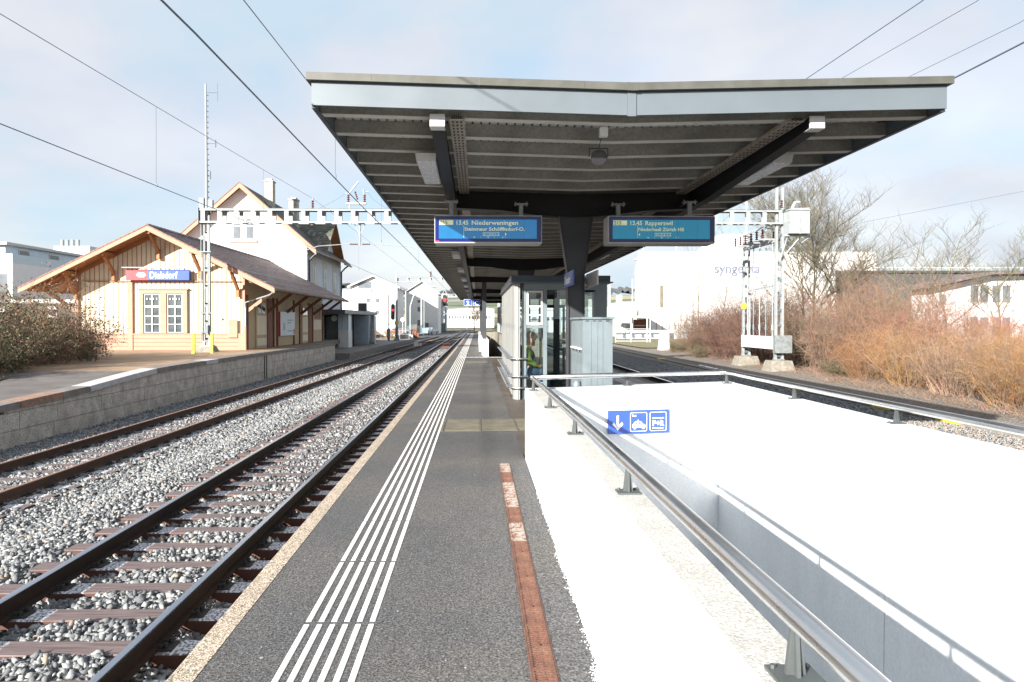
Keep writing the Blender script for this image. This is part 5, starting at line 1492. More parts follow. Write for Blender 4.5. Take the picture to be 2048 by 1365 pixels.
# advertising board on the side wall
ad = thing("advertising_board", (-13.0, 46, 1), "pale poster board with a wheat ear drawing on the shed side wall", "board")
mb = MB(); mb.box(xw + .06, xw + .20, 45.0, 48.45, .85, 2.45); obj("panel", mb, "poster", ad)
mb = MB(); mb.box(xw + .06, xw + .199, 44.9, 44.995, .85, 2.45); obj("side", mb, "sign_red", ad)
mb = MB(); xx = xw + .2005
mb.box(xx, xx + .002, 45.75, 45.80, .87, 1.5)
for k_ in range(7):
    z = 1.15 + k_ * .07
    for s in (-1, 1): mb.add([(xx + .002, 45.775, z), (xx + .002, 45.775 + s * .22, z + .10), (xx + .002, 45.775 + s * .16, z + .17)], [(0, 1, 2)])
for (y0, y1, z) in ((46.6, 48.0, 1.86), (46.6, 47.5, 1.68), (46.6, 47.9, 1.12)): mb.box(xx, xx + .002, y0, y1, z, z + .07)
obj("print", mb, "poster_ink", ad)
mb = MB(); mb.box(xx + .0, xx + .003, 48.05, 48.4, .93, 1.27); obj("print", mb, "poster_red", ad)

# ================================================================== STATION HOUSE behind the shed
HG = 58.6; HX1 = -14.55; HXC = -20.0; HX0 = -25.45; HE = 73.0; HZ = -.6
hs = thing("station_house", (HXC, HG, HZ), "tall white station house with steep tiled roof and orange eaves", "building")
PH, EH = 13.35, 8.55
def hz(x): return PH - abs(x - HXC) * (PH - EH) / (HX1 - HXC)
mb = MB(); mb.prism([(HX0, HZ), (HX1, HZ), (HX1, EH), (HXC, PH - .05), (HX0, EH)], 'y', HG, HE); obj("wall", mb, "plaster_white", hs)
ho = .7
mb = MB()
for s in (-1, 1):
    xe = HXC + s * (HX1 - HXC + .95); a, b_ = (xe, HXC) if s < 0 else (HXC, xe)
    mb.hexa([(a, HG - ho, hz(a) + .02), (b_, HG - ho, hz(b_) + .02), (b_, HE + .8, hz(b_) + .02), (a, HE + .8, hz(a) + .02), (a, HG - ho, hz(a) + .14), (b_, HG - ho, hz(b_) + .14), (b_, HE + .8, hz(b_) + .14), (a, HE + .8, hz(a) + .14)])
roofh = obj("roof", mb, "orange_wood", hs)
mb = MB(); xe = HX1 + .95; tiles(mb, xe, HXC, hz(xe) + .15, hz(HXC) + .15, HG - ho, HE + .8, .3, .36); obj("roof_tiles", mb, ["tile_dark", "tile_green"], hs, kind='stuff')
mb = MB(); xe = HX0 - .95; tiles(mb, xe, HXC, hz(xe) + .15, hz(HXC) + .15, HG - ho, HG + 1, .3, .36); obj("roof_tiles", mb, ["tile_red", "tile_brown"], hs, kind='stuff')
for s in (-1, 1):
    xe = HXC + s * (HX1 - HXC + .95); a, b_ = (xe, HXC) if s < 0 else (HXC, xe)
    mb = MB(); mb.hexa([(a, HG - ho - .05, hz(a) - .28), (b_, HG - ho - .05, hz(b_) - .28), (b_, HG - ho, hz(b_) - .28), (a, HG - ho, hz(a) - .28), (a, HG - ho - .05, hz(a) + .13), (b_, HG - ho - .05, hz(b_) + .13), (b_, HG - ho, hz(b_) + .13), (a, HG - ho, hz(a) + .13)])
    obj("bargeboard", mb, "salmon_wood", hs)
    mb = MB(); mb.hexa([(a, HG - ho - .08, hz(a) + .135), (b_, HG - ho - .08, hz(b_) + .135), (b_, HG - ho + .1, hz(b_) + .135), (a, HG - ho + .1, hz(a) + .135), (a, HG - ho - .08, hz(a) + .21), (b_, HG - ho - .08, hz(b_) + .21), (b_, HG - ho + .1, hz(b_) + .21), (a, HG - ho + .1, hz(a) + .21)])
    obj("verge_tiles", mb, "tile_red", hs)
for x in (HXC, HXC + 5.3, HXC - 5.3):
    mb = MB(); mb.box(x - .1, x + .1, HG - ho + .02, HG - .002, hz(x) - .24, hz(x) + .015); obj("purlin", mb, "orange_wood", hs)
# gable windows
for i, (x0, x1) in enumerate(((-20.82, -20.08), (-19.74, -19.0))):
    mb = MB(); mb.box(x0 - .13, x1 + .13, HG - .03, HG - .001, 8.78, 10.72); wf = obj("window", mb, "trim_stone", hs)
    mb = MB(); mb.box(x0, x1, HG - .036, HG - .031, 8.90, 10.6); obj("pane", mb, "window_grey", wf)
    mb = MB(); mb.box(x0, x0 + .06, HG - .045, HG - .037, 8.9, 10.6); mb.box(x1 - .06, x1, HG - .045, HG - .037, 8.9, 10.6); mb.box(x0, x1, HG - .046, HG - .038, 9.9, 9.97); obj("frame", mb, "white_metal", wf)
mb = MB(); mb.box(-21.1, -18.75, HG - .16, HG - .002, 8.56, 8.70); obj("sill", mb, "trim_stone", hs)
mb = MB(); mb.box(-17.9, HX1 + .03, HG - .04, HG - .003, 6.0, 6.12); mb.box(HX1 + .001, HX1 + .03, HG, HE, 7.55, 7.68); obj("string_course", mb, "trim_stone", hs)
# chimneys
for (x, y, z0_, z1_, nm) in ((-18.3, 60.6, 11.2, 14.05, 0), (-16.95, 63.5, 10.0, 12.95, 1)):
    mb = MB(); mb.box(x - .38, x + .38, y - .38, y + .38, z0_, z1_); mb.box(x - .44, x + .44, y - .44, y + .44, z1_, z1_ + .12); mb.box(x - .26, x + .26, y - .26, y + .26, z1_ + .121, z1_ + .3); obj("chimney", mb, "chimney", hs)
# cross gable over the track side
YC, YW = 66.3, 3.3; CZ = 11.35
def cz(y): return CZ - abs(y - YC) * (CZ - EH) / YW
mb = MB(); mb.prism([(YC - YW, EH - .2), (YC + YW, EH - .2), (YC + YW, EH), (YC, CZ - .08), (YC - YW, EH)], 'x', HXC + 2.5, HX1 - .001); obj("wall", mb, "plaster_cool", hs)
for s in (-1, 1):
    ye = YC + s * (YW + .5); za = CZ - (YW + .5) * (CZ - EH) / YW
    mb = MB(); y0, y1 = (ye, YC) if s < 0 else (YC, ye); z0_, z1_ = (za, CZ) if s < 0 else (CZ, za)
    mb.hexa([(HXC + 2.2, y0, z0_ + .02), (HX1 + .9, y0, z0_ + .02), (HX1 + .9, y1, z1_ + .02), (HXC + 2.2, y1, z1_ + .02), (HXC + 2.2, y0, z0_ + .16), (HX1 + .9, y0, z0_ + .16), (HX1 + .9, y1, z1_ + .16), (HXC + 2.2, y1, z1_ + .16)])
    obj("roof", mb, "orange_wood", hs)
    mb = MB()
    n_ = 13; m2_ = 16
    for i in range(n_):
        for j_ in range(m2_):
            t0, t1 = i / n_, (i + 1.1) / n_; xa = HXC + 2.2 + j_ * .26
            ya, zA = ye + (YC - ye) * t0, za + (CZ - za) * t0; yb_, zB = ye + (YC - ye) * min(1, t1), za + (CZ - za) * min(1, t1)
            h = .2 + random.uniform(-.006, .02)
            mb.add([(xa, ya, zA + h), (xa + .25, ya, zA + h), (xa + .25, yb_, zB + .17), (xa, yb_, zB + .17), (xa, ya, zA + .16), (xa + .25, ya, zA + .16)], [(0, 1, 2, 3), (4, 5, 1, 0)], 0 if random.random() < .8 else 1)
    obj("roof_tiles", mb, ["tile_green", "tile_brown"], hs, kind='stuff')
# side windows
for y in (61.0, 65.3, 69.6):
    mb = MB(); mb.box(HX1 + .001, HX1 + .05, y - .8, y + .8, 3.9, 7.5); wf = obj("window", mb, "trim_stone", hs)
    mb = MB(); mb.box(HX1 + .051, HX1 + .06, y - .55, y + .55, 4.0, 6.75); obj("pane", mb, "window_dark", wf)
    mb = MB(); mb.box(HX1 + .061, HX1 + .075, y - .04, y + .04, 4.0, 6.75); obj("frame", mb, "trim_stone", wf)
mb = MB(); mb.box(HX1 - .01, HX1 + .012, HG + .05, HE, 3.0, 8.5); obj("wall", mb, "plaster_cool", hs)
mb = MB(); mb.box(HX1 - .01, HX1 + .02, HG + .05, HE, HZ, 2.6); obj("wall", mb, "stucco_stone", hs)
for y in (60.5, 63.4):
    mb = MB(); mb.box(HX1 + .021, HX1 + .08, y - .6, y + .6, .5, 2.4); wf = obj("window", mb, "trim_stone", hs)
    mb = MB(); mb.box(HX1 + .081, HX1 + .09, y - .4, y + .4, .6, 2.3); obj("pane", mb, "trim_stone", wf)
for (y, ) in ((HG + .3,), (HE - .3,)):
    mb = MB(); mb.tube([(HX1 + .95, y, EH - .75), (HX1 + .5, y, EH - 1.1), (HX1 + .14, y, EH - 1.5), (HX1 + .12, y, 2.8)], .08, 8); obj("downpipe", mb, "gutter_dark", hs)
mb = MB(); xg = HX1 + 1.0; zg = hz(HX1 + .95) - .02
for (a, b_) in ((HG - ho, YC - YW - .5), (YC + YW + .5, HE + .8)): mb.box(xg - .08, xg + .08, a, b_, zg - .06, zg + .06)
obj("gutter", mb, "gutter_dark", hs)
# grey flat porch roof, glazed entrance and steps
pc = thing("entrance_canopy", (-12.5, 66, 0), "flat grey canopy over the glazed entrance beside the station house", "canopy")
mb = MB(); mb.hexa([(-14.5, 60.6, 2.50), (-11.75, 60.6, 2.50), (-11.3, 77, 2.50), (-14.5, 77, 2.50), (-14.5, 60.6, 2.88), (-11.75, 60.6, 2.88), (-11.3, 77, 2.88), (-14.5, 77, 2.88)]); obj("roof_slab", mb, "grey_wall", pc)
mb = MB(); mb.hexa([(-11.745, 60.62, 2.53), (-11.72, 60.62, 2.53), (-11.27, 76.98, 2.53), (-11.295, 76.98, 2.53), (-11.745, 60.62, 2.86), (-11.72, 60.62, 2.86), (-11.27, 76.98, 2.86), (-11.295, 76.98, 2.86)]); obj("fascia", mb, "fascia_blue", pc)
mb = MB(); mb.box(-12.2, -12.05, 67, 67.15, -.6, 2.5); mb.box(-14.4, -14.2, 62.5, 62.7, -.6, 2.5); obj("post", mb, "dark_metal", pc)
en = thing("entrance_door", (-13.6, 64, -.2), "black framed glass door with concrete steps under the grey canopy", "door")
mb = MB()
for (a, b_) in ((-14.3, -14.15), (-13.05, -12.9)): mb.box(a, b_, 64, 64.12, -.1, 2.45)
mb.box(-14.149, -13.051, 64, 64.12, 2.25, 2.45); mb.box(-14.149, -13.051, 64, 64.12, -.1, .12); obj("frame", mb, "dark_metal", en)
mb = MB(); mb.box(-14.149, -13.051, 64.05, 64.07, .12, 2.25); obj("glass", mb, "window_grey", en)
mb = MB()
for k_ in range(3): mb.box(-14.3, -12.9, 62.4 + k_ * .35, 63.99, -.62 + k_ * .17, -.45 + k_ * .17)
obj("step", mb, "cover_concrete", en)
kb = thing("glazed_booth", (-12.5, 64.2, -.6), "white box booth with glazed top next to the entrance steps", "booth")
mb = MB(); mb.box(-12.85, -11.9, 63.2, 65, -.6, 1.0); obj("base", mb, "white_metal", kb)
mb = MB(); mb.box(-12.8, -11.95, 63.25, 64.95, 1.001, 2.49); obj("glass", mb, "poster", kb)
mb = MB()
for x in (-12.85, -12.4, -11.95): mb.box(x, x + .05, 63.2, 63.245, 1.001, 2.49)
obj("frame", mb, "white_metal", kb)
sd_ = thing("metal_shed", (-11.8, 74, -.6), "blue grey ribbed metal kiosk with a mirror polished end", "kiosk")
mb = MB(); mb.hexa([(-13.2, 71, -.6), (-11.35, 71, -.6), (-11.35, 76.5, -.6), (-13.2, 76.5, -.6), (-13.2, 71, 2.45), (-11.25, 71, 2.45), (-11.25, 76.5, 2.45), (-13.2, 76.5, 2.45)]); obj("body", mb, "metal_sheet", sd_)
for k_ in range(14): mb = MB(); mb.box(-13.19, -11.36, 70.96, 70.999, -.5 + k_ * .2, -.36 + k_ * .2); obj("slat", mb, "metal_sheet", sd_)
mb = MB(); mb.box(-11.33, -10.75, 71.6, 71.7, -.55, 2.55); obj("mirror_panel", mb, "chrome_sheet", sd_)
mb = MB(); mb.tube([(-13.0, 62.2, 2.1), (-13.0, 62.32, 2.1)], .33, 20); ck = tag(obj("clock", mb, "dark_metal", loc=(-13, 62.2, 2.1)), "round dark station clock under the grey entrance canopy", "clock")
mb = MB(); mb.tube([(-13.0, 62.19, 2.1), (-13.0, 62.199, 2.1)], .28, 20); mb2 = obj("dial", mb, "sign_grey", ck)
mb = MB(); mb.box(-13.01, -12.99, 62.18, 62.188, 2.1, 2.33); mb.bar((-13.0, 62.184, 2.1), (-12.88, 62.184, 2.02), .02, .006); obj("hand", mb, "dark_metal", ck)
bd = thing("notice_board", (-13.4, 80, -.6), "dark grey rectangular board standing above the flat entrance canopy roof", "board")
obj("panel", MB().box(-13.95, -12.95, 80, 80.3, 3.05, 4.0), "grey_wall", bd)
obj("post", MB().box(-13.9, -13.8, 80.1, 80.2, -.6, 3.049).box(-13.1, -13.0, 80.1, 80.2, -.6, 3.049), "grey_wall", bd)
# ================================================================== CATENARY PORTALS, MASTS, WIRES
def lattice_mast(par, x, y, z0, z1, w0=.30, w1=.24, m_="mast_white", step=.45, nm="mast"):
    """two channel legs joined by batten plates"""
    mb_ = MB()
    for s in (-1, 1):
        mb_.hexa([(x+s*w0/2-.06, y-.09, z0), (x+s*w0/2+.06, y-.09, z0), (x+s*w0/2+.06, y+.09, z0), (x+s*w0/2-.06, y+.09, z0),
                  (x+s*w1/2-.055, y-.08, z1), (x+s*w1/2+.055, y-.08, z1), (x+s*w1/2+.055, y+.08, z1), (x+s*w1/2-.055, y+.08, z1)])
    o_ = obj(nm, mb_, m_, par)
    mb_ = MB(); n_ = max(2, int((z1 - z0) / step))
    for i in range(n_):
        z = z0 + .15 + i * (z1 - z0 - .3) / n_
        mb_.box(x - w1 / 2 + .036, x + w1 / 2 - .036, y - .085, y - .07, z, z + .13); mb_.box(x - w1 / 2 + .036, x + w1 / 2 - .036, y + .07, y + .085, z + .1, z + .23)
    obj("batten_plate", mb_, "mast_grey", par)
    return o_
def insulator(par, x, y, z, h=.42, r=.085, hor=None, m_="insulator", cap=True):
    mb_ = MB(); n_ = 4
    d = Vector(hor) if hor else Vector((0, 0, 1))
    p = Vector((x, y, z))
    pts_, rr_ = [], []
    for i in range(n_):
        t0 = i / n_
        pts_ += [p + d * h * t0, p + d * h * (t0 + .10), p + d * h * (t0 + .17)]; rr_ += [r * .42, r, r * .42]
    pts_.append(p + d * h); rr_.append(r * .42)
    mb_.tube(pts_, rr_, 8); return obj("insulator", mb_, m_, par)
def beam(par, x0, x1, y, zb_, zt_, depth=.42, step=.87, m_="mast_white"):
    mb_ = MB()
    for (ya) in (y - depth / 2, y + depth / 2):
        for z in (zb_, zt_): mb_.box(x0, x1, ya - .035, ya + .035, z - .045, z + .045)
    obj("chord", mb_, m_, par)
    mb_ = MB(); mb_.box(x0, x1, y - depth / 2 - .05, y + depth / 2 + .05, zt_ + .056, zt_ + .07); obj("top_plate", mb_, "mast_grey", par)
    n_ = int((x1 - x0) / step)
    me_ = MB(); me_.box(-.11, .11, -.02, .02, -(zt_ - zb_) / 2 + .056, (zt_ - zb_) / 2 - .056)
    me_ = me_.mesh("batten_plate", m_)
    for i in range(n_ + 1):
        x = x0 + .2 + i * (x1 - x0 - .4) / n_
        for ya in (y - depth / 2, y + depth / 2): inst("batten_plate", me_, par, (x + (.12 if ya > y else 0), ya, (zb_ + zt_) / 2))
        if i < n_:
            mb_ = None
    mb_ = MB()
    for i in range(n_): x = x0 + .55 + i * step; mb_.box(x, x + .2, y - depth / 2 + .036, y + depth / 2 - .036, zb_ - .052, zb_ - .045)
    obj("tie_plate", mb_, "mast_grey", par)

PY = 36.1
po = thing("catenary_portal", (-14.2, PY, .2), "white steel lattice portal spanning all tracks with brown insulators", "catenary portal")
lattice_mast(po, -14.2, PY, .55, 7.35, .30, .25, step=.9)
obj("base_plate", MB().box(-14.5, -13.9, PY - .3, PY + .3, .50, .549), "galvanised", po)
mb = MB(); mb.hexa([(-14.75, PY-.45, .1), (-13.65, PY-.45, .1), (-13.65, PY+.45, .1), (-14.75, PY+.45, .1), (-14.55, PY-.33, .499), (-13.85, PY-.33, .499), (-13.85, PY+.33, .499), (-14.55, PY+.33, .499)])
obj("foundation", mb, "old_concrete", po)
obj("switch_rod", MB().tube([(-14.42, PY - .16, .8), (-14.42, PY - .16, 7.3)], .025, 6).tube([(-14.05, PY - .16, .8), (-14.05, PY - .16, 7.3)], .02, 6), "galvanised", po)
mb = MB()
for z in (1.2, 2.2, 5.4): mb.box(-14.5, -13.9, PY - .2, PY - .15, z, z + .06)
mb.box(-14.2, -14.05, PY - .28, PY - .12, 1.15, 1.6); obj("switch_gear", mb, "mast_grey", po)
beam(po, -14.5, 17.1, PY, 6.98, 7.62)
obj("end_frame", MB().box(-14.53, -14.505, PY - .3, PY + .3, 6.9, 7.72), "mast_grey", po)
# antenna pole on top of the left mast
am = thing("antenna_mast", (-14.2, PY, 7.7), "thin pale antenna pole with three small aerials on top of the portal mast", "antenna")
mb = MB(); mb.tube([(-14.18, PY, 7.2), (-14.18, PY, 10.5), (-14.2, PY, 14.2)], [.09, .06, .045], 8); obj("pole", mb, "mast_white", am)
mb = MB()
for k_ in range(22): mb.box(-14.10 - (.02 if k_ > 10 else 0), -14.05 - (.02 if k_ > 10 else 0), PY - .02, PY + .02, 7.7 + k_ * .28, 7.75 + k_ * .28)
obj("step_clip", mb, "clip_dark", am)
for (z, ln, h, x) in ((13.75, .62, .95, 0), (11.1, .5, .38, 0), (9.45, .22, .4, 0)):
    mb = MB(); mb.tube([(-14.2, PY, z), (-14.2 + ln, PY, z)], .014, 6); mb.tube([(-14.2 + ln, PY, z - h / 2), (-14.2 + ln, PY, z + h / 2)], .012 if z > 13 else .03, 6); obj("aerial", mb, "mast_grey", am)
mb = MB(); mb.box(-14.55, -14.3, PY - .1, PY + .1, 7.7, 8.25); mb.box(-14.08, -13.85, PY - .1, PY + .1, 7.7, 8.15); obj("bracket_box", mb, "mast_grey", am)

# drop posts and steady arms
def drop(par, x, z_end, zt_=6.92, arm=((-1, 1.0), (1, 1.0)), y=PY):
    mb_ = MB(); mb_.tube([(x, y, zt_), (x, y, z_end)], .05, 8)
    for s in (-1, 1): mb_.bar((x + s * .28, y, zt_), (x + s * .03, y, zt_ - .55), .035, .035)
    obj("drop_post", mb_, "mast_white", par)
    for s, ln in arm:
        mb_ = MB(); zz_ = z_end + .05
        mb_.tube([(x + s * .1, y, zz_), (x + s * .12, y, zz_)], .02, 6)
        mb_.tube([(x + s * .55, y, zz_ + .02), (x + s * (1.2 + ln), y, zz_ - .10), (x + s * (1.9 + ln), y, zz_ - .34)], .022, 6)
        obj("steady_arm", mb_, "mast_white", par)
        insulator(par, x + s * .12, y, zz_, .42, .05, (s, 0, .02))
drop(po, -6.18, 5.80, arm=((-1, 1.0), (1, 1.4)))
drop(po, 8.6, 5.6, arm=((-1, .6),))
insulator(po, -8.65, PY, 7.70, .46)
mb = MB(); mb.tube([(-8.65, PY, 8.16), (-8.65, PY, 8.30)], .03, 6); obj("cap", mb, "mast_white", po)
# disconnector with two post insulators above track 1
obj("switch_frame", MB().box(-6.9, -5.85, PY - .08, PY + .08, 7.93, 8.05).box(-6.75, -6.68, PY - .05, PY + .05, 7.69, 7.93).box(-6.1, -6.03, PY - .05, PY + .05, 7.69, 7.93), "mast_white", po)
insulator(po, -6.78, PY, 8.06, .40); insulator(po, -5.93, PY, 8.06, .40); insulator(po, -6.30, PY, 8.20, .46, .06, (-.3, 0, .95))
mb = MB(); mb.bar((-6.78, PY, 8.48), (-6.25, PY, 9.15), .10, .07); mb.box(-6.95, -6.85, PY - .03, PY + .03, 8.50, 8.55); mb.tube([(-5.95, PY, 8.46), (-5.97, PY, 8.72)], .06, 8); mb.box(-5.9, -5.72, PY - .03, PY + .03, 8.60, 8.64); obj("switch_blade", mb, "mast_white", po)
# right hand pair of masts with feeder rack (along the track)
MX = 16.05
rk = thing("feeder_rack", (MX, 38.6, -.75), "twin white masts with insulator rack, rods and a white box on the right", "catenary mast")
ZB = -.78
for y, zt_, x in ((PY, 8.9, MX), (40.9, 7.0, MX + .15)):
    lattice_mast(rk, x, y, ZB + .55, zt_, .36, .30, "mast_white", .8)
    mb = MB(); mb.box(x - .27, x + .27, y - .12, y + .12, ZB + .5, ZB + .58); obj("base_plate", mb, "galvanised", rk)
    mb = MB(); mb.hexa([(x-.75, y-.6, ZB-.3), (x+.75, y-.6, ZB-.3), (x+.75, y+.6, ZB-.3), (x-.75, y+.6, ZB-.3), (x-.55, y-.4, ZB+.499), (x+.55, y-.4, ZB+.499), (x+.55, y+.4, ZB+.499), (x-.55, y+.4, ZB+.499)]); obj("foundation", mb, "old_concrete", rk)
obj("mast", MB().tube([(MX - .1, PY, 8.8), (MX - .1, PY, 12.5)], .06, 8).tube([(MX + .15, 40.9, 6.9), (MX + .15, 40.9, 9.0)], .09, 8), "mast_white", rk)
mb = MB(); mb.box(MX - .08, MX + .12, PY + .2, 40.8, 6.05, 6.18); mb.box(MX - .5, MX + .5, PY + .6, PY + .7, 6.19, 6.28)
for k_ in range(6): yy = PY + .7 + k_ * .78; mb.box(MX - .75, MX + .55, yy - .06, yy + .06, 6.19, 6.28)
obj("rack_beam", mb, "mast_white", rk)
for k_ in range(6):
    yy = PY + .7 + k_ * .78
    insulator(rk, MX - .6, yy, 6.285, .5, .10); 
    if k_ % 2: insulator(rk, MX + .35, yy, 6.285, .5, .10)
    mb = MB(); mb.tube([(MX - .6, yy, 6.8), (MX - .3, yy, 7.0), (MX + .3, yy, 6.9)], .03, 6); obj("jumper", mb, "mast_white", rk)
for k_ in range(5):
    yy = PY + .75 + k_ * .85
    mb = MB(); mb.tube([(MX - .02, yy, .95), (MX - .02, yy, 6.05)], .028, 6); mb.tube([(MX - .02, yy, 1.32), (MX - .02, yy, 1.62)], .06, 8); obj("switch_rod", mb, "mast_grey" if k_ % 2 else "mast_white", rk)
obj("brace", MB().bar((MX - .1, PY + .1, 3.75), (MX + .05, 40.8, 3.60), .06, .09), "mast_white", rk)
for k_ in range(6):
    yy = PY + .35 + k_ * .72; mb = MB(); mb.box(MX - .22, MX + .16, yy, yy + .66, .30 + .0, .98); obj("drive_box", mb, "white_metal", rk)
obj("drive_box", MB().box(MX - .35, MX + .55, PY - .38, PY - .10, .12, 1.05), "galvanised", rk)
obj("yellow_plate", MB().box(MX + .15 - .35, MX + .15 - .05, 40.76, 40.79, 2.55, 2.9), "yellow_paint", rk)
# big white box hanging at the end of the portal beam
bxt = thing("transformer_box", (MX + .7, PY - .4, 6.2), "large white sheet metal box with lid fixed at the right end of the portal", "electrical box")
obj("body", MB().box(MX + .10, MX + 1.15, PY - 1.0, PY - .25, 6.35, 7.55), "mast_white", bxt)
obj("lid", MB().hexa([(MX + .05, PY - 1.05, 7.551), (MX + 1.2, PY - 1.05, 7.551), (MX + 1.2, PY - .2, 7.551), (MX + .05, PY - .2, 7.551), (MX + .25, PY - .9, 7.68), (MX + 1.05, PY - .9, 7.68), (MX + 1.05, PY - .35, 7.68), (MX + .25, PY - .35, 7.68)]), "mast_white", bxt)
obj("strap", MB().box(MX + .60, MX + .66, PY - 1.02, PY - 1.001, 6.32, 7.6).box(MX - .1, MX + 1.25, PY - .7, PY - .6, 6.24, 6.34).tube([(MX + 1.05, PY - .6, 7.7), (MX + 1.3, PY - .6, 7.75), (MX + 1.32, PY - .6, 6.2), (MX + .9, PY - .6, 5.9)], .03, 6).bar((MX + .2, PY - .6, 6.3), (MX, PY - .2, 5.1), .06, .06).bar((MX + .9, PY - .6, 6.3), (MX + .2, PY - .2, 5.3), .05, .05), "mast_white", bxt)
insulator(bxt, MX - .15, PY - .6, 7.72, .42, .09); insulator(bxt, MX - .6, PY, 9.0, .42, .07, (-1, 0, 0))
obj("bushing", MB().tube([(MX + .4, PY - .6, 7.69), (MX + .55, PY - .6, 8.0), (MX + .8, PY - .6, 8.02)], .09, 8), "mast_white", bxt)

# wires: each one its own long sagging tube
def wire(label, pts_, r=.009, grp=None, sag=0.0, m_="wire"):
    P_ = []
    for (a, b_) in zip(pts_[:-1], pts_[1:]):
        for k_ in range(10):
            t = k_ / 10; p = Vector(a).lerp(Vector(b_), t); p.z -= sag * 4 * t * (1 - t); P_.append(p)
    P_.append(Vector(pts_[-1]))
    mb_ = MB(); mb_.tube(P_, r, 5)
    return tag(obj("overhead_wire", mb_, m_, loc=pts_[0]), label, "wire", grp)
wt1 = wire("upper messenger wire crossing the sky at far left above the shed", [(-8.6, -6, 7.35), (-8.6, 12.3, 7.30), (-8.65, PY, 8.25), (-8.4, 88, 8.0)], .008, sag=.02)
ct1 = wire("lower contact wire sloping past the left antenna mast over the rusty track", [(-8.9, -4, 5.42), (-8.75, 12, 5.38), (-8.05, 36.1, 5.42), (-7.6, 88, 5.35)], .011)
wt2 = wire("thin messenger wire disappearing behind the left corner of the canopy", [(-3.0, -6, 6.6), (-3.26, 9.5, 6.24), (-3.3, 14, 6.45), (-4.6, PY, 8.0), (-3.4, 88, 7.9)], .008)
ct2 = wire("thick dark contact wire running diagonally over the track by the platform", [(-3.5, -5, 5.10), (-3.26, 8, 5.09), (-3.3, 20, 5.06), (-3.5, PY, 5.35), (-3.4, 88, 5.35)], .013)
wire("uppermost wire over the canopy's right half, nearest the middle of the sky", [(6.6, -4, 6.9), (6.85, 10.5, 6.70), (6.85, 14.4, 6.83), (7.4, PY, 7.75)], .008)
wire("second wire from the left in the sky right of the canopy", [(9.6, -4, 8.7), (10.0, 13.6, 8.18), (10.2, 19.4, 8.6), (10.6, PY, 8.4)], .007)
wire("third faint wire in the sky right of the canopy", [(11.5, -4, 8.9), (12.0, 15, 8.38), (12.2, 19.4, 8.7), (14, PY, 8.4)], .007)
wire("lowest thick wire touching the right tip of the canopy roof", [(6.8, -4, 5.30), (6.85, 8.5, 5.26), (6.85, 20, 5.26), (6.9, PY, 5.5)], .012)
wire("wire sloping down from the right edge of the photo to the white box", [(30, 20, 8.0), (22.3, 27.5, 7.10), (17.4, PY - .5, 6.45)], .008)
wire("short jumper wire rising to the left switch insulator on the portal", [(-8.3, PY, 7.75), (-6.95, PY, 8.5)], .007, sag=.05)
wire("jumper wire hanging from the right switch insulator towards the canopy", [(-5.8, PY, 8.6), (-4.6, PY, 7.75)], .007, sag=.18)
def droppers(label, items, grp="droppers hanging between messenger and contact wires"):
    for (x, y, za, zb_, lab) in items:
        mb_ = MB(); mb_.tube([(x, y, za), (x - .01, y, zb_ + .12), (x, y, zb_)], .0045, 4); mb_.tube([(x, y, zb_), (x, y, zb_ + .1)], .016, 5)
        tag(obj("dropper", mb_, "wire", loc=(x, y, za)), lab, "wire", grp)
droppers("", [(-8.55, 18.4, 7.47, 5.35, "dropper between the two wires at far left, above the shed roof"), (-8.55, 27.5, 7.85, 5.4, "dropper just right of the antenna mast over the house"),
              (-3.28, 15.9, 6.5, 5.07, "dropper hanging beside the canopy corner onto the thick wire"), (-4.2, 30, 7.4, 5.25, "dropper right of the portal's drop post"), (-3.6, 42, 7.95, 5.38, "dropper near the canopy's left edge in the distance"), (-8.3, 48, 8.0, 5.4, "dropper over the distant white apartments")])

# second and third portals in the distance
for (y, x0, x1, zt_, lab) in ((88, -10.4, 17, 7.6, "second white lattice portal spanning the tracks in front of the apartments"), (140, -11.5, 17, 7.6, "third and farthest lattice portal near the end of the platform")):
    p2 = thing("catenary_portal", (x0, y, -.6), lab, "catenary portal")
    mb = MB(); mb.hexa([(x0-.16,y-.16,1.2),(x0+.16,y-.16,1.2),(x0+.16,y+.16,1.2),(x0-.16,y+.16,1.2),(x0-.13,y-.13,8.3 if y<100 else 7.7),(x0+.13,y-.13,8.3 if y<100 else 7.7),(x0+.13,y+.13,8.3 if y<100 else 7.7),(x0-.13,y+.13,8.3 if y<100 else 7.7)]); obj("mast", mb, "mast_white", p2)
    mb = MB(); mb.box(x0-.17, x0+.17, y-.17, y+.17, -.3, 1.199); mb.hexa([(x0-.45,y-.45,-.62),(x0+.45,y-.45,-.62),(x0+.45,y+.45,-.62),(x0-.45,y+.45,-.62),(x0-.2,y-.2,-.301),(x0+.2,y-.2,-.301),(x0+.2,y+.2,-.301),(x0-.2,y+.2,-.301)]); obj("mast_foot", mb, "solid_fence", p2)
    beam(p2, x0 - .2, x1, y, 6.95, 7.5, .4, 1.4)
    mb = MB(); mb.box(x1 - .2, x1 + .2, y - .15, y + .15, -.8, 7.6); obj("mast", mb, "mast_white", p2)
    insulator(p2, -6.0, y, 7.6, .7, .14)
    if y < 100: obj("yellow_plate", MB().box(x0 - .25, x0 + .3, y - .2, y - .17, 1.55, 1.9), "yellow_paint", p2)
drop_ = thing("hanging_signal", (-4.55, 95, 4.8), "railway signal with one red light hanging from a portal over the tracks", "signal")
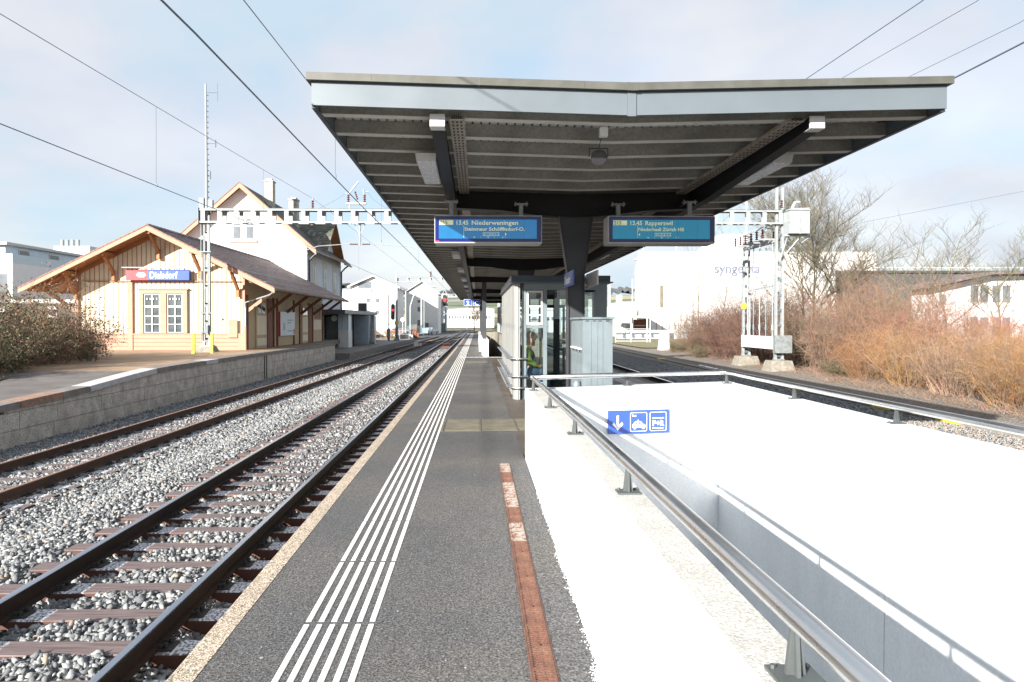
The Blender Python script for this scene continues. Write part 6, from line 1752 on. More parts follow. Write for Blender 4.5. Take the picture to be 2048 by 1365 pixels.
obj("frame", MB().box(-5.0, -4.1, 94.8, 94.84, 2.9, 3.0).bar((-4.95, 94.8, 3), (-4.95, 94.8, 5.4), .08, .08).bar((-4.15, 94.8, 3), (-4.15, 94.8, 5.4), .08, .08).bar((-4.95, 94.8, 5.4), (-4.55, 94.8, 6.3), .08, .08).bar((-4.15, 94.8, 5.4), (-4.55, 94.8, 6.3), .08, .08).bar((-4.55, 94.8, 6.3), (-4.55, 94.8, 7.5), .08, .08), "mast_white", drop_)
obj("back_board", MB().box(-4.92, -4.18, 94.7, 94.78, 3.9, 5.75), "mast_white", drop_)
def cyl_y(x, y, z, r, d, n_=14): return MB().tube([(x, y, z), (x, y - d, z)], r, n_)
obj("housing", MB().prism([(-4.55 + .26 * math.cos(R(a)), 4.8 + .26 * math.sin(R(a)) + (.5 if a < 180 else -.5)) for a in range(0, 360, 30)], 'y', 94.6, 94.69), "speaker_black", drop_)
obj("red_lamp", cyl_y(-4.55, 94.59, 4.85, .24, .06), "lamp_red", drop_)
sg1 = thing("railway_signal", (-10.55, 86, -.6), "four lamp railway signal showing red on a thin grey mast", "signal")
obj("mast", MB().tube([(-11.15, 86, 1.0), (-11.15, 86, 5.2)], .07, 8).tube([(-11.15, 86, -.6), (-11.15, 86, 1.0)], .14, 8).box(-11.4, -10.3, 85.95, 86.05, 1.45, 1.55).bar((-10.6, 86, 1.5), (-10.6, 86, 2.3), .08, .08), "mast_grey", sg1)
obj("housing", MB().prism([(-10.6 + .26 * math.cos(R(a)), 3.05 + .26 * math.sin(R(a)) + (.75 if a < 180 else -.75)) for a in range(0, 360, 30)], 'y', 85.7, 85.9), "speaker_black", sg1)
for k_, z in enumerate((3.75, 3.27, 2.8, 2.33)): obj("lamp", cyl_y(-10.6, 85.69, z, .16, .08), "lamp_red" if k_ == 1 else "grey_wall", sg1, label="red lamp" if k_ == 1 else None)
obj("relay_box", MB().box(-11.35, -10.95, 85.6, 85.9, -.3, .9), "mast_grey", sg1)
# bent lamp mast and thin poles further on
lm = thing("curved_lamp_mast", (-10.9, 107, -.6), "white mast with a curved arm over the far tracks", "mast")
obj("pole", MB().tube([(-11.2, 107, -.6), (-11.2, 107, 6.6)], .12, 8).tube([(-10.5, 107, -.6), (-10.5, 107, 4.2), (-10.0, 107, 5.8), (-8.4, 107, 7.0), (-6.5, 107, 7.3)], .12, 8), "mast_white", lm)
obj("foundation", MB().box(-11.7, -10.1, 106.6, 107.4, -.65, -.2), "white_concrete", lm)
for (x, y, h, lab) in ((-11.7, 150, 6.6, "slim white pole between the curved mast and the tracks"), (-4.0, 260, 12, "tall thin pole far away at the end of the tracks"), (1.2, 180, 5, "short white pole near the far tracks")):
    tag(obj("pole", MB().tube([(x, y, -.9), (x, y, h)], .10, 6), "mast_white", loc=(x, y, -.9)), lab, "pole")
# yellow marker posts
for (x, y, lab) in ((-14.0, 33.9, "yellow marker post left of the portal mast foot"), (-13.33, 34.5, "yellow marker post directly in front of the portal mast foot")):
    b_ = thing("marker_post", (x, y, .18), lab, "post", "yellow marker posts")
    c = bpy.data.objects.new("post", MB().box(-.065, .065, -.05, .05, .10, 1.02).mesh("post", "yellow_paint")); COL.objects.link(c); c.parent = b_
    c = bpy.data.objects.new("foot", MB().box(-.075, .075, -.06, .06, 0, .099).mesh("foot", "yellow_paint")); COL.objects.link(c); c.parent = b_
# cable trough on the right with a few yellow lids
ct = thing("cable_trough", (12.8, 30, -.9), "line of grey concrete cable trough lids with some yellow ones", "cable trough")
me_g = MB().box(-.2, .2, -.485, .485, 0, .08).mesh("lid", "old_concrete"); me_y = MB().box(-.2, .2, -.485, .485, 0, .08).mesh("lid", "yellow_paint")
for k_ in range(60):
    y = 12 + k_; x = 12.75 + (0.02 * max(0, y - 22)) + random.uniform(-.01, .01)
    inst("lid", me_y if k_ in (6, 9, 15, 24, 37) else me_g, ct, (x, y, -.94 + random.uniform(0, .01)), random.uniform(-.02, .02))
sn = MB(); rr_ = random.Random(4)
for k_ in range(46):
    y = 14 + k_ * .62 + rr_.uniform(0, .3); x = 13.2 + .02 * max(0, y - 22) + rr_.uniform(0, .25); a_ = rr_.uniform(.15, .5); b_ = rr_.uniform(.3, .7)
    if rr_.random() < .25: continue
    ring = [(x + a_ * .5 * math.cos(q * .785) * rr_.uniform(.6, 1.2), y + b_ * math.sin(q * .785) * rr_.uniform(.6, 1.2), -.915) for q in range(8)]
    sn.add(ring + [(x, y, -.885)], [(q, (q + 1) % 8, 8) for q in range(8)])
o = obj("snow", sn, "snow"); o["kind"] = 'stuff'
# ================================================================== VEGETATION (twigs as real thin branches)
class TW:
    """collects tapered three sided twigs and small leaves with numpy"""
    def __init__(s): s.V = []; s.F = []; s.M = []; s.n = 0
    def twig(s, pts, r0, r1, mi=0):
        n = len(pts); P = np.array(pts)
        T = np.gradient(P, axis=0); T /= (np.linalg.norm(T, axis=1)[:, None] + 1e-9)
        ref = np.array([0.3, 0.2, 1.0]) if abs(T[0][2]) < .9 else np.array([1.0, .1, 0])
        U = np.cross(T, ref); U /= (np.linalg.norm(U, axis=1)[:, None] + 1e-9); W_ = np.cross(T, U)
        rr_ = np.linspace(r0, r1, n)[:, None]
        ring = [P + (U * math.cos(a) + W_ * math.sin(a)) * rr_ for a in (0, 2.094, 4.189)]
        V = np.stack(ring, 1).reshape(-1, 3); s.V.append(V)
        b_ = s.n
        for i in range(n - 1):
            for k_ in range(3):
                k2 = (k_ + 1) % 3
                s.F.append((b_ + i*3 + k_, b_ + i*3 + k2, b_ + (i+1)*3 + k2, b_ + (i+1)*3 + k_)); s.M.append(mi)
        s.n += n * 3
    def leaf(s, p, sz, mi, rg):
        d = rg.normal(size=3); d /= np.linalg.norm(d); e = np.cross(d, rg.normal(size=3)); e /= np.linalg.norm(e)
        s.V.append(np.array([p, p + (d * .5 + e * .3) * sz, p + d * sz, p + (d * .5 - e * .3) * sz])); b_ = s.n
        s.F.append((b_, b_+1, b_+2, b_+3)); s.M.append(mi); s.n += 4
    def mesh(s, name, mats):
        V = np.concatenate(s.V); F = np.array(s.F, dtype=np.int32)
        me = bpy.data.meshes.new(name); me.vertices.add(len(V)); me.vertices.foreach_set("co", V.reshape(-1))
        me.loops.add(F.size); me.loops.foreach_set("vertex_index", F.reshape(-1))
        me.polygons.add(len(F)); me.polygons.foreach_set("loop_start", np.arange(0, F.size, 4, dtype=np.int32)); me.polygons.foreach_set("loop_total", np.full(len(F), 4, np.int32))
        for m_ in mats: me.materials.append(MAT[m_])
        me.polygons.foreach_set("material_index", np.array(s.M, np.int32)); me.update(calc_edges=True)
        return me
def grow(tw, p, d, ln, r, rg, n=5, wob=.25, up=.12, mi=0):
    pts_ = [np.array(p)]; d = d / np.linalg.norm(d)
    for i in range(n):
        d = d + rg.normal(size=3) * wob / n * 1.6 + np.array([0, 0, up]) / n; d /= np.linalg.norm(d)
        pts_.append(pts_[-1] + d * ln / n)
    tw.twig(pts_, r, r * .35, mi); return pts_, d
def thicket(seed, stems, h, rad, mats, sub=5, subsub=3, th=.010, spread=.75, leaves=0, lm=2, arch=0.0, tw_l=.42):
    rg = np.random.default_rng(seed); tw = TW(); nm = 2
    for i in range(stems):
        a = rg.uniform(0, 6.283); rr_ = rad * .55 * math.sqrt(rg.random())
        p = np.array([rr_ * math.cos(a), rr_ * math.sin(a), 0]); a2 = a + rg.normal() * .7
        d = np.array([math.cos(a2) * spread * rg.random(), math.sin(a2) * spread * rg.random(), 1.0])
        L_ = h * rg.uniform(.5, 1.05); mi = int(rg.random() < .35)
        pts_, d1 = grow(tw, p, d, L_, th * rg.uniform(.8, 1.6), rg, 6, .35, .1 - arch, mi)
        for j_ in range(sub):
            k_ = rg.integers(1, 6); t = rg.random(); q = pts_[k_] * (1 - t) + pts_[min(k_ + 1, 6)] * t
            d2 = np.array([rg.normal(), rg.normal(), .35 + rg.normal() * .6]); 
            p2, d3 = grow(tw, q, d2, L_ * tw_l * rg.uniform(.5, 1), th * .55, rg, 4, .45, .15 - arch, mi)
            for m_ in range(subsub):
                q2 = p2[rg.integers(1, 5)]
                d4 = np.array([rg.normal(), rg.normal(), .5 + rg.normal() * .6])
                p3, _ = grow(tw, q2, d4, L_ * .18 * rg.uniform(.5, 1.2), th * .33, rg, 2, .4, .1, mi)
                if leaves:
                    for _l in range(leaves): tw.leaf(p3[rg.integers(0, 3)] + rg.normal(size=3) * .03, rg.uniform(.045, .095), lm + int(rg.random() < .45), rg)
    return tw.mesh("shrub_branches", mats)

bush_defs = {
    'red':   thicket(21, 125, 3.9, 1.9, ["twig_red", "twig_brown"], 8, 5, .009),
    'red2':  thicket(22, 115, 4.3, 2.0, ["twig_brown", "twig_red"], 8, 5, .009),
    'ochre': thicket(23, 170, 3.0, 1.8, ["twig_ochre", "twig_tan"], 7, 4, .009, spread=.95),
    'tan':   thicket(24, 120, 3.6, 1.7, ["twig_tan", "twig_red"], 5, 3, .011, spread=.6),
    'green': thicket(25, 120, 3.2, 1.8, ["twig_grey", "twig_brown"], 5, 4, .010, leaves=1, lm=2) if False else thicket(25, 120, 3.4, 1.9, ["twig_brown", "twig_grey"], 6, 4, .010),
    'crim':  thicket(27, 110, 3.4, 1.7, ["twig_crimson", "twig_red"], 7, 4, .009, spread=.8),
    'low':   thicket(26, 150, 1.2, 1.5, ["twig_red", "twig_tan"], 4, 2, .008, spread=1.2),
}
GZR = -.78
bl = [  # x, y, kind, scale, label
 (19.0, 61, 'green', 1.00, "bushy brown thicket at the left end of the hedge, beside the concrete post"),
 (21.5, 63, 'red', 1.05, "reddish thicket behind the left end of the hedge under the white tower"),
 (17.6, 52, 'red2', 1.00, "red brown thicket right of the grassy gap, nearest the concrete post"),
 (20.2, 54, 'green', 1.25, "taller olive brown thicket below the two slim saplings"),
 (17.2, 46.5, 'red', 1.05, "reddish thicket left of the twin masts"),
 (19.8, 48, 'red2', 1.30, "tall reddish thicket in the second row left of the twin masts"),
 (17.7, 42.5, 'red', 1.10, "brown thicket directly behind the twin masts"),
 (20.4, 43, 'red2', 1.25, "high thicket behind the masts and below the bare tree"),
 (22.8, 47, 'green', 1.4, "dark thicket around the foot of the big bare tree"),
 (18.4, 38.2, 'green', .95, "brown thicket just right of the nearer mast"),
 (20.9, 38.8, 'red2', 1.2, "tall brown thicket right of the mast in the second row"),
 (23.6, 41.0, 'tan', 1.3, "pale thicket with upright stems right of the bare tree"),
 (18.1, 34.2, 'tan', 1.0, "tan thicket with pale upright stems right of the masts"),
 (20.6, 34.9, 'red2', 1.12, "reddish thicket against the dark grey building, left part"),
 (23.2, 36.8, 'red', 1.3, "tall reddish thicket against the dark grey building, right part"),
 (17.6, 30.3, 'ochre', .80, "orange willow thicket nearest the masts"),
 (20.2, 31.2, 'crim', 1.1, "rosy thicket between orange willows and the dark building"),
 (22.9, 32.9, 'tan', 1.1, "tall yellowish tan thicket in front of the dark building"),
 (17.2, 26.7, 'ochre', .82, "bright orange willow thicket in the middle of the right bank"),
 (19.7, 27.7, 'ochre', .95, "orange willow thicket in the second row of the right bank"),
 (22.1, 29.0, 'crim', 1.05, "red stemmed thicket left of the white house"),
 (24.6, 31.0, 'crim', 1.0, "red stemmed thicket below the left corner of the white house"),
 (16.6, 23.4, 'tan', .78, "low tan thicket with bleached stems near the trough"),
 (18.9, 24.3, 'ochre', .80, "low orange thicket in front of the white house"),
 (21.4, 25.5, 'tan', .80, "tan thicket in front of the white house windows"),
 (16.4, 20.2, 'ochre', .86, "orange willow thicket at the right edge of the photo, front row"),
 (18.6, 21.0, 'ochre', .88, "orange willow thicket at the right edge of the photo, second row"),
 (21.0, 22.6, 'red', .80, "rosy thicket at the right edge of the photo, back row"),
 (15.9, 17.3, 'ochre', .66, "small orange thicket at the right edge closest to the railing"),
 (18.3, 18.0, 'ochre', .85, "orange thicket outermost on the right"),
]
rb = random.Random(8)
for (x, y, k_, sc, lab) in bl:
    o = inst("shrub", bush_defs[k_], None, (x, y, GZR), rb.uniform(0, 6.28), (sc * rb.uniform(.95, 1.1), sc * rb.uniform(.95, 1.1), sc * rb.uniform(.85, 1.08)))
    tag(o, lab, "shrub", "bare winter shrubs along the right bank")
# dry undergrowth at the feet of the shrubs, uncountable
rg = np.random.default_rng(77); tw = TW()
for i in range(3800):
    y = rg.uniform(15, 64); edge = 14.6 + .035 * (y - 15) + (.6 if y > 30 else 0)
    x = edge + abs(rg.normal()) * 1.5; p = np.array([x, y, -.84])
    d = np.array([rg.normal() * .7, rg.normal() * .7, .8]); tw_l = rg.uniform(.12, .55)
    pts_ = [p, p + d * tw_l * .5, p + d * tw_l + np.array([rg.normal() * .08, rg.normal() * .08, -.08])]; tw.twig(pts_, .007, .002, int(rg.integers(0, 3)))
me = tw.mesh("undergrowth", ["dry_grass", "twig_red", "twig_tan"]); o = bpy.data.objects.new("undergrowth", me); COL.objects.link(o); o["kind"] = 'stuff'

# big bare tree and slim saplings
def tree_mesh(seed, h, r0, mats, lean=(0, 0), levels=4, nb=(7, 6, 5, 4), spread=.75, fill=1.0, start=.2, upw=.18):
    rg_ = np.random.default_rng(seed); tr = TW(); br = TW()
    def rec(p, d, ln, r, lv, tgt):
        n = 6 if lv < 2 else 3
        pts_, d1 = grow(tgt, p, d, ln, r, rg_, n, .30 if lv else .15, upw if lv else .18, min(1, lv // 2))
        if lv >= levels: return
        cnt = nb[lv]
        for i in range(cnt):
            t = start + (1 - start) * (i + rg_.random()) / cnt if lv == 0 else .25 + .75 * rg_.random()
            k_ = min(int(t * n), n - 1); f_ = t * n - k_; q = pts_[k_] * (1 - f_) + pts_[k_ + 1] * f_
            a = rg_.uniform(0, 6.283); side = np.array([math.cos(a), math.sin(a), 0.25 + .3 * rg_.random()])
            dd = (pts_[k_ + 1] - pts_[k_]); dd /= np.linalg.norm(dd)
            nd = dd * (1 - spread * .55) + side * spread; rec(q, nd, ln * (.62 if lv == 0 else .55) * rg_.uniform(.7, 1.1), r * (.42 if lv == 0 else .5), lv + 1, br)
    rec(np.array([0., 0, 0]), np.array([lean[0], lean[1], 1.0]), h * .8, r0, 0, tr)
    return tr.mesh("trunk", mats[:1] * 2), br.mesh("crown", mats)
def tree(x, y, z, seed, h, r0, lab, mats=("bark", "twig_grey"), group=None, **kw):
    t = thing("bare_tree", (x, y, z), lab, "tree", group); a, b_ = tree_mesh(seed, h, r0, list(mats), **kw)
    for nm, me_ in (("trunk", a), ("crown", b_)):
        c = bpy.data.objects.new(nm, me_); COL.objects.link(c); c.parent = t
    return t
tree(23.6, 47.5, -.75, 5, 10.6, .13, "large bare winter tree with a wide crown behind the twin masts", levels=4, nb=(18, 12, 8, 5), spread=.72, start=.15, upw=.12)
tree(22.3, 46.2, -.75, 9, 8.0, .10, "smaller leaning bare tree with yellowish bark beside the large one", levels=4, nb=(8, 6, 5, 4), spread=.6, start=.2, mats=("bark", "twig_grey"))
tree(17.9, 55, -.75, 12, 9.3, .06, "slim bare sapling in front of the white tower, left one", levels=2, nb=(9, 4, 3, 3), spread=.5, start=.35)
tree(20.4, 57.5, -.75, 13, 9.3, .06, "slim bare sapling in front of the white tower, right one", levels=2, nb=(9, 4, 3, 3), spread=.5, start=.35)
tree(28.5, 41.0, -.75, 14, 6.4, .09, "bare tree with crooked branches in front of the white house windows", levels=4, nb=(9, 7, 6, 5), spread=.75, start=.25)
tree(31.2, 40.0, -.75, 15, 6.2, .09, "bare tree at the right edge in front of the white house", levels=4, nb=(9, 7, 6, 5), spread=.75, start=.25)
tree(27.4, 44.0, -.75, 16, 6.6, .08, "thin bare tree before the dark grey building", levels=3, nb=(8, 6, 4, 4), spread=.6, start=.25)
tree(-1.0, 215, -1, 18, 8, .2, "small round bare tree in front of the long white building far away", levels=3, nb=(14, 9, 7, 4), spread=.75, start=.1, mats=("twig_brown", "twig_brown"))
# fir seen between canopy columns
t = thing("conifer_tree", (5.0, 95, -.8), "yellowish green conifer seen through the gap between canopy and shelter", "tree")
rg = np.random.default_rng(3); tw = TW()
for i in range(3800):
    z = rg.uniform(1.0, 11); rad = (12 - z) * .27; a = rg.uniform(0, 6.28); q = rad * math.sqrt(rg.random())
    p = np.array([q * math.cos(a), q * math.sin(a), z]); d = np.array([math.cos(a), math.sin(a), -.25]); e = np.cross(d, [0, 0, 1.0]); s_ = rg.uniform(.25, .5)
    tw.V.append(np.array([p, p + (d * .5 + e * .35) * s_, p + d * s_, p + (d * .5 - e * .35) * s_ + [0, 0, -.05]])); b_ = tw.n; tw.F.append((b_, b_+1, b_+2, b_+3)); tw.M.append(0); tw.n += 4
me = tw.mesh("crown", ["conifer"]); c = bpy.data.objects.new("crown", me); COL.objects.link(c); c.parent = t
c = bpy.data.objects.new("trunk", MB().tube([(0, 0, 0), (0, 0, 10)], [.3, .05], 8).mesh("trunk", "bark")); COL.objects.link(c); c.parent = t

# bramble bank on the left
lb = {
 'a': thicket(41, 120, 2.5, 1.9, ["twig_red", "twig_brown", "leaf_brown", "leaf_green"], 6, 4, .008, spread=1.0, leaves=2, lm=2, arch=.35),
 'b': thicket(42, 130, 2.2, 1.8, ["twig_brown", "twig_grey", "leaf_green", "leaf_brown"], 6, 4, .008, spread=1.1, leaves=3, lm=2, arch=.4),
}
for (x, y, k_, sc, lab) in ((-17.0, 25.6, 'a', 1.3, "reddish bramble mound at the left, next to the shed corner"), (-18.9, 27.4, 'b', 1.45, "leafy bramble mound in the middle of the left bank, back row"),
                            (-16.2, 22.6, 'b', 1.0, "green leafed bramble mound at the edge of the dark path"), (-18.4, 23.6, 'a', 1.5, "reddish bramble mound at the left picture edge, back row"),
                            (-15.6, 20.6, 'b', .72, "low bramble mound at the left edge of the photo by the path"), (-21.0, 25.0, 'a', 1.25, "bramble mound farthest left"), (-17.6, 29.6, 'a', .9, "bramble mound touching the left corner of the shed"), (-20.5, 29.5, 'b', 1.25, "bramble mound under the shed's left eave")):
    tag(inst("bramble", lb[k_], None, (x, y, .0), rb.uniform(0, 6.28), (sc, sc, sc)), lab, "shrub", "bramble mounds on the left bank")
for (x, y, sc, lab) in ((17.0, 57.5, .55, "low green bramble patch at the left foot of the hedge"), (16.2, 49.5, .5, "low green bramble patch left of the twin mast footings"), (16.9, 31.8, .4, "small green bramble patch right of the twin mast footings")):
    tag(inst("bramble", lb['b'], None, (x, y, GZR), rb.uniform(0, 6.28), (sc, sc, sc)), lab, "shrub")
br1 = thicket(44, 9, 2.0, .5, ["bark", "twig_grey", "leaf_green", "leaf_brown"], 6, 4, .02, spread=.9, leaves=3, lm=2, arch=.5)
tag(inst("bramble", br1, None, (-15.6, 27.6, .08), 1.0, (1, 1, .95)), "dark green shoot with leaves leaning in front of the shed base", "shrub")
rg = np.random.default_rng(78); tw = TW()
for i in range(2600):
    y = rg.uniform(16, 31); x = -14.0 - (y - 18) * .18 - abs(rg.normal()) * 1.0; p = np.array([x, y, .05])
    d = np.array([rg.normal() * .8, rg.normal() * .8, .6]) * rg.uniform(.1, .35); tw.twig([p, p + d * .6, p + d + np.array([0, 0, -.04])], .006, .002, int(rg.integers(0, 3)))
    if rg.random() < .5: tw.leaf(p + np.array([0, 0, .03]), .09, 3, rg)
me = tw.mesh("undergrowth", ["dry_grass", "twig_brown", "leaf_green", "snow"]); o = bpy.data.objects.new("undergrowth", me); COL.objects.link(o); o["kind"] = 'stuff'
b = MB(); 
for j in range(12):
    y = 14 + j * 1.5; b.add([(-13.7 - (y - 18) * .17, y, .06), (-24, y, .12), (-24, y + 1.5, .12), (-13.7 - (y + 1.5 - 18) * .17, y + 1.5, .06)], [(0, 1, 2, 3)])
o = obj("bank", b, "earth"); o["kind"] = 'structure'
# ================================================================== BACKGROUND BUILDINGS
def building(label, x0, x1, y0, y1, z1, m_, ridge_=None, z0=-1.3, cat="building", axis='y', name="apartment_block"):
    b_ = thing(name, ((x0 + x1) / 2, y0, z0), label, cat)
    if ridge_: obj("wall", MB().prism([(x0, z0), (x1, z0), (x1, z1), ((x0 + x1) / 2, ridge_), (x0, z1)], 'y', y0, y1), m_, b_)
    else: obj("wall", MB().box(x0, x1, y0, y1, z0, z1), m_, b_)
    return b_
def win_front(b_, y, items, m_="window_grey"):
    for (x0, x1, z0, z1) in items:
        f = obj("window", MB().box(x0 - .08, x1 + .08, y - .05, y - .001, z0 - .08, z1 + .08), "white_metal", b_); obj("pane", MB().box(x0, x1, y - .06, y - .051, z0, z1), m_, f)
def win_side(b_, x, s, items, m_="window_grey"):
    for (y0, y1, z0, z1) in items:
        a, c = (x + .001, x + .05) if s > 0 else (x - .05, x - .001); a2, c2 = (x + .051, x + .06) if s > 0 else (x - .06, x - .051)
        f = obj("window", MB().box(a, c, y0 - .08, y1 + .08, z0 - .08, z1 + .08), "white_metal", b_); obj("pane", MB().box(a2, c2, y0, y1, z0, z1), m_, f)
# left apartments
b = building("white apartment block with glass balcony behind the left bushes", -62, -50.4, 75, 108, 8.15, "plaster_white")
obj("penthouse", MB().box(-61, -52.0, 76.2, 100, 8.151, 10.25), "metal_sheet", b)
obj("roof", MB().box(-61.5, -51.4, 75.6, 100.6, 10.251, 10.55), "sign_grey", b)
obj("tower", MB().box(-57, -52.2, 93, 99, 8.16, 12.0), "plaster_cool", b)
for k_ in range(4): obj("chimney", MB().tube([(-56.2 + k_ * .7, 93.6, 12.0), (-56.2 + k_ * .7, 93.6, 12.9)], .22, 8), "mast_white", b)
obj("balcony_glass", MB().box(-61.9, -50.45, 75.05, 75.12, 8.16, 9.2).box(-50.55, -50.45, 75.13, 96, 8.16, 9.2), "poster", b)
win_front(b, 75, [(-53.6, -50.9, 3.6, 7.0)], "window_grey"); win_side(b, -50.4, 1, [(88, 89, 5.5, 6.8), (82, 83, 2.5, 4.0)])
win_side(b, -52.0, 1, [(78.5, 80.2, 8.6, 9.9), (84, 85.8, 8.6, 9.9), (90, 91, 8.6, 9.9)], "window_dark")
b = building("low dark roofed shed behind the goods shed's left eave", -46, -32, 70, 80, 3.1, "grey_wall", 4.8, name="small_house")
# shelter with no-parking plate
ns = thing("no_parking_sign", (-27.0, 44, 0), "square no parking plate under the left eave of the shed", "sign")
obj("post", MB().tube([(-27.0, 44, 0), (-27, 44, 2.9)], .03, 6), "mast_grey", ns); obj("panel", MB().box(-27.35, -26.75, 43.9, 43.93, 2.0, 2.75), "sign_white", ns)
obj("disc", MB().tube([(-27.05, 43.899, 2.4), (-27.05, 43.89, 2.4)], .23, 18), "sign_red", ns); obj("disc", MB().tube([(-27.05, 43.889, 2.4), (-27.05, 43.88, 2.4)], .17, 18), "sign_blue", ns)
obj("slash", MB().bar((-27.19, 43.875, 2.54), (-26.91, 43.875, 2.26), .01, .05, up=(0, 1, 0)), "sign_red", ns)
bc = thing("bicycle_shelter", (-27, 46, 0), "grey flat shelter roof seen below the shed's left eave", "shelter")
obj("roof", MB().box(-31, -23.4, 45.5, 49, 3.0, 3.25), "sign_grey", bc); obj("post", MB().box(-30.8, -30.6, 45.7, 45.9, 0, 3).box(-23.9, -23.7, 45.7, 45.9, 0, 3), "dark_metal", bc)
# centre apartments
b = building("white apartment house with pitched roof and recessed balcony, front one", -27.8, -17.7, 150, 164, 9.3, "plaster_white", 11.7)
obj("roof", MB().hexa([(-28.4, 149.2, 9.3), (-22.75, 149.2, 11.75), (-22.75, 164.5, 11.75), (-28.4, 164.5, 9.3), (-28.4, 149.2, 9.6), (-22.75, 149.2, 12.05), (-22.75, 164.5, 12.05), (-28.4, 164.5, 9.6)]).hexa([(-22.75, 149.2, 11.75), (-16.9, 149.2, 9.2), (-16.9, 164.5, 9.2), (-22.75, 164.5, 11.75), (-22.75, 149.2, 12.05), (-16.9, 149.2, 9.5), (-16.9, 164.5, 9.5), (-22.75, 164.5, 12.05)]), "white_metal", b)
obj("balcony", MB().box(-26.1, -23.3, 149.93, 149.99, 8.2, 10.6), "window_grey", b); obj("balcony_rail", MB().box(-26.1, -23.3, 149.8, 149.86, 8.0, 9.2), "sign_grey", b)
win_front(b, 150, [(-24.3, -23.5, 6.1, 7.0), (-22.3, -21.5, 6.1, 7.0), (-24.3, -23.5, 3.5, 4.4), (-22.3, -21.5, 3.5, 4.4)])
b = building("lower white wing left of the front apartment house", -31.5, -27.9, 152, 164, 8.4, "plaster_white")
obj("railing", MB().box(-31.5, -27.9, 151.9, 151.95, 8.41, 8.9), "sign_grey", b)
b = building("second white apartment house behind the first, half in shade", -17.6, -9.7, 168, 182, 8.9, "plaster_white", 11.6)
win_front(b, 168, [(-14.7, -13.6, 4.4, 5.5), (-14.7, -13.6, 6.6, 7.2), (-14.7, -13.6, 1.0, 2.3)])
obj("roof", MB().hexa([(-18, 167.4, 8.9), (-13.65, 167.4, 11.65), (-13.65, 182.5, 11.65), (-18, 182.5, 8.9), (-18, 167.4, 9.2), (-13.65, 167.4, 11.9), (-13.65, 182.5, 11.9), (-18, 182.5, 9.2)]).hexa([(-13.65, 167.4, 11.65), (-9.2, 167.4, 8.6), (-9.2, 182.5, 8.6), (-13.65, 182.5, 11.65), (-13.65, 167.4, 11.9), (-9.2, 167.4, 8.9), (-9.2, 182.5, 8.9), (-13.65, 182.5, 11.9)]), "sign_grey", b)
b = building("third apartment house with tall blue grey wall slabs", -14, -12.2, 200, 215, 9.6, "metal_sheet")
for k_ in range(4): obj("wall_slab", MB().box(-14.0 + k_ * .8 + .6, -13.3 + k_ * .8 + .6, 200 + k_ * 9 - .3, 200 + k_ * 9 + 8, -1.3, 9.5 - k_ * .5), "metal_sheet", b)
# long white hall with saw roof far away
b = thing("long_white_hall", (-4, 330, -1), "long low white building with sloping roof far beyond the tracks", "building")
obj("wall", MB().prism([(-24, -1), (8, -1), (8, 8.2), (-4, 8.6), (-14, 7.8), (-24, 5.2)], 'y', 330, 350), "plaster_white", b)
for k_ in range(20):
    x = -21 + k_ * 1.4; f = obj("window", MB().box(x, x + .7, 329.9, 329.98, 3.4, 4.9), "window_dark", b)
for k_, (x, y, z) in enumerate(((-26, 520, 6), (-10, 560, 9), (-3, 540, 8), (4, 560, 9))):
    h = thing("village_house", (x, y, z), ["red roofed house on the far hillside, leftmost", "red roofed house on the far hillside below the signal", "small red roofed house on the far hillside, third", "small red roofed house on the far hillside beside the column"][k_], "house")
    obj("wall", MB().box(x - 5, x + 5, y, y + 8, z - 4, z + 1.5), "plaster_white", h); obj("roof", MB().prism([(y - 1, z + 1.5), (y + 9, z + 1.5), (y + 4, z + 4)], 'x', x - 5.6, x + 5.6), "tile_red", h)
# hedge-like fences, cars and things along the far left of the tracks
fc = thing("solid_fence", (-9, 170, -1), "dark solid fence curving along the tracks near the far cars", "fence")
for k_ in range(10): obj("fence_panel", MB().box(-12.6 + k_ * .28, -12.3 + k_ * .28, 160 + k_ * 5, 164.8 + k_ * 5, -1, 1.6), "solid_fence", fc)
rl_ = thing("ramp_railing", (-12, 100, -.6), "grey barred railing on a concrete ramp wall beside the far tracks", "fence")
obj("ramp_wall", MB().prism([(96, -1.2), (130, -1.2), (130, .6), (118, .5), (96, -.2)], 'x', -11.6, -11.3), "old_concrete", rl_)
mb = MB()
for k_ in range(60): y = 96.5 + k_ * .55; mb.box(-11.47, -11.43, y - .02, y + .02, -.1 + min(1, k_ / 45) * .5, .9 + min(1, k_ / 45) * .5)
mb.bar((-11.45, 96.5, .92), (-11.45, 129, 1.45), .05, .05); obj("bar", mb, "mast_grey", rl_, kind='stuff')
pf = thing("pipe_fence", (-13, 88, -.6), "pale two rail pipe fence behind the signal mast", "fence")
mb = MB()
for k_ in range(6): mb.tube([(-16 + k_ * 1.3, 95, -.6), (-16 + k_ * 1.3, 95, .6)], .04, 6)
mb.tube([(-16, 95, .6), (-9.5, 95, .6)], .04, 6); mb.tube([(-16, 95, .1), (-9.5, 95, .1)], .04, 6); obj("pipe", mb, "mast_white", pf)
bm_ = thing("buffer_stop", (-10.2, 112, -.8), "rusty brown buffer block beside the far platform end", "buffer")
obj("block", MB().box(-11, -9.6, 112, 113, -.85, .0).hexa([(-10.7, 112, .001), (-9.9, 112, .001), (-9.9, 113, .001), (-10.7, 113, .001), (-10.5, 112.2, .8), (-10.0, 112.2, .8), (-10.0, 112.8, .8), (-10.5, 112.8, .8)]), "brown_wood", bm_)
me = thicket(61, 60, 1.6, 1.6, ["twig_ochre", "twig_red"], 5, 3, .02)
